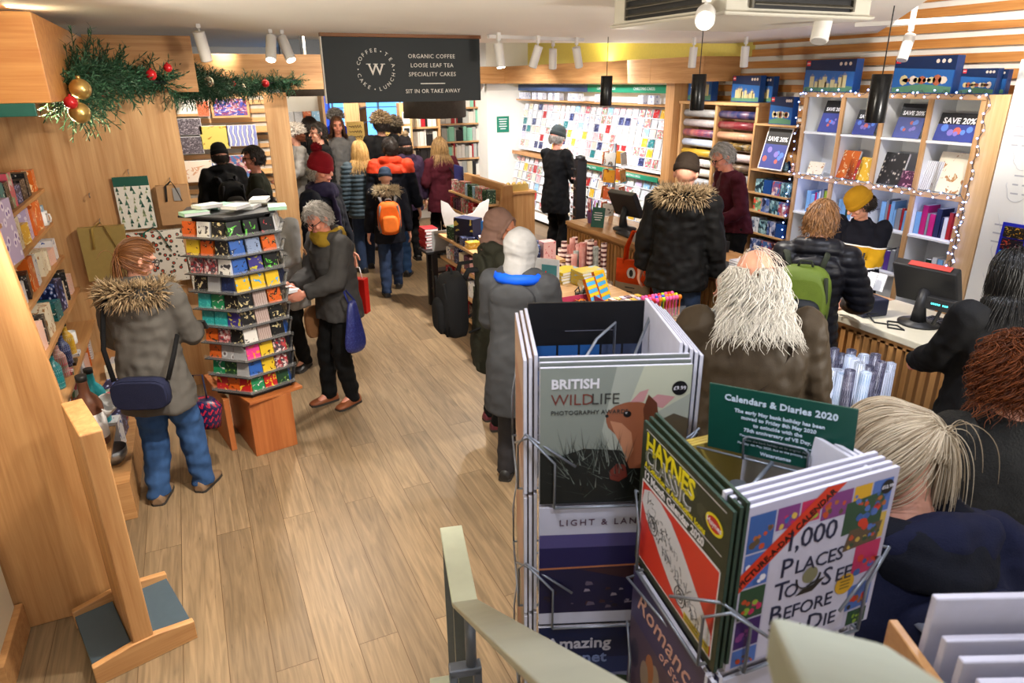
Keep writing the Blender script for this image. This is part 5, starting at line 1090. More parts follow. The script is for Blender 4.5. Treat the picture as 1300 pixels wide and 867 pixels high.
LEFT = [['orange', 'white', 'black'], ['yellow', 'orange', 'black'], ['white and red', 'white and red', 'white'], ['black', 'grey', 'navy'], ['teal', 'green', 'black'], ['teal', 'teal', 'purple'], ['orange', 'white and red', 'black'], ['orange', 'grey', 'grey'], ['green', 'dark green', 'grey'], ['red', 'orange', 'red']][::-1]
OTHER = [['black', 'navy', 'grey']]*10
for fi, (na, rows, word) in enumerate(((160, FRONT, 'front'), (100, RIGHT, 'aisle-side'), (220, LEFT, 'shelf-side'), (40, OTHER, 'rear'))):
    nrm = V((math.sin(R(na)), math.cos(R(na)), 0)); u = V((-nrm.y, nrm.x, 0)); rz = math.atan2(u.y, u.x)
    for ti, z in enumerate(hxz):
        ap = .245 + .05*(z-.47)/1.2; hw = ap*math.tan(PI/6)
        q = MB(); F = frame(nrm*(ap+.035) + V((0, 0, z)), u, (0, 0, 1)); q.box((0, 0, -.02), (hw*2+.06, .004, .07), 0); q2 = MB()
        for a, b2, c2 in (((0, .006, 0), (hw*2+.04, .012, .006), 0), ((0, .028, .016), (hw*2+.05, .003, .04), 0)): q2.box(a, b2, c2)
        q2 = MB().box((0, .0, .0), (hw*2+.05, .065, .005), 1).box((0, -.031, .013), (hw*2+.05, .003, .028)); q2.xf(Matrix.Translation(nrm*(ap-.002) + V((0, 0, z))) @ Matrix.Rotation(rz, 4, 'Z')); q2.build('tray', [CLEAR, BLACK], HX)
        for k in range(3):
            c = rows[ti][k]; me = box_mesh(('deck', c), .092, .026, .098, DKM[c], DKM[c] if c != 'white' else PAPER)
            p_ = HX.location + nrm*(ap-.004) + u*((k-1)*hw*.66) + V((0, 0, z+.006))
            inst(me, 'card_deck', f'{c} card deck, {("first", "middle", "last")[k]} of three on the {word} face, {ORD[ti]} tier up', 'card deck', p_, rz, -.18, (min(1, hw*.63/.092), 1, 1), 'card decks on the revolving rack')
for i in range(7):
    nm = ('pale green', 'white', 'mint', 'white', 'grey', 'white', 'pale green')[i]; m = mat('top_'+nm.replace(' ', '_'), {'pale green': '#9AC0A8', 'white': '#D8D8D4', 'mint': '#88B8A0', 'grey': '#A8A8A6'}[nm], .5)
    inst(flat_mesh(('top', nm), .16, .115, .022, m), 'card_packet', f'{nm} card packet lying {ORD[i]} along the top of the revolving rack', 'card packet', (.21+(-.22+.085*i), 4.98-.14+.11*(i % 3), 1.714+.023*(i % 2)), .3+.2*i, 0, None, 'packets on top of the revolving rack')

# ------------------------------------------------------------------ centre gondola by the headscarved pair
GD = thing('gondola', 'low oak gondola of gifts, four shelves high, beside the woman in the brown headscarf', 'display unit', (2.42, 5.62, 0))
MB().span((.30, .05, .05), (.36, 1.65, .86)).build('spine_board', OAKY, GD); MB().span((.02, .1, .0), (.7, .18, .14)).build('foot', OAKX, GD); MB().span((.02, 1.45, .0), (.7, 1.53, .14)).build('foot', OAKX, GD)
for x, z in ((.0, .16), (.0, .40), (.04, .64)): MB().span((x, 0, z-.028), (.70, 1.68, z)).build('shelf', PALEY, GD, .003)
MB().span((.03, 0, .86), (.74, 1.7, .89)).build('top_board', PALEY, GD, .003)
rg = rc(31); GN = ['red', 'white and red', 'pale pink', 'navy', 'white and blue', 'black', 'yellow', 'cream', 'plum', 'bottle green', 'white floral']
def gbox(x, y, z, w, d, h, c, label, rz=0, grp='gifts on the gondola', name='gift_box'):
    me = box_mesh(('g', c, round(w, 2), round(d, 2), round(h, 2)), w, d, h, PD[c], PD[c]); return inst(me, name, label, 'box', (x, y, z+.001), -PI/2+rz, 0, None, grp)
for si, (z, x) in enumerate(((.16, 2.50), (.40, 2.50), (.64, 2.54))):
    y = 5.68; i = 0
    while y < 7.12:
        w = rg.uniform(.09, .17); c = rg.choice(GN) if si else rg.choice(('red', 'black', 'white and red')); gbox(x, y+w/2, z, w, .1, rg.uniform(.12, .185), c, f'{c} gift box, {ORD[i]} along the {("lowest", "middle", "upper")[si]} gondola shelf', rg.uniform(-.15, .15)); y += w+rg.uniform(.005, .03); i += 1
i = 0
for r_, x in enumerate((2.54, 2.70, 2.86, 3.02)):
    y = 5.68
    while y < 7.0:
        w = rg.uniform(.09, .16); c = rg.choice(GN + ['pale grey', 'white and red'])
        if not (r_ == 0 and 5.75 < y < 6.35): gbox(x, y+w/2, .89, w, .13, rg.uniform(.06, .17), c, f'{c} gift box, {ORD[int((y-5.68)/.12)]} place along the {ORD[r_]} row on the gondola top', rg.uniform(-.3, .3)); i += 1
        y += w+.03
TB = art('toybus', '#1868B8', '#101C38', '#58A8E0', 'blobs', 2.5)
for i, (x, y, z, s_) in enumerate(((2.56, 5.92, .89, .15), (2.62, 6.14, .89, .17), (2.60, 6.12, 1.062, .16), (2.53, 6.10, .64, .15))): inst(box_mesh(('bb', i), s_, s_*.8, s_, TB, TB), 'blue_carton', f'bright blue windowed carton, {("standing alone", "under the stacked one", "stacked on another", "on the shelf below")[i]} on the gondola', 'box', (x, y, z+.001), -PI/2+.35, 0, None, 'bright blue cartons')
inst(box_mesh('navygift', .26, .16, .26, art('navygift', '#0C1230', '#C8B050', '#1C2450', 'blobs', 2), NAVY), 'gift_carton', 'dark navy gift carton with gold emblem at the far end of the gondola', 'box', (2.60, 6.75, .891), -PI/2+.5)
t = thing('picture_box', 'tall white box with red lettering ribbon at the near end of the gondola top', 'box', (2.56, 5.70, .891), -PI/2+.2); MB().box((0, 0, .12), (.22, .1, .24)).build('carton', PAPER, t); MB().box((-.05, -.051, .15), (.07, .002, .15)).build('red_print', RED, t)
CT = thing('card_cutout', 'white cardboard cutout with two pointed ears standing on the far end of the gondola', 'sign', (2.75, 7.22, .89), -.1); F = frame((0, 0, 0), (1, 0, 0), (0, 0, 1))
MB().prism([(x, 0, z) for x, z in ((-.17, 0), (.17, 0), (.22, .06), (.27, .22), (.29, .36), (.18, .32), (.10, .22), (.03, .20), (-.04, .20), (-.11, .23), (-.19, .34), (-.27, .38), (-.27, .25), (-.24, .10))], (0, .012, 0)).build('board', mat('cutout', (.62, .61, .62), .7), CT); MB().span((-.04, .012, 0), (.04, .12, .02)).build('foot', PAPER, CT)
BSN = thing('frame_stand', 'black open display frame holding grey panel at the far end of the gondola', 'display stand', (2.40, 7.52, 0))
for x, y in ((0, 0), (.45, 0), (0, -.18), (.45, -.18)): MB().span((x-.03, y-.03, 0), (x+.03, y+.03, .66)).build('leg', BLACK, BSN)
for z in (.2, .42): MB().span((0, -.18, z), (.45, 0, z+.02)).build('shelf', BLACK, BSN)
MB().span((-.1, -.22, .66), (.55, .10, .69)).build('top_board', BLACK, BSN, .004); MB().span((-.02, -.20, .69), (.18, -.19, .92)).build('grey_panel', mat('panel_grey', (.4, .4, .4), .5), BSN)
for j in range(7): inst(flat_mesh('redbook', .16, .22, .032, BCc[0]), 'book', f'red book, {ORD[j]} up in the pile on the black frame stand', 'book', (2.42, 7.56, .691+.033*j), .1*(j % 2), 0, None, 'red books piled on the frame stand')
# taller unit behind with oak end fin
TU = thing('tall_gondola', 'tall shelf unit with slanted oak end fin and navy header behind the brown headscarf', 'display unit', (3.05, 7.75, 0))
MB().prism([(.12, -.04, 0), (.62, -.04, 0), (.52, -.04, 1.30), (.40, -.04, 1.30)], (0, .05, 0)).build('end_fin', OAKZ, TU, .003); MB().span((.44, 0, 0), (.50, 1.4, 1.3)).build('spine_board', OAKY, TU)
TUZ = [.30, .60, .86, 1.08]
for z, x in zip(TUZ, (.05, .1, .16, .2)): MB().span((x, 0, z-.022), (.46, 1.4, z)).build('shelf', PALEY, TU)
MB().span((.30, 1.1, 1.09), (.32, 1.42, 1.42)).build('header_panel', mat('header_navy', (.02, .025, .12), .5), TU)
for si, z in enumerate(TUZ):
    y = 7.8; i = 0
    while y < 9.05:
        w = rg.uniform(.08, .15); c = rg.choice(('red', 'black', 'plum', 'white and red', 'navy', 'bottle green', 'white floral')) if si < 3 else rg.choice(('sky blue', 'white floral', 'bottle green')); gbox((3.14, 3.2, 3.28, 3.34)[si], y+w/2, z, w, .1, rg.uniform(.10, .19), c, f'{c} gift, {ORD[i]} along the {("lowest", "second", "third", "top")[si]} shelf of the tall gondola', rg.uniform(-.2, .2), 'gifts on the tall gondola'); y += w+.015; i += 1
for i in range(8): inst(cached('choc', lambda: MB().box((0, 0, .05), (.09, .08, .10)).ell((0, 0, .10), .035, 8, 6).mesh('chocolate_box', [mat('choc_gold', (.55, .38, .12), .35, .3)])), 'chocolate_box', f'gold chocolate box, {ORD[i]} along the counter behind the navy header', 'box', (3.90+.09*i, 9.35, .96), 0, 0, None, 'gold chocolate boxes')
t = thing('back_counter', 'oak counter carrying gold chocolate boxes behind the navy header', 'counter', (3.85, 9.25, 0)); MB().span((0, 0, 0), (.80, .3, .93)).build('carcass', OAKZ, t); MB().span((-.02, -.02, .93), (.82, .32, .96)).build('worktop', OAKX, t)

# ------------------------------------------------------------------ middle table
MT = thing('bargain_table', 'low table crowded with toys, pens and puzzles in front of the slatted counter', 'table', (2.9, 4.75, 0))
MB().span((-.45, -.75, .70), (.45, .80, .745)).build('table_top', PALEX, MT, .004)
for sx in (-.4, .4):
    for sy in (-.7, .75): MB().span((sx-.03, sy-.03, 0), (sx+.03, sy+.03, .70)).build('leg', OAKZ, MT)
MTZ = .745; rg = rc(77)
t = thing('acrylic_sign', 'upright acrylic notice with teal panel on the table beside the white headscarf', 'sign', (2.62, 5.05, MTZ), R(-52)); MB().box((0, 0, .17), (.30, .01, .34)).build('panel', mat('notice_white', (.62, .64, .68), .3), t); MB().box((.06, -.006, .16), (.14, .002, .26)).build('teal_print', mat('teal_print', (.06, .22, .25), .4), t); q = MB(); q.tube([V((.02+.012*math.sin(a*.7), -.008, .08+.014*a)) for a in range(12)], .006, 5); q.tube([V((.08+.012*math.cos(a*.8), -.008, .10+.012*a)) for a in range(10)], .005, 5); q.build('red_script', RED, t); MB().box((0, 0, .005), (.31, .08, .01)).build('base', BLACK, t)
YB = art('yellowbook', '#C8B020', '#88A8C0', '#D8D0A0', 'blobs', 2)
for s_, (x, y, n, r0) in enumerate(((3.05, 5.42, 4, .2), (3.18, 5.22, 5, .1), (2.80, 5.45, 2, -.1))):
    for j in range(n): inst(flat_mesh('yellow', .26, .20, .026, YB), 'picture_book', f'yellow and blue picture book, {ORD[j]} up in the {("middle", "counter-side", "sign-side")[s_]} pile on the crowded table', 'book', (x, y, MTZ+.001+.027*j), r0+rg.uniform(-.08, .08), 0, None, 'yellow picture books on the table')
t = thing('gift_basket', 'shallow basket of clear wrapped items on the crowded table', 'basket', (3.10, 4.98, MTZ)); q = MB()
for i in range(60): a = rg.uniform(0, 6.28); q.tube([(.12*math.cos(a)*rg.random(), .10*math.sin(a)*rg.random(), rg.uniform(.02, .1)) for _ in range(4)], .005, 4)
o = q.build('wrapped_items', mat('cellophane', (.35, .48, .44), .15), t); o['kind'] = 'stuff'; MB().lathe([(.002, 0), (.13, 0), (.16, .08), (.155, .08), (.125, .008), (.002, .008)], 20).build('basket', CLEAR, t)
CLR = ['black', 'red', 'lime', 'blue', 'orange', 'white', 'pink']; CLM = [mat('bit_'+n, c, .4) for n, c in zip(CLR, ('#161618', '#C02020', '#A8C818', '#1C48C0', '#E07818', '#D8D8D8', '#E85898'))]
t = thing('toy_tray', 'black divided tray at the near end of the crowded table', 'tray', (2.68, 4.45, MTZ)); MB().box((0, 0, .01), (.40, .50, .02)).build('base', BLACK, t)
q = MB()
for y in (-.25, 0, .25): q.box((0, y, .05), (.40, .008, .08))
q.box((.2, 0, .05), (.008, .5, .08)).box((-.2, 0, .05), (.008, .5, .08)); q.build('divider', mat('tray_red', (.4, .03, .08), .5), t)
for i in range(34):
    k = rg.choice((0, 0, 0, 1, 2, 3, 2, 4)); me = cached(('bug', k), lambda: (lambda q: [q.ell((0, 0, .014), (.026, .016, .014), 10, 6)] + [q.tube([(sx*.015, 0, .015), (sx*.03, sy*.025, .026), (sx*.036, sy*.04, .004)], .004, 4) for sx in (-1, 1) for sy in (-1, 0, 1)] and q)(MB()).mesh('toy_spider', [CLM[k]]))
    inst(me, 'toy_spider', f'{CLR[k]} rubber spider, {ORD[i % 17]} along the {("sign-side", "counter-side")[i//17]} half of the black tray', 'toy', (2.53+.30*rg.random(), 4.24+.43*(i % 17)/17, MTZ+.022+.018*(i//17)), rg.uniform(0, 6), 0, None, 'rubber spiders in the tray')
for i in range(30):
    k = rg.choice((6, 6, 3, 4, 2, 6, 1)); me = cached(('pen', k), lambda: MB().lathe([(.002, 0), (.007, .01), (.007, .13), (.014, .135), (.017, .15), (.012, .166), (.002, .17)], 10).mesh('novelty_pen', [CLM[k]]))
    inst(me, 'novelty_pen', f'{CLR[k]} topped novelty pen, {ORD[i % 10]} along the {("front", "middle", "rear")[i//10]} row at the counter end', 'pen', (3.04+.031*(i % 10), 4.08+.05*(i//10), MTZ+.02), 0, 0, None, 'novelty pens on the crowded table')
t = thing('pen_tray', 'clear stepped tray that holds the novelty pens', 'tray', (3.18, 4.13, MTZ)); MB().box((0, 0, .01), (.36, .16, .02)).build('tray', CLEAR, t); MB().box((0, -.08, .05), (.36, .004, .10)).build('lip', CLEAR, t)
for i in range(12): c = ('lilac', 'plum', 'white and coral', 'yellow')[i % 4]; gbox(2.96+.05*(i % 6), 4.40+.08*(i//6), MTZ, .06, .04, .09, c, f'small {c} tin, {ORD[i % 6]} along the {("nearer", "farther")[i//6]} row beside the pens', 0, 'small tins beside the pens')
for i, (x, y, l) in enumerate(((3.02, 4.66, 'blue and orange puzzle box leaning by the orange tote bag'), (2.90, 4.62, 'blue and orange puzzle box nearer the black tray'), (3.08, 4.78, 'yellow puzzle box behind the blue and orange pair'))): inst(box_mesh(('pz', i), .13, .03, .24, art('puzzle%d' % (i//2), ('#48A0D0', '#D8B020')[i//2], '#C85018', '#E8B828', 'lines', 1.2), mat('pz_edge', '#D86A18', .5)), 'puzzle_box', l, 'box', (x, y, MTZ+.002), .5-.1*i, -.4, None, 'puzzle boxes')
inst(flat_mesh('comic', .19, .26, .012, art('comic', '#E0DCC8', '#D8B820', '#302820', 'blobs', 2)), 'activity_book', 'white and yellow activity book flat at the near table end', 'book', (2.82, 4.14, MTZ+.001), .6)
for i in range(6): inst(cached('elec', lambda: MB().box((0, 0, .02), (.07, .05, .04)).tube([(0, 0, .04), (.02, .02, .09), (.06, .03, .06)], .006, 5).mesh('gadget', [BLACK])), 'gadget', f'black cable gadget, {ORD[i]} in the heap between the basket and the puzzles', 'gadget', (2.90+.05*(i % 3), 4.84+.06*(i//3), MTZ+.001+.001*i), i, 0, None, 'black cable gadgets')

# ------------------------------------------------------------------ at the counter front
def tote(loc, rz, m, label, w=.36, h=.40, band=None, hm=None, emblem=False):
    t = thing('tote_bag', label, 'bag', loc, rz); rs = [[V((w/2*math.copysign(abs(math.cos(a))**.5, math.cos(a))*k, dd*math.sin(a), z)) for a in [i*PI/10 for i in range(20)]] for z, k, dd in ((0, .94, .05), (h*.5, .98, .05), (h, 1, .025))]
    MB().loft(rs).build('bag_body', m, t)
    if band: MB().loft([[V((p.x*1.01, p.y*1.08, p.z)) for p in r_] for r_ in ([[V((w/2*math.copysign(abs(math.cos(a))**.5, math.cos(a))*k, .05*math.sin(a), z)) for a in [i*PI/10 for i in range(20)]] for z, k in ((h*.12, .95), (h*.52, .98))])], 0, False).build('cream_band', band, t)
    for y in (-.02, .02): MB().tube([(-w*.24, y, h*.92), (-w*.22, y, h*1.25), (-w*.05, y*.5, h*1.62), (w*.05, y*.5, h*1.62), (w*.22, y, h*1.25), (w*.24, y, h*.92)], .016, 6, flat=.25).build('handle', hm or m, t)
    if emblem:
        q = MB(); F = frame((0, -.043, h*.74), (1, 0, 0), (0, 0, 1)); q.poly([F @ V((.045*math.cos(a), .055*math.sin(a), 0)) for a in [i*PI/10 for i in range(20)]], 0); q.poly([F @ V((.02*math.cos(a), .034*math.sin(a), .0006)) for a in [i*PI/8 for i in range(16)]], 1); q.build('oval_emblem', [PAPER, BLACK], t)
        q = MB(); F = frame((0, -.056, h*.33), (1, 0, 0), (0, 0, 1))
        for j, L in enumerate((.10, .06, .14)): rect(q, F, -L/2, .04-.04*j, L/2, .05-.04*j)
        q.build('band_print', BLACK, t)
    return t
ORG = cloth('orange_tote', '#D8460E', bump=.1); CRM = cloth('cream_band', '#B5A488', bump=.1)
tote((3.60, 5.12, .50), R(-62), ORG, 'orange tote bag with cream band and oval emblem hanging in front of the slatted counter', .36, .44, CRM, None, True)
tote((3.78, 5.05, .55), R(-75), ORG, 'plain orange tote bag tucked behind the emblem tote', .34, .42)
tote((3.82, 4.76, .42), R(-80), cloth('black_tote', '#141416'), 'black tote bag with black handles beside the orange totes', .34, .42)
tote((3.80, 4.02, .30), R(-80), cloth('grey_tote', '#6E6A66'), 'grey tote bag hanging from the counter right of the tall man', .36, .40)
for i, x in enumerate((5.10, 4.75, 4.02)):
    t = thing('bag_hook', ('steel hook above the orange totes', 'steel hook above the black tote', 'steel hook above the grey tote')[i] + ' on the counter front', 'hook', (3.96, x, .86)); MB().tube([(.01, 0, 0), (-.10, 0, .0), (-.12, 0, .02)], .006, 6).build('rod', STEEL, t)
def rollbin(loc, rz, arts, n, w, d, hb, L, label, lab2, grp, bm, lean=.06, seed=1, words=None):
    t = thing('roll_bin', label, 'bin', loc, rz); q = MB(); x, y = w/2, d/2
    for a, b2 in (((-x, -y, 0), (x, -y+.01, hb)), ((-x, y-.01, 0), (x, y, hb)), ((-x, -y, 0), (-x+.01, y, hb)), ((x-.01, -y, 0), (x, y, hb)), ((-x, -y, 0), (x, y, .01))): q.span(a, b2)
    q.build('box', bm, t); rng = rc(seed); rot = Matrix.Rotation(rz, 3, 'Z'); nx = int(math.sqrt(n*w/d)); ny = max(1, n//nx)
    for i in range(nx):
        for j in range(ny):
            k = rng.randrange(len(arts)); me = cached(('rollup', arts[k].name), lambda: (lambda q: q.lathe([(.018, .002), (.03, 0), (.03, 1), (.018, 1), (.018, .01)], 14) and q)(MB()).mesh('gift_wrap_roll', [arts[k]]))
            p_ = V(loc) + rot @ V(((-x+.045)+(w-.09)*(i+.5*0)/max(1, nx-1), (-y+.045)+(d-.09)*j/max(1, ny-1), .012)); inst(me, 'gift_wrap_roll', f'{words[k]} gift wrap roll in {lab2}, {ORD[i]} across, row {ORD[j]}', 'gift wrap', p_, rng.uniform(0, 6), rng.uniform(-lean, lean), (1, 1, L*rng.uniform(.9, 1.06)), grp, rng.uniform(-lean, lean))
rollbin((3.55, 5.98, 0), .1, [art('wr_red', '#C03A34', '#E0B8A8', '#801818', 'cells', 16), art('wr_redd', '#D8C0B4', '#B82A28', '#481818', 'lines', 6), art('wr_dark', '#1A201C', '#586058', '#C8C8C0', 'cells', 12)], 24, .46, .34, .32, .92, 'dark bin of red patterned gift wrap rolls before the far till counter', 'the red wrap bin', 'gift wrap rolls in the red bin', mat('bin_dark', (.03, .025, .022), .6), .012, 2, ['red', 'pink striped', 'dark grey'])
rollbin((3.46, 2.60, 0), .25, [art('wr_tree', '#B8C4DC', '#163A34', '#5880A8', 'dots', 5), art('wr_tree2', '#C8D0E4', '#204878', '#183028', 'dots', 4), art('wr_navy', '#141A38', '#481828', '#A8A8C0', 'dots', 12)], 30, .48, .40, .46, .88, 'dark brown bin of blue and white tree-patterned wrap rolls by the pale counter end', 'the tree wrap bin', 'gift wrap rolls in the tree bin', mat('bin_brown', (.07, .042, .025), .7), .015, 3, ['blue and white', 'white and navy', 'dark navy'])
rollbin((3.48, 3.92, 0), 0, [art('wr_green', '#10281C', '#A83838', '#D0D0C8', 'dots', 12), art('wr_grn2', '#C8CCC8', '#184030', '#404848', 'cells', 14)], 12, .30, .30, .4, .78, 'bin of dark green wrap rolls beside the grey tote bag', 'the green wrap bin', 'gift wrap rolls in the green bin', mat('bin_dark', (.03, .025, .022), .6), .012, 4, ['dark green', 'white and green'])

# ------------------------------------------------------------------ on the counters
CT_ = .952
def keyboard(loc, rz, label):
    t = thing('keyboard', label, 'keyboard', loc, rz); MB().box((0, 0, .01), (.40, .14, .018)).build('base', BLACK, t, .003); q = MB()
    for i in range(14):
        for j in range(5): q.box((-.18+.0277*i, -.05+.026*j, .021), (.021, .02, .006))
    q.build('keys', mat('keys', (.04, .04, .045), .5), t)
def till(loc, rz, label, detailed=True):
    t = thing('till', label, 'till', loc, rz); MB().lathe([(.002, 0), (.13, 0), (.13, .015), (.05, .03), (.045, .04)], 20).build('base', BLACK, t); rx = Matrix.Rotation(.55, 4, 'X')
    MB().tube([(0, .02, .03), (0, .03, .14), (0, -.01, .24)], [.05, .035, .04], 10).build('stand', BLACK, t)
    MB().prism([(-.19, -.02, -.14), (.19, -.02, -.14), (.19, .03, -.10), (.19, .03, .10), (.19, -.02, .14), (-.19, -.02, .14), (-.19, .03, .10), (-.19, .03, -.10)][:4] + [(.19, -.02, .14), (-.19, -.02, .14)], (0, 0, 0)) if False else None
    s_ = MB().box((0, 0, .28), (.40, .07, .30)).xf(Matrix.Translation((0, 0, .28)) @ Matrix.Rotation(-.5, 4, 'X') @ Matrix.Translation((0, 0, -.28))).build('screen_case', BLACK, t, .012, seg=3)
    if detailed:
        MB().box((-.03, .002, .437), (.26, .045, .004)).xf(Matrix.Translation((0, 0, .28)) @ Matrix.Rotation(-.5, 4, 'X') @ Matrix.Translation((0, 0, -.28))).build('red_label', mat('label_red', (.5, .06, .05), .5), t)
        c = MB().box((-.16, .12, .20), (.17, .05, .08)).build('customer_display', BLACK, t, .006); MB().box((-.16, .1455, .20), (.12, .002, .03)).build('readout', BLACK, c); q = MB(); F = frame((-.16, .1475, .20), (-1, 0, 0), (0, 0, 1))
        for i in range(9):
            if i != 5: rect(q, F, -.05+.0115*i, -.005, -.042+.0115*i, .006)
        q.build('digits', emis('cyan_digits', (.05, .6, .6), 2.5), c); MB().tube([(-.16, .11, .16), (-.12, .08, .05)], .012, 8).build('display_arm', BLACK, t)
    return t
till((4.28, 2.78, CT_), R(100), 'black till with cyan customer display on the pale counter end')
keyboard((4.42, 2.62, CT_), R(95), 'black till keyboard beside the card reader')
t = thing('card_reader', 'grey handheld card reader with lit screen at the end of the pale counter', 'card reader', (4.20, 2.40, CT_), R(60)); MB().box((0, 0, .022), (.085, .17, .035)).build('case', mat('reader_grey', (.10, .10, .09), .45), t, .008); MB().box((0, .04, .041), (.065, .05, .003)).build('screen', emis('reader_screen', (.25, .25, .75), 1.2), t); q = MB()
for i in range(3):
    for j in range(4): q.box((-.022+.022*i, -.06+.02*j, .042), (.015, .012, .006))
q.build('keys', mat('reader_keys', (.3, .3, .3), .5), t)
t = thing('receipt_printer', 'dark blue-grey receipt printer carrying a leaflet holder on the counter', 'printer', (4.16, 3.12, CT_), R(80)); MB().box((0, 0, .06), (.24, .20, .12)).build('case', mat('printer', (.02, .024, .05), .4), t, .012)
t = thing('leaflet_holder', 'clear leaflet holder with white and green cards on the receipt printer', 'leaflet holder', (4.12, 3.14, CT_+.121), R(-80)); MB().box((0, 0, .08), (.15, .012, .18)).xf(Matrix.Rotation(-.35, 4, 'X')).build('leaflet', PAPER, t); MB().box((.0, -.008, .045), (.11, .003, .06)).xf(Matrix.Rotation(-.35, 4, 'X')).build('green_print', art('leaflet', '#48A048', '#C83820', '#D8E0C8', 'blobs', 3), t); MB().box((0, .02, .003), (.17, .1, .006)).build('base', CLEAR, t); MB().box((.06, .05, .12), (.12, .01, .12)).xf(Matrix.Rotation(-.3, 4, 'X')).build('leaflet', PAPER, t)
for s_, (x, y, n) in enumerate(((4.07, 3.32, 11), (4.07, 3.47, 8))):
    for j in range(n): inst(flat_mesh('pamph', .14, .20, .011, mat('pamphlet', (.60, .60, .70), .5)), 'booklet', f'white booklet, {ORD[j]} up in the {("near", "far")[s_]} pile at the counter edge', 'booklet', (x, y, CT_+.001+.0112*j), R(88)+.02*(j % 3), 0, None, 'white booklets piled on the counter')
for s_, (x, y, n) in enumerate(((4.12, 4.0, 4), (4.10, 4.22, 6))):
    for j in range(n): inst(flat_mesh('greybook', .24, .17, .02, mat('greybook', (.42, .40, .44), .5)), 'booklet', f'grey booklet, {ORD[j]} up in the {("nearer", "farther")[s_]} pile by the white-haired man', 'booklet', (x, y, CT_+.001+.0205*j), R(85)+.03*(j % 3), 0, None, 'grey booklets piled on the counter')
keyboard((4.18, 4.62, CT_), R(80), 'black keyboard on the counter beside the tall man in the parka')
cb = thing('cable', 'black cable looping over the pale counter end', 'cable', (4.05, 2.95, CT_)); MB().tube([(.15, .05, .02), (.02, .06, .03), (-.02, -.03, .006), (.06, -.14, .005), (.02, -.22, .005), (-.03, -.14, .006), (.08, -.05, .005), (.16, -.16, .01)], .006, 6).build('lead', BLACK, cb)
till((4.28, 6.30, CT_), R(100), 'black till screen on the far counter beside the purple bucket', False); keyboard((4.12, 5.95, CT_), R(85), 'black keyboard on the far counter')
t = thing('bucket', 'lilac bucket of pens on the far counter end', 'bucket', (4.16, 6.78, CT_)); MB().lathe([(.002, 0), (.055, 0), (.075, .13), (.08, .132), (.07, .128), (.05, .01), (.002, .01)], 20).build('pail', mat('lilac_pail', (.30, .17, .42), .5), t)
for i in range(9): a = i*.7; MB().cyl((.03*math.cos(a), .03*math.sin(a), .02), (.06*math.cos(a), .06*math.sin(a), .22+.02*(i % 3)), .006, n=6).build('pen', CLM[(0, 6, 3, 0, 1, 4, 0, 2, 0)[i]], t)
t = thing('counter_sign', 'small dark green counter notice beside the lilac bucket', 'sign', (4.06, 6.52, CT_), R(-55)); MB().box((0, 0, .11), (.15, .012, .22)).xf(Matrix.Rotation(-.2, 4, 'X')).build('board', GREEN, t); q = MB()
for i, L in enumerate((.09, .11, .10, .07)): q.box((0, -.0065, .16-.025*i), (L, .001, .008))
q.xf(Matrix.Rotation(-.2, 4, 'X')).build('lettering', PAPER, t)
for j in range(4): inst(flat_mesh('tillbook', .16, .2, .022, mat('tillbook', (.42, .38, .34), .5)), 'booklet', f'tan booklet, {ORD[j]} up in the pile before the far keyboard', 'booklet', (4.08, 5.66, CT_+.001+.0225*j), .1+.05*j, 0, None, 'tan booklets on the far counter')
for j in range(6): k = (0, 6, 3, 2, 5, 1)[j]; inst(box_mesh(('cs', k), .12, .12, .1, CLM[k], CLM[k]), 'carton', f'{CLR[k]} carton, {ORD[j]} along the staff side of the counter by the maroon jumper', 'box', (4.50, 5.0+.14*j, CT_+.001), .2*j, 0, None, 'cartons on the staff side')
# spinners near the cards
t = thing('glasses_spinner', 'tall narrow black spinner of reading glasses in front of the man in the black coat', 'display rack', (4.72, 8.05, 0)); MB().lathe([(.002, 0), (.16, 0), (.16, .02), (.03, .04), (.03, 1.5), (.07, 1.52), (.07, 1.56), (.002, 1.58)], 18).build('stand', BLACK, t)
MB().prism([(-.07, -.05, .3), (.07, -.05, .3), (.07, .05, .3), (-.07, .05, .3)], (0, 0, 1.22)).build('panel', BLACK, t)
for i in range(9):
    for s_ in (-1, 1):
        q = MB(); z = .4+.125*i
        for k in (-1, 1): q.ell((s_*.10, k*.032, z), (.008, .026, .018), 10, 6)
        q.tube([(s_*.10, -.01, z+.006), (s_*.10, .01, z+.006)], .003, 5); q.build('glasses', (mat('tort', (.10, .05, .03), .25), mat('rose_frame', (.35, .18, .16), .25), BLACK)[i % 3], t)
t = thing('calendar_spinner', 'slim wire spinner of small orange and grey desk calendars at the card wall', 'display rack', (4.75, 7.28, 0), R(30)); MB().lathe([(.002, 0), (.2, 0), (.2, .02), (.02, .035), (.02, 1.78), (.002, 1.78)], 18).build('stand', STEEL, t)
for i in range(6):
    for k in range(4): q = MB().box((0, -.13, .045), (.15, .008, .15)).xf(Matrix.Translation((0, 0, .52+.205*i)) @ Matrix.Rotation(k*PI/2, 4, 'Z') @ Matrix.Rotation(-.12, 4, 'X')); q.build('desk_calendar', art('deskcal%d' % ((i*2+k) % 3), ('#D06030', '#C8C4BC', '#C88820')[(i*2+k) % 3], ('#E8D8C0', '#585450', '#803010')[(i*2+k) % 3], '#D8A070', 'blobs', 2), t)
for i in range(6): MB().tube([V((.16*math.cos(a), .16*math.sin(a), .5+.205*i)) for a in [j*PI/10 for j in range(21)]], .004, 5).build('wire_ring', WIRE, t)
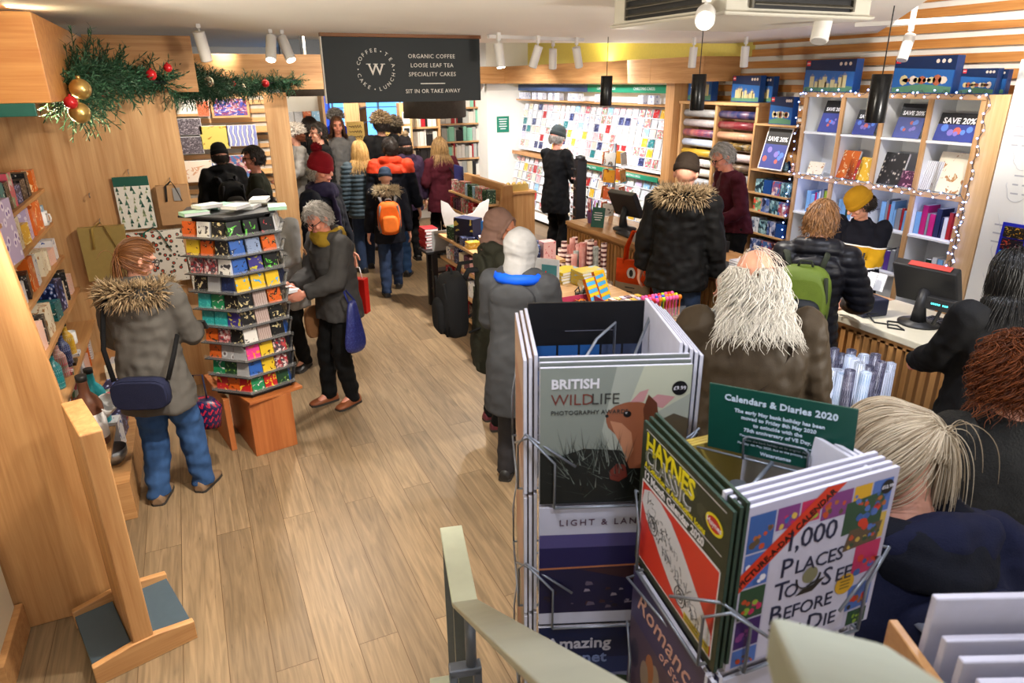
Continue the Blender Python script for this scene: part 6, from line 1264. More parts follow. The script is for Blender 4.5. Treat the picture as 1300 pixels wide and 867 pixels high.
# ------------------------------------------------------------------ calendar spinners in front
def cal_stack(root, F, w, h, n, edge, art_fn, label, lead, dz=.012, off=(.0, .006), th=.007, rev=False):
    "n calendars one behind another in a wire pocket; F: frame on the front one's lower left corner, z towards the viewer"
    outs = []
    for i in range(n):
        t = thing('calendar', label if i == 0 else f'{lead}, {ORD[i]} copy behind the front one', 'calendar', (0, 0, 0), 0, lead); Fi = F @ Matrix.Translation((off[0]*i, off[1]*i, -dz*i)); t.location = Fi.translation; L = Fi.copy(); L.translation = V((0, 0, 0))
        q = MB(); q.prism([L @ V(p) for p in ((0, 0, -th), (w, 0, -th), (w, h, -th), (0, h, -th))], L.to_3x3() @ V((0, 0, th))); q.build('pages', edge, t, .0008)
        q = MB(); mats = art_fn(q, L @ Matrix.Translation((0, 0, .0006)), w, h) if i == 0 else None
        if i == 0: q.build('cover', mats, t)
        else: rect(q, L, .0, .0, w, h, 0, .0005); q.build('cover', edge if rev else art_fn.back, t)
        outs.append(t)
    return outs
def M4(*c): return [mat('ink_%s' % x.lstrip('#'), x, .32, 0, .04, 12) if isinstance(x, str) else x for x in c]
def T(F, x, y, z=.0004): return F @ Matrix.Translation((x, y, z))
def cover_wild(q, F, w, h):
    ms = M4('#7E867F', '#9CA298', '#B4B8A4', '#D4D4DC', '#6A2A20', '#2C2C2A', '#8A5238', '#5A3020', '#B07A5C', '#0A0A0C', '#B8888A', '#101412', '#4A544E', '#7A827A', '#4C4438'); rng = rc(1)
    rect(q, F, 0, 0, w, h, 0); shape(q, F, [(w*.5, h), (w*.42, h*.55), (w*.55, h*.1), (w, h*.1), (w, h)], 1, .0001); shape(q, F, [(w*.68, h), (w*.6, h*.75), (w*.7, h*.62), (w, h*.80), (w, h)], 2, .00015); shape(q, F, [(w*.78, h*.6), (w*.9, h*.66), (w, h*.62), (w, h*.3), (w*.8, h*.3)], 14, .0002)
    shape(q, F, [(0, 0), (w, 0), (w, h*.22), (w*.75, h*.26), (w*.55, h*.40), (w*.3, h*.42), (w*.12, h*.36), (0, h*.40)], 11, .0003)
    hd = [(.44, .66), (.455, .69), (.50, .725), (.56, .745), (.62, .755), (.68, .745), (.74, .72), (.79, .66), (.80, .58), (.80, .48), (.76, .36), (.70, .26), (.62, .26), (.58, .36), (.56, .46), (.50, .53), (.46, .57), (.445, .61)]
    shape(q, F, [(w*x, h*y) for x, y in hd], 6, .0005); shape(q, F, [(w*x, h*y) for x, y in ((.47, .62), (.55, .60), (.62, .53), (.64, .40), (.60, .30), (.56, .42), (.50, .54))], 8, .0006)
    shape(q, F, [(w*x, h*y) for x, y in ((.69, .70), (.72, .80), (.78, .74), (.80, .62), (.74, .56), (.70, .62))], 7, .0007); shape(q, F, [(w*x, h*y) for x, y in ((.70, .74), (.78, .80), (.90, .78), (.82, .70))], 10, .0006); shape(q, F, [(w*x, h*y) for x, y in ((.60, .75), (.66, .82), (.72, .84), (.69, .75))], 10, .0006)
    q.poly([F @ V((w*(.585+.027*math.cos(a)), h*(.665+.024*math.sin(a)), .0008)) for a in [i*PI/8 for i in range(16)]], 9); disc(q, F, w*.007, 8, 3, w*.578, h*.674, .0009); disc(q, F, w*.012, 8, 9, w*.448, h*.655, .0008)
    shape(q, F, [(w*x, h*y) for x, y in ((.48, .24), (.53, .30), (.59, .29), (.61, .20), (.55, .16), (.49, .18))], 4, .0009)
    for k in range(150):
        bx, by = (w*rng.uniform(.16, .6), h*rng.uniform(.22, .36)) if k < 100 else (w*rng.uniform(.1, .75), h*rng.uniform(.02, .25)); a = rng.gauss(1.75, .55); L = w*rng.uniform(.08, .28); wd = .0009; dx, dy = math.cos(a)*L, math.sin(a)*L*(1 if k < 100 else .4)
        shape(q, F, [(max(0, min(w, bx-wd)), max(0, by)), (max(0, min(w, bx+wd)), max(0, by)), (max(0, min(w, bx+dx)), max(0, min(h, by+dy)))], (11, 12, 13, 11)[k % 4], .0007+.00001*k)
    text(q, 'BRITISH', .027, T(F, w*.07, h*.885, .001), 3, 'LEFT', .0008); text(q, 'WILD', .033, T(F, w*.07, h*.775, .001), 4, 'LEFT', -.0002); text(q, 'LIFE', .033, T(F, w*.335, h*.775, .001), 5, 'LEFT', -.0002); text(q, 'PHOTOGRAPHY AWARDS', .0128, T(F, w*.07, h*.685, .001), 5, 'LEFT', 0)
    disc(q, F, w*.052, 20, 9, w*.925, h*.84, .001); text(q, '\u00a39.99', .011, T(F, w*.925, h*.84, .0012), 3); return ms
cover_wild.back = mat('ink_6E756F', '#6E756F', .32)
def cover_light(q, F, w, h):
    ms = M4('#B8BACC', '#4A2440', '#1E1A4A', '#4A4478', '#1A1838', '#A86A48', '#3A2228', '#241A26', '#5A5064', '#8A8090'); rng = rc(2)
    rect(q, F, 0, 0, w, h, 0); rect(q, F, 0, h*.10, w, h*.74, 4, .0001); rect(q, F, 0, h*.67, w, h*.78, 3, .0002); rect(q, F, 0, h*.50, w, h*.67, 2, .0002); shape(q, F, [(0, h*.485), (w, h*.505), (w, h*.52), (0, h*.50)], 5, .0003); shape(q, F, [(w*.3, h*.48), (w, h*.30), (w, h*.50)], 6, .0003)
    for k in range(46): x, y = w*rng.uniform(0, .95), h*rng.uniform(.13, .34); s_ = w*rng.uniform(.02, .07); shape(q, F, [(x, y), (min(w, x+s_), y+s_*.1), (min(w, x+s_*.8), y+s_*.5), (x+s_*.2, y+s_*.6)], rng.choice((7, 8, 6, 9, 4)), .0004+.00001*k)
    text(q, 'LIGHT & LAND', .021, T(F, w*.14, h*.875, .001), 1, 'LEFT', 0, 0, 1.35); return ms
cover_light.back = mat('ink_B8BACC', '#B8BACC', .32)
def cover_planet(q, F, w, h):
    ms = M4('#101C40', '#B8B8C8', '#6C7CA8', '#60688A', '#1C3424', '#0A0E10', '#3A5A34', '#1C2C58', '#8A3A1C'); rect(q, F, 0, 0, w, h, 0); rect(q, F, 0, h*.45, w, h*.70, 7, .0001); shape(q, F, [(0, h*.42), (w, h*.46), (w, h*.56), (0, h*.52)], 3, .0002)
    shape(q, F, [(w*.3, h*.2), (w*.42, h*.42), (w*.55, h*.46), (w*.62, h*.52), (w*.75, h*.5), (w, h*.56), (w, 0), (w*.3, 0)], 4, .0003); shape(q, F, [(w*.35, h*.3), (w*.6, h*.36), (w, h*.44), (w, h*.3), (w*.5, h*.2)], 6, .0004); shape(q, F, [(0, 0), (w, 0), (w, h*.34), (w*.6, h*.25), (w*.4, h*.2), (0, h*.28)], 5, .0005); shape(q, F, [(w*.6, h*.02), (w*.8, h*.16), (w*.9, h*.1), (w*.85, 0)], 8, .0006)
    text(q, 'Amazing', .042, T(F, w*.06, h*.84, .001), 1, 'LEFT', .0008); text(q, 'Planet', .042, T(F, w*.17, h*.70, .001), 2, 'LEFT', .0008); return ms
cover_planet.back = mat('ink_101C40', '#101C40', .32)
def cover_plain(c, c2):
    def f(q, F, w, h):
        rect(q, F, 0, 0, w, h, 0); rect(q, F, w*.08, h*.12, w*.92, h*.70, 1, .0002); return M4(c, c2)
    f.back = mat('ink_'+c.lstrip('#'), c, .35); return f
def cover_back(q, F, w, h):
    ms = M4('#0C0D10', '#34405A', '#6A6A78', '#20508A', '#8A8A94', '#2A4A6A', '#8A4A1C'); rect(q, F, 0, 0, w, h, 0); rng = rc(7)
    for i in range(5):
        for j in range(3): x, y = w*(.07+.178*i), h*(.5-.20*j); rect(q, F, x, y, x+w*.16, y+h*.17, rng.choice((1, 3, 5)), .0002); shape(q, F, [(x, y), (x+w*.16, y), (x+w*.16, y+h*.05), (x+w*.08, y+h*.08), (x, y+h*.04)], rng.choice((2, 4, 6, 0)), .0003)
    rect(q, F, w*.3, h*.78, w*.7, h*.785, 2, .0002); return ms
cover_back.back = mat('ink_0C0D10', '#0C0D10', .35)
def wirepocket(root, F, w, hh, dep, name='wire_pocket', r=.0026):
    "bent wire that holds a stack: two side arms and a front bar"
    o = MB(); iv = root.matrix_basis.inverted(); G = iv @ F
    for x in (.10*w, .90*w): o.tube([G @ V((x-.012*(1 if x < w/2 else -1)*6, hh*.55, -dep)), G @ V((x-.05*(1 if x < w/2 else -1), hh*.95, -.002)), G @ V((x, hh*.62, .010)), G @ V((x, -.004, .010))], r, 6)
    o.tube([G @ V((.10*w, -.004, .010)), G @ V((.90*w, -.004, .010))], r, 6); o.tube([G @ V((.10*w, -.004, .010)), G @ V((.10*w, -.006, -dep))], r, 6); o.tube([G @ V((.90*w, -.004, .010)), G @ V((.90*w, -.006, -dep))], r, 6); return o.build(name, WIRE, root)
def spinner(label, c, rz, top, half):
    t = thing('calendar_rack', label, 'display rack', c, rz); MB().cyl((0, 0, .04), (0, 0, top-.08), .016, n=14).build('pole', STEEL, t); MB().lathe([(.002, 0), (.16, 0), (.17, .01), (.16, .03), (.03, .05), (.002, .05)], 28).build('base', DARK, t)
    for z in (top-.34, top-.66, top-.98, top-1.3): q = MB(); q.tube([(-half, -half, z), (half, -half, z), (half, half, z), (-half, half, z), (-half, -half, z)], .003, 6); q.tube([(-half, 0, z), (half, 0, z)], .003, 6); q.tube([(0, -half, z), (0, half, z)], .003, 6); q.build('wire_tier', WIRE, t)
    return t
WH = .30
# rack A: nature calendars
azA = R(112); uA = V((math.sin(azA), math.cos(azA), 0)); nA = V((uA.y, -uA.x, 0)); up = V((0, 0, 1))   # nA faces the viewer
cornerA = V((.540, 1.049, 0)); cA = cornerA + uA*.145 - nA*.175; rzA = math.atan2(uA.y, uA.x)
RA_ = spinner('square wire calendar rack with the squirrel calendar on top', (cA.x, cA.y, 0), rzA, 1.995, .13); bpy.context.view_layer.update()
def FA_(z, u=0, nn=0, face=0): 
    Mx = Matrix.Translation(V((cA.x, cA.y, 0))) @ Matrix.Rotation(rzA + face*PI/2, 4, 'Z') @ Matrix.Translation((0, -.175, 0)); return Mx @ frame((-.145 + u, -nn, z), (1, 0, 0), (0, 0, 1))
GRE = mat('sleeve_grey', (.36, .39, .38), .3); EDGE = mat('page_edge', (.64, .64, .72), .4)
cal_stack(RA_, FA_(1.695), .29, .30, 3, EDGE, cover_wild, 'grey-green calendar with a red squirrel on the front of the wire rack', 'squirrel calendars')
cal_stack(RA_, FA_(1.385), .29, .30, 2, EDGE, cover_light, 'lavender and dusk-sky landscape calendar below the squirrel calendar', 'dusk landscape calendars')
cal_stack(RA_, FA_(1.075), .29, .30, 2, EDGE, cover_planet, 'dark blue mountain calendar, third down on the squirrel rack', 'mountain calendars')
for z in (1.695, 1.385, 1.075): wirepocket(RA_, FA_(z), .29, .16, .10)
BEI, BEI2 = '#C8A890', '#A8745C'
for i, z in enumerate((1.70, 1.39, 1.08)):
    cal_stack(RA_, FA_(z, 0, 0, 3), .29, .30, 3, EDGE, cover_plain(BEI if i == 0 else ('#B89878', '#9A8468')[i-1], BEI2), f'beige calendar on the aisle side of the squirrel rack, {("top", "middle", "lower")[i]} pocket', f'beige calendars in the {("top", "middle", "lower")[i]} aisle-side pocket', .0105, (0, .005)); wirepocket(RA_, FA_(z, 0, 0, 3), .29, .16, .10)
    cal_stack(RA_, FA_(z, 0, 0, 1), .29, .30, 5 if i == 0 else 3, EDGE, cover_plain(('#28305A', '#40486A', '#4A4A5A')[i], ('#48508A', '#707A9A', '#8A8A9A')[i]), f'navy-covered calendar on the till side of the squirrel rack, {("top", "middle", "lower")[i]} pocket', f'navy calendars in the {("top", "middle", "lower")[i]} till-side pocket', .0105, (0, .007)); wirepocket(RA_, FA_(z, 0, 0, 1), .29, .16, .10)
# the black back panel calendar, its rear side towards us
Mb = FA_(1.70, .29, -.015, 2) @ Matrix.Translation((0, 0, -.012)) @ Matrix.Rotation(PI, 4, 'Y'); cal_stack(RA_, Mb, .29, .32, 1, mat('ink_0C0D10', '#0C0D10', .35), cover_back, 'black calendar back with rows of small photographs at the far side of the squirrel rack', 'black-backed calendars')
q = MB(); G = RA_.matrix_basis.inverted()
q.tube([(-.04, -.02, 1.80), (-.04, -.02, 1.94), (.0, .05, 1.965), (.05, .10, 1.985), (.05, .10, 1.90)], .0035, 6); q.tube([(.0, -.08, 1.80), (.06, .0, 1.90), (.13, .10, 2.0), (.13, .10, 1.86)], .0035, 6); q.build('wire_hook', WIRE, RA_)

# rack B: car and travel calendars
azK = R(93); uK = V((math.sin(azK), math.cos(azK), 0)); rzB = math.atan2(uK.y, uK.x); vK = V((-uK.y, uK.x, 0)); cornB = V((.625, .612, 0)); cB = cornB + uK*.15 + vK*.16
RB_ = spinner('square wire calendar rack with the travel and classic car calendars under the green notice', (cB.x, cB.y, 0), rzB, 1.92, .13); bpy.context.view_layer.update()
def FB_(z, u=0, nn=0, face=0):
    Mx = Matrix.Translation(V((cB.x, cB.y, 0))) @ Matrix.Rotation(rzB + face*PI/2, 4, 'Z') @ Matrix.Translation((0, -.16, 0)); return Mx @ frame((-.15 + u, -nn, z), (1, 0, 0), (0, 0, 1))
def cover_places(q, F, w, h):
    ms = M4('#B4B2C8', '#C2C0D2', '#1E2440', '#C8361E', '#2A1210', '#D0A020', '#6A5A20', '#A8602C', '#345A9A', '#7A3A7A', '#B84A28', '#2A4A34', '#C8A84A', '#B8285A', '#3A2260', '#4A6AB0', '#5A4A38', '#282420', '#88A838', '#7C7A5C', '#E0DEE8', '#0A0A0C'); rng = rc(3)
    rect(q, F, 0, 0, w, h, 0); rect(q, F, w*.20, h*.02, w*.80, h*.80, 1, .0001)
    def photo(pts, cs, k):
        shape(q, F, [(w*x, h*y) for x, y in pts], cs[0], .0003+k*.00002); cx, cy = sum(p[0] for p in pts)/4, sum(p[1] for p in pts)/4; sx = max(p[0] for p in pts)-min(p[0] for p in pts); sy = max(p[1] for p in pts)-min(p[1] for p in pts)
        for j in range(9): x, y = cx+sx*rng.uniform(-.36, .36), cy+sy*rng.uniform(-.4, .12); r_ = min(sx, sy)*rng.uniform(.08, .16); q.poly([F @ V((w*(x+r_*rng.uniform(.7, 1.1)*math.cos(a)), h*(y+r_*rng.uniform(.7, 1.1)*math.sin(a)), .0004+k*.00002+j*.00001)) for a in [m*PI/4 for m in range(8)]], cs[1+j % (len(cs)-1)])
    P4 = lambda x0, y0, x1, y1: [(x0, y0), (x1, y0), (x1, y1), (x0, y1)]
    photo(P4(.03, .73, .19, .95), (8, 7, 10, 16), 0); photo(P4(.03, .52, .19, .72), (15, 11, 20, 8), 1); photo(P4(.03, .32, .19, .51), (11, 13, 18, 10), 2); photo(P4(.03, .13, .19, .31), (14, 9, 14), 3); photo(P4(.03, .01, .19, .12), (15, 10, 16), 3)
    photo(P4(.20, .82, .34, .95), (9, 13, 8, 12), 4); photo(P4(.35, .82, .48, .95), (13, 9, 18), 5); photo(P4(.49, .80, .69, .95), (9, 10, 7, 10, 16), 6); photo(P4(.70, .80, .82, .95), (5, 15, 10), 7); photo(P4(.83, .75, .97, .95), (15, 16, 8, 7), 8)
    photo([(.66, .66), (.93, .68), (.93, .88), (.66, .86)], (11, 15, 8, 3), 9); photo([(.69, .55), (.93, .57), (.95, .69), (.72, .68)], (16, 10, 12, 11), 10); photo([(.79, .36), (.97, .37), (.97, .57), (.79, .56)], (13, 3, 13, 8), 11); photo(P4(.83, .58, .97, .74), (12, 11, 15), 8); photo([(.80, .12), (.97, .13), (.97, .30), (.80, .29)], (15, 3, 17, 7), 12); photo(P4(.83, .01, .97, .11), (11, 18), 13)
    shape(q, F, [(0, h*.60), (w*.50, h*1.0), (w*.63, h*1.0), (0, h*.49)], 3, .0010)
    a = math.atan2(h*.44, w*.56); text(q, 'PICTURE-A-DAY CALENDAR', .0165, F @ Matrix.Translation((w*.285, h*.757, .0013)) @ Matrix.Rotation(a, 4, 'Z'), 4, 'CENTER', .0004)
    for s_, x, y, z in (('1,000', .27, .725, .052), ('PLACES', .27, .565, .050), ('TO', .25, .42, .050), ('SEE', .575, .42, .050), ('BEFORE', .24, .275, .050), ('YOU DIE', .25, .13, .050)):
        text(q, s_[0], z, T(F, w*x, h*y, .0012), 2, 'LEFT', 0, 0, .92); k = .098 if s_[0] not in '1T' else .07
        if s_ == 'YOU DIE': text(q, 'OU', z*.74, T(F, w*(x+.11), h*(y-.015), .0012), 2, 'LEFT'); text(q, 'D', z, T(F, w*.52, h*y, .0012), 2, 'LEFT'); text(q, 'IE', z*.74, T(F, w*.645, h*(y-.015), .0012), 2, 'LEFT')
        else: text(q, s_[1:], z*(.74 if s_[0] != '1' else 1), T(F, w*(x+k), h*(y-(.015 if s_[0] != '1' else 0)), .0012), 2, 'LEFT', 0, 0, .95)
    disc(q, F, w*.052, 20, 19, w*.485, h*.475, .0014); shape(q, F, [(w*.40, h*.36), (w*.52, h*.36), (w*.60, h*.43), (w*.50, h*.42)], 17, .0013); q.tube([F @ V((w*(.475+.08*math.cos(b)), h*(.47+.075*math.sin(b)), .0016)) for b in [m*PI/10 - PI for m in range(11)]], .0016, 4, 17); rect(q, F, w*.472, h*.38, w*.480, h*.41, 17, .0015)
    disc(q, F, w*.068, 24, 5, w*.755, h*.33, .0014)
    for j in range(3): rect(q, F, w*.72, h*(.345-.022*j), w*.79, h*(.353-.022*j), 6, .0016)
    disc(q, F, w*.043, 20, 21, w*.93, h*.90, .0014); text(q, '\u00a312.99', .009, T(F, w*.93, h*.90, .0016), 20); return ms
cover_places.back = mat('ink_C2C0D2', '#C2C0D2', .35)
def cover_car(q, F, w, h):
    ms = M4('#28301F', '#383E2C', '#1E2618', '#D8C81C', '#6C6E5C', '#C8321E', '#D8D6D8', '#141614', '#C8C8CC', '#3A3A3C', '#B01818', '#B8A018', '#8C8C90'); rng = rc(5); rect(q, F, 0, 0, w, h, 0)
    for k in range(8): x, y = w*rng.uniform(.45, .92), h*rng.uniform(.55, .92); q.poly([F @ V((x+w*.07*rng.uniform(.6, 1.2)*math.cos(a), y+h*.05*rng.uniform(.6, 1.2)*math.sin(a), .0001+.00001*k)) for a in [m*PI/5 for m in range(10)]], (1, 2)[k % 2])
    rect(q, F, w*.05, h*.62, w*.95, h*.626, 6, .0003); rect(q, F, w*.05, h*.705, w*.95, h*.71, 6, .0003); rect(q, F, w*.05, h*.96, w*.95, h*.965, 6, .0003); rect(q, F, w*.04, h*.05, w*.96, h*.62, 6, .0003); rect(q, F, w*.05, h*.06, w*.95, h*.61, 5, .0004)
    text(q, 'HAYNES', .050, T(F, w*.06, h*.885, .001), 3, 'LEFT', .0012, 0, .9); text(q, 'CLASSIC', .046, T(F, w*.06, h*.80, .001), 4, 'LEFT', .0006, 0, .95); text(q, 'CLASSIC', .0465, T(F, w*.06, h*.80, .0008), 8, 'LEFT', .0016, 0, .95); text(q, 'A Collection of Automotive Icons', .0155, T(F, w*.06, h*.735, .001), 3, 'LEFT', .0003); text(q, '12 Month Calendar 2020', .021, T(F, w*.06, h*.665, .001), 6, 'LEFT', .0006)
    car = [(.055, .47), (.075, .56), (.16, .60), (.29, .60), (.43, .56), (.57, .48), (.72, .37), (.87, .26), (.94, .20), (.945, .13), (.88, .085), (.78, .08), (.66, .09), (.52, .14), (.38, .22), (.24, .32), (.13, .38)]
    shape(q, F, [(w*x, h*y) for x, y in car], 8, .0006)
    for k in range(110):
        t_ = rng.random(); x = .12+.76*t_; y = .49-.37*t_+rng.uniform(-.10, .10)*(1-.3*t_); a = rng.uniform(0, PI); L = rng.uniform(.02, .07); dx, dy = L*math.cos(a), L*math.sin(a); q.tube([F @ V((w*x, h*y, .0008)), F @ V((w*(x+dx*.5), h*(y+dy*.5+.01), .0008)), F @ V((w*(x+dx), h*(y+dy), .0008))], .0007, 3, (9, 12)[k % 2])
    for x, y, r_ in ((.22, .39, .06), (.60, .17, .06)):
        for rr_ in (r_, r_*.6, r_*.3): q.tube([F @ V((w*(x+rr_*math.cos(a)), h*(y+rr_*1.0*math.sin(a)), .0010)) for a in [m*PI/8 for m in range(17)]], .0009, 3, 9)
    q.poly([F @ V((w*(.86+.085*math.cos(a)), h*(.835+.055*math.sin(a)), .0010)) for a in [m*PI/10 for m in range(20)]], 3); q.poly([F @ V((w*(.86+.065*math.cos(a)), h*(.835+.040*math.sin(a)), .0012)) for a in [m*PI/10 for m in range(20)]], 10); text(q, 'Haynes', .014, T(F, w*.86, h*.835, .0014), 6)
    rect(q, F, w*.66, h*.065, w*.94, h*.12, 11, .0010); rect(q, F, w*.68, h*.10, w*.92, h*.107, 0, .0012); rect(q, F, w*.68, h*.08, w*.88, h*.087, 0, .0012); return ms
cover_car.back = mat('ink_28301F', '#28301F', .35)
def cover_rom(q, F, w, h):
    ms = M4('#3A3458', '#4A3A4A', '#8A7A6A', '#C89A8A', '#9A6038', '#2A2638'); rect(q, F, 0, 0, w, h, 0); rect(q, F, 0, 0, w, h*.6, 1, .0001); rng = rc(6)
    for k in range(12): x, y = w*rng.uniform(.1, .9), h*rng.uniform(.05, .5); q.poly([F @ V((x+w*.06*math.cos(a), y+h*.12*math.sin(a), .0002+.00001*k)) for a in [m*PI/6 for m in range(12)]], (2, 4, 5, 1)[k % 4])
    text(q, 'Romance', .062, T(F, w*.08, h*.80, .0008), 3, 'LEFT', .0003, .35); text(q, 'of Steam', .034, T(F, w*.42, h*.66, .0008), 3, 'LEFT', 0, .35); return ms
cover_rom.back = mat('ink_3A3458', '#3A3458', .35)
cal_stack(RB_, FB_(1.62, .022), .300, .305, 4, EDGE, cover_places, 'white travel calendar with a photo collage and red diagonal ribbon', 'travel calendars', .011, (-.004, .0035), .007)
cal_stack(RB_, FB_(1.30), .30, .30, 2, EDGE, cover_plain('#B8B8C8', '#6A78A8'), 'pale calendar below the travel calendar', 'pale calendars under the travel calendars')
def FH_(z): return frame(V((.676, .902, z)), V((-.051, -.29, 0)), (0, 0, 1))
cal_stack(RB_, FH_(1.625), .294, .30, 3, mat('green_sleeve', (.03, .06, .045), .25), cover_car, 'dark green classic car calendar with a white car drawing on red', 'classic car calendars', .010, (0, .006), .006)
cal_stack(RB_, FH_(1.305), .294, .30, 2, EDGE, cover_rom, 'purple steam train calendar below the classic car calendar', 'purple calendars under the car calendars')
for z in (1.62, 1.30):
    wirepocket(RB_, FB_(z, .022), .300, .15, .10, r=.003); wirepocket(RB_, FH_(z), .294, .15, .08, r=.003)
for i, z in enumerate((1.62, 1.30)):
    cal_stack(RB_, FB_(z, 0, 0, 1), .30, .30, 3, EDGE, cover_plain('#C0C0D4', '#202028'), f'lavender-white calendar on the till side of the travel rack, {("upper", "lower")[i]} pocket', f'lavender calendars in the {("upper", "lower")[i]} pocket', .018, (0, .004)); wirepocket(RB_, FB_(z, 0, 0, 1), .30, .15, .10, r=.003)
    cal_stack(RB_, FB_(z, 0, 0, 2), .235, .225, 3, mat('yellow_edge', (.50, .36, .06), .45), cover_plain('#C8A020', '#A07818'), f'yellow calendar at the back of the travel rack, {("upper", "lower")[i]} pocket', f'yellow calendars in the {("upper", "lower")[i]} back pocket', .014, (0, .004))
# green notice clipped on rack B
p0, p1 = at_d(907, 484, 1.18), at_d(1081, 515, 1.14); uN = (p1-p0).normalized(); cN = at_d(987, 545, 1.16)
t = thing('notice_board', 'dark green printed notice headed calendars and diaries clipped above the travel rack', 'sign', cN); L = frame((0, 0, 0), uN, (-.05, -.02, 1)); wN, hN = .245, .132
MB().prism([L @ V(p) for p in ((-wN/2, -hN/2, -.004), (wN/2, -hN/2, -.004), (wN/2, hN/2, -.004), (-wN/2, hN/2, -.004))], L.to_3x3() @ V((0, 0, .004))).build('board', mat('notice_deep_green', (.006, .060, .042), .35), t, .0005)
q = MB()
for s_, y, z, bb in (('Calendars & Diaries 2020', .044, .0172, .0005), ('The early May bank holiday has been', .0215, .0096, .0003), ('moved to Friday 8th May 2020', .0095, .0096, .0003), ('to coincide with the', -.0025, .0096, .0003), ('75th anniversary of VE Day.', -.0145, .0096, .0003), ('Please note that some calendars and diaries may', -.0265, .0062, 0), ('show the bank holiday on its original date,', -.0345, .0062, 0), ('Monday 4th May 2020, due to the printing timings.', -.0425, .0062, 0), ('Waterstones', -.0565, .0095, .0003)): text(q, s_, z, L @ Matrix.Translation((0, y, .0008)), 0, 'CENTER', bb, 0, 1.05)
q.build('lettering', mat('notice_ink', (.55, .66, .78), .5), t); q = MB(); q.tube([L @ V(p) for p in ((-.055, -hN/2-.006, .006), (-.055, -.030, .006), (-.047, -.024, .006), (.047, -.024, .006), (.055, -.030, .006), (.055, -hN/2-.006, .006))], .0022, 6); q.tube([L @ V((-wN*.62, -hN/2-.004, .004)), L @ V((wN*.5, -hN/2-.008, .004))], .0022, 6); q.build('wire_clip', WIRE, t)
q = MB(); q.tube([(0, 0, -hN/2), (V((cB.x, cB.y, 1.80)) - cN)], .004, 6); q.build('support_rod', WIRE, t)

# ------------------------------------------------------------------ wooden calendar trough at the lower right
pa, pb, pc = at_d(1150, 800, .86), at_d(1300, 690, 1.0), at_d(1275, 875, .74); TR = thing('calendar_trough', 'oak-edged trough of white calendars in the lower right corner', 'display unit', (pa.x+.12, pa.y-.05, 0)); zt = pa.z
e0 = V((.0, .0, 0)); dT = (V((pc.x, pc.y, 0)) - V((pa.x, pa.y, 0))).normalized(); sT = V((-dT.y, dT.x, 0))
def PT(a, b, z): v = V((pa.x, pa.y, 0)) + dT*a + sT*b - TR.location; return V((v.x, v.y, z))
MB().prism([PT(-.02, -.012, zt-.16), PT(.6, -.012, zt-.16), PT(.6, .0, zt-.16), PT(-.02, .0, zt-.16)], (0, 0, .16)).build('front_board', OAKX, TR, .002); MB().prism([PT(-.02, .28, zt-.16), PT(.6, .28, zt-.16), PT(.6, .292, zt-.16), PT(-.02, .292, zt-.16)], (0, 0, .12)).build('rear_board', OAKX, TR); MB().prism([PT(-.02, 0, zt-.16), PT(.6, 0, zt-.16), PT(.6, .28, zt-.16), PT(-.02, .28, zt-.16)], (0, 0, .012)).build('floor_board', OAKX, TR)
for a, b2 in ((.02, .02), (.56, .02), (.02, .26), (.56, .26)): MB().prism([PT(a-.02, b2-.02, 0), PT(a+.02, b2-.02, 0), PT(a+.02, b2+.02, 0), PT(a-.02, b2+.02, 0)], (0, 0, zt-.16)).build('leg', OAKZ, TR)
for i in range(6):
    a = .012 + .032*i; b0 = PT(a, .012, zt-.145) + TR.location; t = thing('calendar', ('white calendar with a dark red corner, first in the oak trough', 'white calendar standing second in the oak trough', 'white calendar standing third in the oak trough', 'white calendar standing fourth in the oak trough', 'plastic-wrapped white calendar standing fifth in the oak trough', 'plastic-wrapped white calendar standing last in the oak trough')[i], 'calendar', b0, 0, None); hh = .215 - (.0 if i == 0 else .035)
    MB().prism([V((0, 0, 0)), sT*.255, sT*.255 + V((0, 0, hh)), V((0, 0, hh))], dT*.011).build('pages', mat('trough_white', (.52, .51, .60), .35), t, .002)
    if i == 0: q = MB(); q.prism([dT*.0115 + sT*.15 + V((0, 0, hh-.055)), dT*.0115 + sT*.25 + V((0, 0, hh-.055)), dT*.0115 + sT*.25 + V((0, 0, hh-.02)), dT*.0115 + sT*.15 + V((0, 0, hh-.02))], dT*.0006); q.build('dark_patch', mat('ink_6A2A30', '#6A2A30', .4), t)
    if i >= 4: MB().prism([sT*.02 + dT*.012 + V((0, 0, .02)), sT*.24 + dT*.012 + V((0, 0, .02)), sT*.24 + dT*.012 + V((0, 0, hh-.03)), sT*.02 + dT*.012 + V((0, 0, hh-.03))], dT*.0006).build('cover', art('trough_art', '#6A6E88', '#8E92AA', '#4E5272', 'waves', 1.5), t)
q = MB()
for k in range(5): q.tube([PT(.22+.03*k, .02, zt-.05), PT(.20+.03*k, .15, zt+.02), PT(.22+.03*k, .27, zt-.05)], .004, 6)
q.build('wire_divider', WIRE, TR)

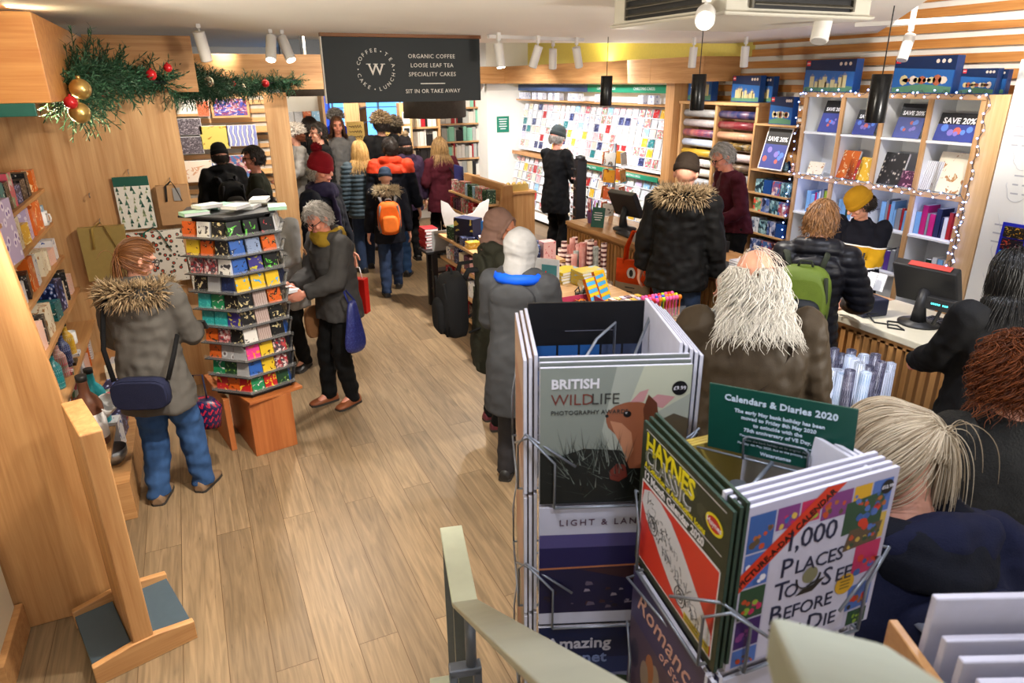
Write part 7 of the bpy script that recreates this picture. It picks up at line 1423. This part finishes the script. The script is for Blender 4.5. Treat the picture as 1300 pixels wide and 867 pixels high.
# ------------------------------------------------------------------ stair handrail
RAILM = mat('rail_paint', (.56, .59, .44), .42, 0, .10, 9); RAILD = mat('rail_grey', (.16, .17, .15), .5, 0, .08)
HRL = thing('handrail', 'pale green painted flat-bar stair handrail with a short level end', 'handrail', (.58, 1.64, 0)); az = R(13.7); f = V((math.sin(az), math.cos(az), 0)); sd = V((f.y, -f.x, 0)); tan = math.tan(R(38))
def bar(p0, p1, wd, th): 
    d = (V(p1)-V(p0)).normalized(); n = sd.cross(d).normalized(); n = n if n.z > 0 else -n; return MB().loft([[V(p)+sd*(sx*wd/2)+n*(sy*th/2) for sx, sy in ((-1, -1), (1, -1), (1, 1), (-1, 1))] for p in (p0, p1)], 0, True, False)
b0 = V((0, 0, .95)); bar(b0, b0 + f*.40, .082, .014).build('level_bar', RAILM, HRL, .003); bar(b0, b0 - f*1.55 + V((0, 0, 1.55*tan)), .082, .014).build('sloping_bar', mat('rail_worn', (.36, .36, .27), .45, 0, .15, 6), HRL, .003)
MB().prism([b0+f*.385+sd*-.035+V((0, 0, -.95)), b0+f*.385+sd*.035+V((0, 0, -.95)), b0+f*.40+sd*.035+V((0, 0, -.95)), b0+f*.40+sd*-.035+V((0, 0, -.95))], (0, 0, .945)).build('end_post', RAILD, HRL)
MB().prism([b0+f*.02+sd*-.035+V((0, 0, -.95)), b0+f*.02+sd*.03+V((0, 0, -.95)), b0+f*.05+sd*.03+V((0, 0, -.95)), b0+f*.05+sd*-.035+V((0, 0, -.95))], (0, 0, .935)).build('bend_post', RAILD, HRL)
c = b0 - f*.12 + V((0, 0, -.02)); q = MB(); q.tube([c + V((0, 0, .08)), c + V((0, 0, -.12))], .017, 10); q.build('stay_rod', mat('stay_blue', (.18, .20, .24), .4, .4), HRL)
q = MB(); o_ = c + sd*-.02 + V((0, 0, -.40))
for a, b2 in ((-.05, -.025), (.025, .05)): q.prism([o_ + sd*a + f*-.02, o_ + sd*b2 + f*-.02, o_ + sd*b2 + f*.02, o_ + sd*a + f*.02], V((0, 0, .28)))
for z in (0, .13, .26): q.prism([o_ + sd*-.05 + f*-.02 + V((0, 0, z)), o_ + sd*.05 + f*-.02 + V((0, 0, z)), o_ + sd*.05 + f*.02 + V((0, 0, z)), o_ + sd*-.05 + f*.02 + V((0, 0, z))], V((0, 0, .03)))
q.build('stay_bracket', mat('stay_blue', (.18, .20, .24), .4, .4), HRL, .004)
q = MB(); q.prism([c + sd*-.13 + f*-.05 + V((0, 0, -.22)), c + sd*-.04 + f*-.05 + V((0, 0, -.22)), c + sd*-.04 + f*.03 + V((0, 0, -.22)), c + sd*-.13 + f*.03 + V((0, 0, -.22))], V((0, 0, .05))); q.build('newel_cap', RAILM, HRL, .004); MB().prism([c + sd*-.12 + f*-.04 + V((0, 0, -.83)), c + sd*-.05 + f*-.04 + V((0, 0, -.83)), c + sd*-.05 + f*.02 + V((0, 0, -.83)), c + sd*-.12 + f*.02 + V((0, 0, -.83))], V((0, 0, .61))).build('newel_post', RAILD, HRL)
# the other rail's end, close by
pe = CAM + ray(1052, 800)*.50; az2 = R(24.68+22); f2 = V((math.sin(az2), math.cos(az2), 0)); s2 = V((f2.y, -f2.x, 0)); d2 = (-f2 + V((0, 0, math.tan(R(36))))).normalized(); n2 = s2.cross(d2).normalized(); n2 = n2 if n2.z > 0 else -n2
RN = thing('stair_rail', 'pale green stair rail end close to the viewer in front of the travel calendars', 'handrail', (pe.x, pe.y, 0)); q = MB(); o_ = V((0, 0, pe.z)); w2 = .040
q.loft([[o_ + d2*a + s2*(sx*k) + n2*(sy*.016-.016) for sx, sy in ((-1, -1), (1, -1), (1, 1), (-1, 1))] for a, k in ((0, w2*.8), (.012, w2), (.6, w2))], 0, True, False); q.build('bar', mat('rail_pale', (.44, .47, .37), .5, 0, .05, 30), RN, .004)
MB().prism([o_ + d2*.03 + s2*-.03 + V((0, 0, -.02)) + V((0, 0, -(pe.z-.02))), o_ + d2*.03 + s2*.03 + V((0, 0, -(pe.z))), o_ + d2*.06 + s2*.03 + V((0, 0, -(pe.z))), o_ + d2*.06 + s2*-.03 + V((0, 0, -(pe.z)))], (0, 0, pe.z-.04)).build('post', RAILD, RN)
GREYC = cloth('grey_parka', '#54514D'); CHAR = cloth('charcoal', '#3C3A39'); BLK = cloth('black', '#0E0E10'); NAVYC = cloth('navy', '#10131E'); JEANS = cloth('denim', '#33527F', bump=.15, bscale=500, var=.2); DJEANS = cloth('dark_denim', '#2B3A57'); BTROU = cloth('black_trouser', '#0B0B0C')
TWEED = cloth('grey_tweed', '#8A8886'); OLIVE = cloth('olive', '#23231A'); MAROON = cloth('maroon', '#43101C'); BROWNC = cloth('brown_wax', '#3C3226', rough=.55, bump=.15); DGREEN = cloth('dark_green_knit', '#1C1F15')
H_BRN = hair_mat('brown', '#5A3418', '#8C5A30'); H_DRK = hair_mat('dark', '#0E0A08', '#2A1C14'); H_GRY = hair_mat('grey', '#6E6862', '#B5AEA6'); H_WHT = hair_mat('white', '#BDB8B0', '#F2EFE8'); H_BLD = hair_mat('blonde', '#9C7038', '#DDB878'); H_ABL = hair_mat('ash_blonde', '#8E7A5E', '#DCCDB2'); H_RED = hair_mat('auburn', '#4A2010', '#8A4A26'); H_GIN = hair_mat('ginger', '#4A2E18', '#8E6238'); FURB = hair_mat('fur_brown', '#5C4A34', '#B39B78'); FURW = hair_mat('fur_cream', '#8C7858', '#D8C6A4')
PP1 = {}
# 1 shopper in a grey parka
p = person('woman in grey fur-hooded parka and jeans standing at the gift shelves, back turned', 178, 304, 4.45, 22, lean=3, yaw=42, pitch=22, lh=(-.06, .16, .60), rh=(.09, .19, .60), coat=GREYC, hem=.385, flare=1.12, th=.020, trouser=JEANS, shoe=mat('tan_shoe', (.22, .14, .08), .6), hair=('ponytail', H_BRN, .21, 320), glasses=FRAMEM, fur=(-.008, (.088, .03, -.005), FURB, .92), lf=(-.06, -.02), rf=(.075, .06), det=.008, trousers_loose=1.12, hood=True); PP1['parka'] = p
S = p[1]; c = V((.02*S, -.115*S, .50*S)); t = acc(p, 'shoulder_bag', 'navy flap shoulder bag on the back of the grey parka', 'bag', c)
rr = lambda w, h, y: [V((w*math.copysign(abs(math.cos(a))**.5, math.cos(a)), y, h*math.copysign(abs(math.sin(a))**.5, math.sin(a)))) for a in [i*PI/12 for i in range(24)]]
NVB = cloth('navy_bag', '#1C2038'); MB().loft([rr(.15, .09, .0), rr(.155, .095, -.03), rr(.15, .09, -.07)]).build('bag_body', NVB, t); MB().loft([rr(.155, .085, -.070), rr(.155, .088, -.078), rr(.15, .08, -.085)]).build('flap', NVB, t)
MB().tube([(-.15, -.02, .07), (-.19, .02, .25), (-.16, .06, .5), (-.08, .12, .62)], .014, 6, flat=.4).build('strap', BLK, t); MB().tube([(.15, -.02, .07), (.18, .05, .2), (.17, .16, .28)], .014, 6, flat=.4).build('strap', BLK, t)
hp = at_person(p, p[5][1][2]*S); t = thing('card_wallet', 'small dark striped wallet in the hands of the grey parka shopper', 'wallet', hp + V((.03, .05, .03)), R(-30)); MB().box((0, 0, 0), (.10, .02, .07), 0, Matrix.Rotation(.5, 3, 'X')).build('case', BLACK, t, .004); MB().box((0, -.012, .012), (.09, .004, .012), 0, Matrix.Rotation(.5, 3, 'X')).build('stripe', PAPER, t)
t = acc(p, 'carrier_bag', 'small navy and red patterned bag hanging by the far hip of the parka shopper', 'bag', V((.09*S, .13*S, .23*S))); q = MB(); q.loft([[V(((.10+.01*k)*math.cos(a)*(1 if k < 4 else .6), .05*math.sin(a), .05*k)) for a in [i*PI/8 for i in range(16)]] for k in range(5)]); q.build('bag_body', art('bagart', '#10143C', '#A01830', '#182060', 'blobs', 1.6), t); MB().tube([(-.04, 0, .2), (-.03, .02, .36), (.03, .02, .36), (.04, 0, .2)], .006, 6).build('handle', NVB, t)
# 2 woman in dark grey coat
p = person('short-haired woman in charcoal coat and glasses looking down at a small box beside the spinner', 393, 261, 5.3, -112, lean=4, yaw=0, pitch=30, lh=(-.05, .20, .605), rh=(.06, .20, .615), lpole=(-.8, -.8, -.3), coat=CHAR, hem=.44, flare=1.1, th=.020, trouser=BTROU, shoe=mat('rust_shoe', (.26, .08, .03), .5), hair=('crop', H_GRY), glasses=FRAMEM, scarf=(cloth('mustard_scarf', '#8A6E1E'), 0), lf=(-.05, .01), rf=(.06, .07), det=.008, hood=True, skin=PINK); PP1['charcoal'] = p
S = p[1]; t = acc(p, 'tote_bag', 'navy star-dotted cloth bag hanging from the charcoal coat sleeve', 'bag', V((-.20*S, .06*S, .40*S)))
DOT = art('star_dots', '#141C5C', '#8090D8', '#141C5C', 'dots', 14); q = MB(); q.loft([[V((.02*math.cos(a), .035*math.sin(a), .30)) for a in [i*PI/8 for i in range(16)]]] + [[V(((.03+.01*math.sin(a*3))*math.cos(a)*1.2, (.05+k*.02+.008*math.sin(a*4))*math.sin(a), .22-.10*k)) for a in [i*PI/8 for i in range(16)]] for k in range(4)] + [[V((.02*math.cos(a), .05*math.sin(a), -.13)) for a in [i*PI/8 for i in range(16)]]]); q.build('bag_body', DOT, t, subsurf=1)
MB().tube([(0, .03, .28), (.03, .04, .36), (.07, .0, .36), (0, -.03, .28)], .008, 6).build('handle', cloth('star_strap', '#1A225E'), t)
hp = at_person(p, V((.0, .245*S, .625*S))); t = thing('card_box', 'small white card box held by the woman in charcoal', 'box', hp, R(20)); MB().box((0, 0, .0), (.10, .13, .025)).build('carton', PAPER, t, .002); MB().box((.02, 0, .0135), (.03, .04, .002)).build('label_patch', BLACK, t)
t = acc(p, 'shoulder_bag', 'tan leather bag at the hip of the woman in charcoal', 'bag', V((.13*S, .05*S, .40*S))); TANL = mat('tan_leather', (.22, .10, .04), .5); MB().loft([rr(.10, .13, -.03), rr(.11, .14, 0), rr(.10, .13, .03)]).xf(Matrix.Rotation(PI/2, 4, 'Z')).build('bag_body', TANL, t); MB().tube([(0, -.05, .12), (-.03, -.02, .4), (-.06, .08, .62)], .010, 6, flat=.4).build('strap', TANL, t)
# 3 light grey coat behind the spinner
person('person in pale grey coat and black cap half hidden behind the spinner', 322, 246, 6.1, -135, lean=10, pitch=35, coat=cloth('pale_grey', '#9A9A9A'), hem=.35, th=.016, trouser=BTROU, hat=('beanie', BLK), lh=(-.04, .19, .60), rh=(.1, .2, .6), hair=('short', H_DRK), det=.010)
# 4 black beanie with backpack
p = person('person in black beanie and black jacket facing the framed prints', 276, 181, 9.2, -12, pitch=4, coat=BLK, hem=.44, th=.02, trouser=BTROU, hat=('beanie', BLK), hair=('crop', H_DRK), hood=True, det=.012, face=False)
backpack(p, 'black backpack on the shopper in the black beanie', BLK, DARK, cloth('strap_grey', '#2A2A2E'))
person('dark-haired man in glasses and dark green jacket browsing toward the prints', 319, 186, 8.5, -82, pitch=4, coat=DGREEN, hem=.45, th=.012, trouser=BTROU, hair=('crop', H_DRK), glasses=FRAMEM, det=.010, skin=PINK)
# 6 red beanie man
p = person('man in red bobble beanie, long navy coat and purple scarf walking forward', 406, 182, 6.5, 128, pitch=6, yaw=12, coat=NAVYC, hem=.33, th=.018, flare=1.1, trouser=BTROU, hat=('beanie', cloth('red_knit', '#7E0E1A'), None, cloth('red_pom', '#7E0E1A')), hair=('crop', H_GRY), scarf=(cloth('purple_scarf', '#2A2440'), 1), det=.009, skin=PINK, hatex=.05, bw=1.08); S = p[1]
t = acc(p, 'carrier_bag', 'red paper carrier bag beside the man in the long navy coat', 'bag', V((-.19*S, .04*S, .16*S)) ); q = MB(); q.prism([(-.05, -.11, 0), (.05, -.11, 0), (.05, .11, 0), (-.05, .11, 0)], (0, 0, .36)); q.build('bag_body', cloth('red_bag', '#A3140E', rough=.5), t, .004); MB().tube([(0, -.07, .36), (0, -.05, .47), (0, .05, .47), (0, .07, .36)], .006, 6).build('handle', PAPER, t)
person('white-hooded woman in grey tweed coat facing the gift shelves', 370, 157, 11.2, -95, pitch=10, coat=TWEED, hem=.34, th=.014, trouser=BTROU, hat=('fur', hair_mat('fur_white', '#C8BEB4', '#F0E8E0')), hair=('short', H_RED), lh=(-.1, .17, .6), rh=(.1, .19, .5), det=.011)
t = at_d(355, 168, 11.55)
person('dark-haired person in black padded coat behind the man with the white strap', 392, 150, 11.6, -30, coat=BLK, hem=.4, th=.02, hair=('bob', H_DRK), trouser=BTROU, face=False, det=.013)
p = person('man in glasses and black quilted jacket with a white bag strap, in profile', 402, 156, 10.6, -95, yaw=0, pitch=4, coat=BLK, hem=.44, th=.02, puffer=.035, hair=('crop', H_DRK), glasses=FRAMEM, trouser=BTROU, det=.010); S = p[1]
t = acc(p, 'shoulder_bag', 'black shoulder bag with a white strap worn over the quilted jacket', 'bag', V((.17*S, .02*S, .52*S))); MB().loft([rr(.12, .14, -.03), rr(.13, .15, 0), rr(.12, .14, .03)]).xf(Matrix.Rotation(PI/2, 4, 'Z')).build('bag_body', BLK, t); MB().tube([(0.02, -.08, .12), (-.06, -.17, .36), (-.18, -.12, .50), (-.25, 0, .54)], .014, 6, flat=.4).build('strap', PAPER, t)
person('woman with long brown hair in grey coat facing the camera near the far displays', 427, 149, 12.2, 185, coat=cloth('mid_grey', '#6E6E70'), hem=.4, th=.014, hair=('long', hair_mat('chestnut', '#2E1A10', '#6A4428'), .34), trouser=BTROU, det=.011, skin=PINK)
person('person in bright blue hooded coat and grey hat at the far window display', 425, 138, 13.2, 175, coat=cloth('bright_blue', '#1238C8'), hem=.42, th=.02, hood=True, hat=('fur', hair_mat('fur_grey', '#6A6664', '#A8A4A0')), trouser=BTROU, det=.012)
p = person('blonde woman in teal-grey quilted puffer jacket and jeans, back turned', 455, 180, 9.6, -8, pitch=3, coat=cloth('teal_puffer', '#3C4A54', rough=.5, bump=.1), hem=.44, th=.022, puffer=.032, hair=('long', H_BLD, .27), trouser=DJEANS, face=False, det=.009, lf=(-.05, .0), rf=(.05, .1), wrinkle=.003)
# 13 child with orange backpack
p = person('child in dark parka and blue beanie walking away with a backpack', 488, 212, 8.55, 12, pitch=5, lean=4, coat=cloth('ink_parka', '#12141E'), hem=.42, th=.022, flare=1.08, hat=('beanie', cloth('blue_knit', '#2E3C50')), fur=(-.002, (.075, .026, -.01), FURW, .95), trouser=DJEANS, lf=(-.06, -.12), rf=(.05, .12), face=False, det=.009, hood=True, trousers_loose=1.1)
S = p[1]; backpack(p, 'orange and grey backpack on the child in the blue beanie', cloth('orange_pack', '#E0621A', rough=.6), cloth('orange_pocket', '#E8742A', rough=.6), cloth('grey_pack', '#6E6A68'), V((0, -.165*S, .64*S)), .28, .40, .15)
person('man in navy jacket with orange-red shoulders and jeans', 494, 175, 9.35, 20, yaw=-30, coat_mats=[NAVYC, cloth('orange_yoke', '#C43A1C', rough=.6)], coat_fun=lambda c: 1 if c.z > .755 and abs(c.x) < .30 else 0, hem=.42, th=.02, hood=True, hair=('crop', H_DRK), trouser=JEANS, det=.009, bw=1.12, shoe=SHOEB, lf=(-.06, .03), rf=(.07, -.05))
person('person in purple hooded coat and black bobble hat behind the orange-shouldered man', 513, 166, 10.1, -5, coat=cloth('plum_coat', '#33243A'), hem=.42, th=.02, hood=True, hat=('beanie', cloth('black_knit', '#141014'), None, FURB), trouser=BTROU, face=False, det=.011, hatex=.05, hair=('short', H_DRK))
p = person('woman with bobbed hair in maroon coat browsing the back bookcases', 557, 176, 10.3, -14, pitch=6, coat=MAROON, hem=.40, th=.018, flare=1.08, hood=True, hair=('bob', hair_mat('bob_blonde', '#5A3E22', '#B8935E')), trouser=BTROU, face=False, det=.009, rh=(.12, .12, .6), lh=(-.12, .14, .58), bw=1.08); S = p[1]
t = acc(p, 'shoulder_bag', 'dark shoulder bag with a cross strap on the maroon coat', 'bag', V((.16*S, -.03*S, .50*S))); MB().loft([rr(.11, .12, -.03), rr(.12, .13, 0), rr(.11, .12, .03)]).xf(Matrix.Rotation(PI/2, 4, 'Z')).build('bag_body', BLK, t); MB().tube([(-.02, -.09, .10), (-.12, -.14, .28), (-.24, -.11, .46), (-.32, 0, .56)], .013, 6, flat=.4).build('strap', BLK, t)
for (x, y, hd, l) in ((482, 141, 10.9, 'person in black jacket and brown fur hat at the back, nearer the poster stands'), (499, 147, 12.0, 'person in black jacket and leopard fur hat at the back bookcases')):
    person(l, x, y, hd, -20, coat=BLK, hem=.45, th=.02, hat=('fur', FURB if x == 482 else hair_mat('fur_leopard', '#2A2018', '#C0B09A')), trouser=BTROU, face=False, det=.013, hair=('short', H_DRK))
# 18 dark coat man at the cards
person('man in black coat and dark grey beanie in profile at the greeting cards', 710, 159, 9.9, 75, pitch=10, coat=BLK, hem=.38, th=.016, hat=('beanie', cloth('slate_knit', '#2A3030')), hair=('crop', H_GRY), trouser=BTROU, det=.010, skin=PINK, lh=(-.08, .2, .62), rh=(.1, .18, .6))
# 19, 20 two women in headscarves
p = person('smiling woman in brown headscarf and olive coat looking to her friend', 644, 267, 4.75, 95, yaw=48, pitch=20, lean=3, coat=OLIVE, hem=.30, th=.02, flare=1.1, hat=('hijab', cloth('brown_hijab', '#6E544A', bump=.08)), trouser=BTROU, det=.008, skin=TAN, hood=True, hatex=.012, rh=(.08, .2, .62), lh=(-.07, .2, .6), shoe=mat('maroon_shoe', (.12, .02, .03), .5)); S = p[1]
backpack(p, 'black backpack on the woman in the brown headscarf', BLK, BLK, BLK, V((-.02*S, -.18*S, .60*S)), .32, .48, .17)
p = person('woman in white headscarf, blue collar and grey hooded coat, back turned', 664, 288, 4.08, 44, yaw=0, pitch=14, lean=5, coat=cloth('slate_coat', '#36373A', rough=.7, bump=.1), wrinkle=.006, hem=.31, th=.020, flare=1.12, hat=('hijab', cloth('white_hijab', '#92908F', bump=.08)), trouser=cloth('slate_trouser', '#2C2A2C'), det=.008, skin=TAN, hood=True, hatex=.012, rh=(.06, .22, .66), lh=(-.07, .2, .64), lf=(-.05, .0), rf=(.05, .05)); S = p[1]; N = p[3]
c = MB(); c.tube([N*S + V((.075*S*math.sin(a), -.075*S*math.cos(a)*.8+.0, .012*S)) for a in [i*PI/8 - PI*.6 for i in range(11)]], .021*S, 8); o = c.build('blue_collar', cloth('blue_hood', '#0A4FD0', rough=.5), p[0])
hp = at_person(p, p[5][0][2]*S + V((0, .05*S, -.02))); t = thing('gift_box', 'small white box in the hand of the woman in the white headscarf', 'box', hp, 0); MB().box((0, 0, 0), (.09, .09, .11), 0, Matrix.Rotation(.4, 3, 'Y')).build('carton', PAPER, t, .004)
# 21 black coat man at the counter
p = person('tall man in long black fur-hooded parka and jeans at the till counter', 874, 194, 5.85, 52, pitch=8, lean=2, coat=cloth('jet_parka', '#09090A', rough=.7), hem=.44, th=.026, flare=1.08, hat=('beanie', cloth('brown_knit', '#2A2018')), fur=(.006, (.085, .03, .0), FURB, .95), trouser=cloth('mid_denim', '#3A4A66'), face=False, det=.008, hood=True, bw=1.06, lf=(-.075, 0), rf=(.075, .0))
# 22 staff in maroon jumper
person('grey-haired shop assistant in maroon jumper leaning behind the till counter', 912, 184, 7.6, -72, lean=14, pitch=22, coat=MAROON, hem=.50, th=.010, trouser=BTROU, hair=('crop', H_GRY), glasses=FRAMEM, det=.009, skin=PINK, lh=(-.10, .17, .56), rh=(.02, .22, .66), scarf=None)
# 23 green backpack customer
p = person('short-haired customer in black puffer jacket paying at the till', 1048, 256, 4.72, 48, pitch=14, lean=4, yaw=15, coat=cloth('black_puffer', '#121218', rough=.45, bump=.1), hem=.46, th=.022, bw=.94, puffer=.034, hood=True, hair=('short', H_GIN), trouser=cloth('blue_trouser', '#18264A'), det=.008, wrinkle=.003, rh=(.14, .17, .6)); S = p[1]
backpack(p, 'green and black rucksack on the customer in the black puffer', cloth('moss_pack', '#4A5A1A', rough=.6), cloth('black_pack', '#16181C', rough=.6), cloth('dark_pack', '#22261C'), V((-.03*S, -.155*S, .675*S)), .33, .48, .17)
# 24 staff in mustard beanie
sw = [cloth('navy_sweat', '#10121E'), cloth('yellow_band', '#C89A1C'), PAPER]
p = person('shop assistant in mustard beanie and navy jumper with a yellow band behind the till', 1084, 240, 6.2, -104, yaw=36, pitch=28, lean=10, coat_mats=sw, coat_fun=lambda c: (1 if .62 < c.z < .705 else 2 if .612 < c.z < .713 else 0), hem=.50, th=.010, trouser=BTROU, hat=('beanie', cloth('mustard_knit', '#B0821A')), hair=('crop', H_DRK), det=.008, lh=(-.05, .2, .57), rh=(.1, .19, .57)); S = p[1]
q = MB(); text(q, 'SOCIAL', .085, frame((0, .116*S, .662*S), (-1, 0, 0), (0, -.17, 1)), 0, 'CENTER', .004); q.build('lettering', BLACK, p[0])
# 25 long white hair
p = person('balding man with long white hair in brown waxed coat, back turned', 960, 316, 3.12, 28, pitch=10, lean=4, coat=BROWNC, hem=.35, th=.026, flare=1.2, trouser=BTROU, hair=None, face=False, det=.008, bw=1.24, wrinkle=.010); S = p[1]; hm = p[6]
q = MB(); ringk = lambda u: (-.75 < u.z < .40 and u.y < .35 and not (u.z > .12 and u.y > -.9 and abs(u.x) < .55))
strands(q, hm, S, 2400, .140*S, ringk, None, .26, .30, .0017, 1.34, 11, .011, .22, lambda u, rng: V((u.x*1.5+rng.gauss(0, .2), u.y*.9-.25+rng.gauss(0, .2), -.5)), 0, 38)
strands(q, hm, S, 34, .10*S, lambda u: u.z > .5 and abs(u.x) < .8, None, .10, .1, .0012, 1.12, 12, .012, .4, lambda u, rng: V((u.x+.2, -1, 0)))
q.xf(hm).build('hair', H_WHT, p[0]); N = p[3]
c = MB(); c.tube([N*S + V((.082*S*math.sin(a), -.060*S*math.cos(a), -.012*S)) for a in [i*PI/8 - PI*.8 for i in range(14)]], .018*S, 8, flat=1.2); c.build('collar', BROWNC, p[0])
MB().tube([N*S + V((.10*S, .03*S, -.01*S)), N*S + V((.085*S, -.066*S, -.045*S)), N*S + V((-.02*S, -.103*S, -.18*S)), N*S + V((-.12*S, -.105*S, -.30*S))], .024, 8, flat=.25).build('bag_strap', cloth('brown_strap', '#2A2119'), p[0])
# 26 dark figure at the right edge
person('dark-haired customer in black coat at the end of the till counter', 1292, 318, 4.1, 20, pitch=10, coat=BLK, hem=.3, th=.026, hair=('long', hair_mat('black_hair', '#060504', '#14100E'), .25), trouser=BTROU, face=False, det=.012, skin=PINK, lh=(-.10, .2, .58), flare=1.15, bw=1.1)
# 27 curly auburn hair
person('person with curly auburn hair and dark grey knitted jumper at the edge of the frame', 1296, 430, 2.75, 25, pitch=12, coat=cloth('rib_knit', '#2E2F30', bump=.6, bscale=120), hem=.42, th=.016, hair=('curly', H_RED, .17), trouser=BTROU, face=False, det=.009, bw=1.05)
# 28 blonde ponytail
p = person('ash-blonde person with a ponytail in navy top bent over the calendars', 1096, 522, 1.72, 14, yaw=0, pitch=54, lean=16, coat=cloth('navy_top', '#161A34'), hem=.45, th=.014, hair=('ponytail', H_ABL, .30, 2600, .0013, .035), hood=True, scarf=(NAVYC, 0), trouser=DJEANS, face=False, det=.007, skin=PALE); S = p[1]
backpack(p, 'grey and navy rucksack on the ash-blonde person', cloth('slate_pack', '#3A3E4E'), cloth('navy_pack', '#1C2240'), cloth('pale_strap', '#6A6C78'), None, .30, .42, .14)
g = at_z(155, 609, .001); t = tag(MB().prism([(-.06, -.04, 0), (.05, -.05, 0), (.06, .03, 0), (-.04, .05, 0)], (0, 0, .001)).build('paper_slip', PAPER, None, 0, (g.x, g.y, .001)), 'white paper slip lying on the floor by the oak fin display', 'paper')
bake_solids()
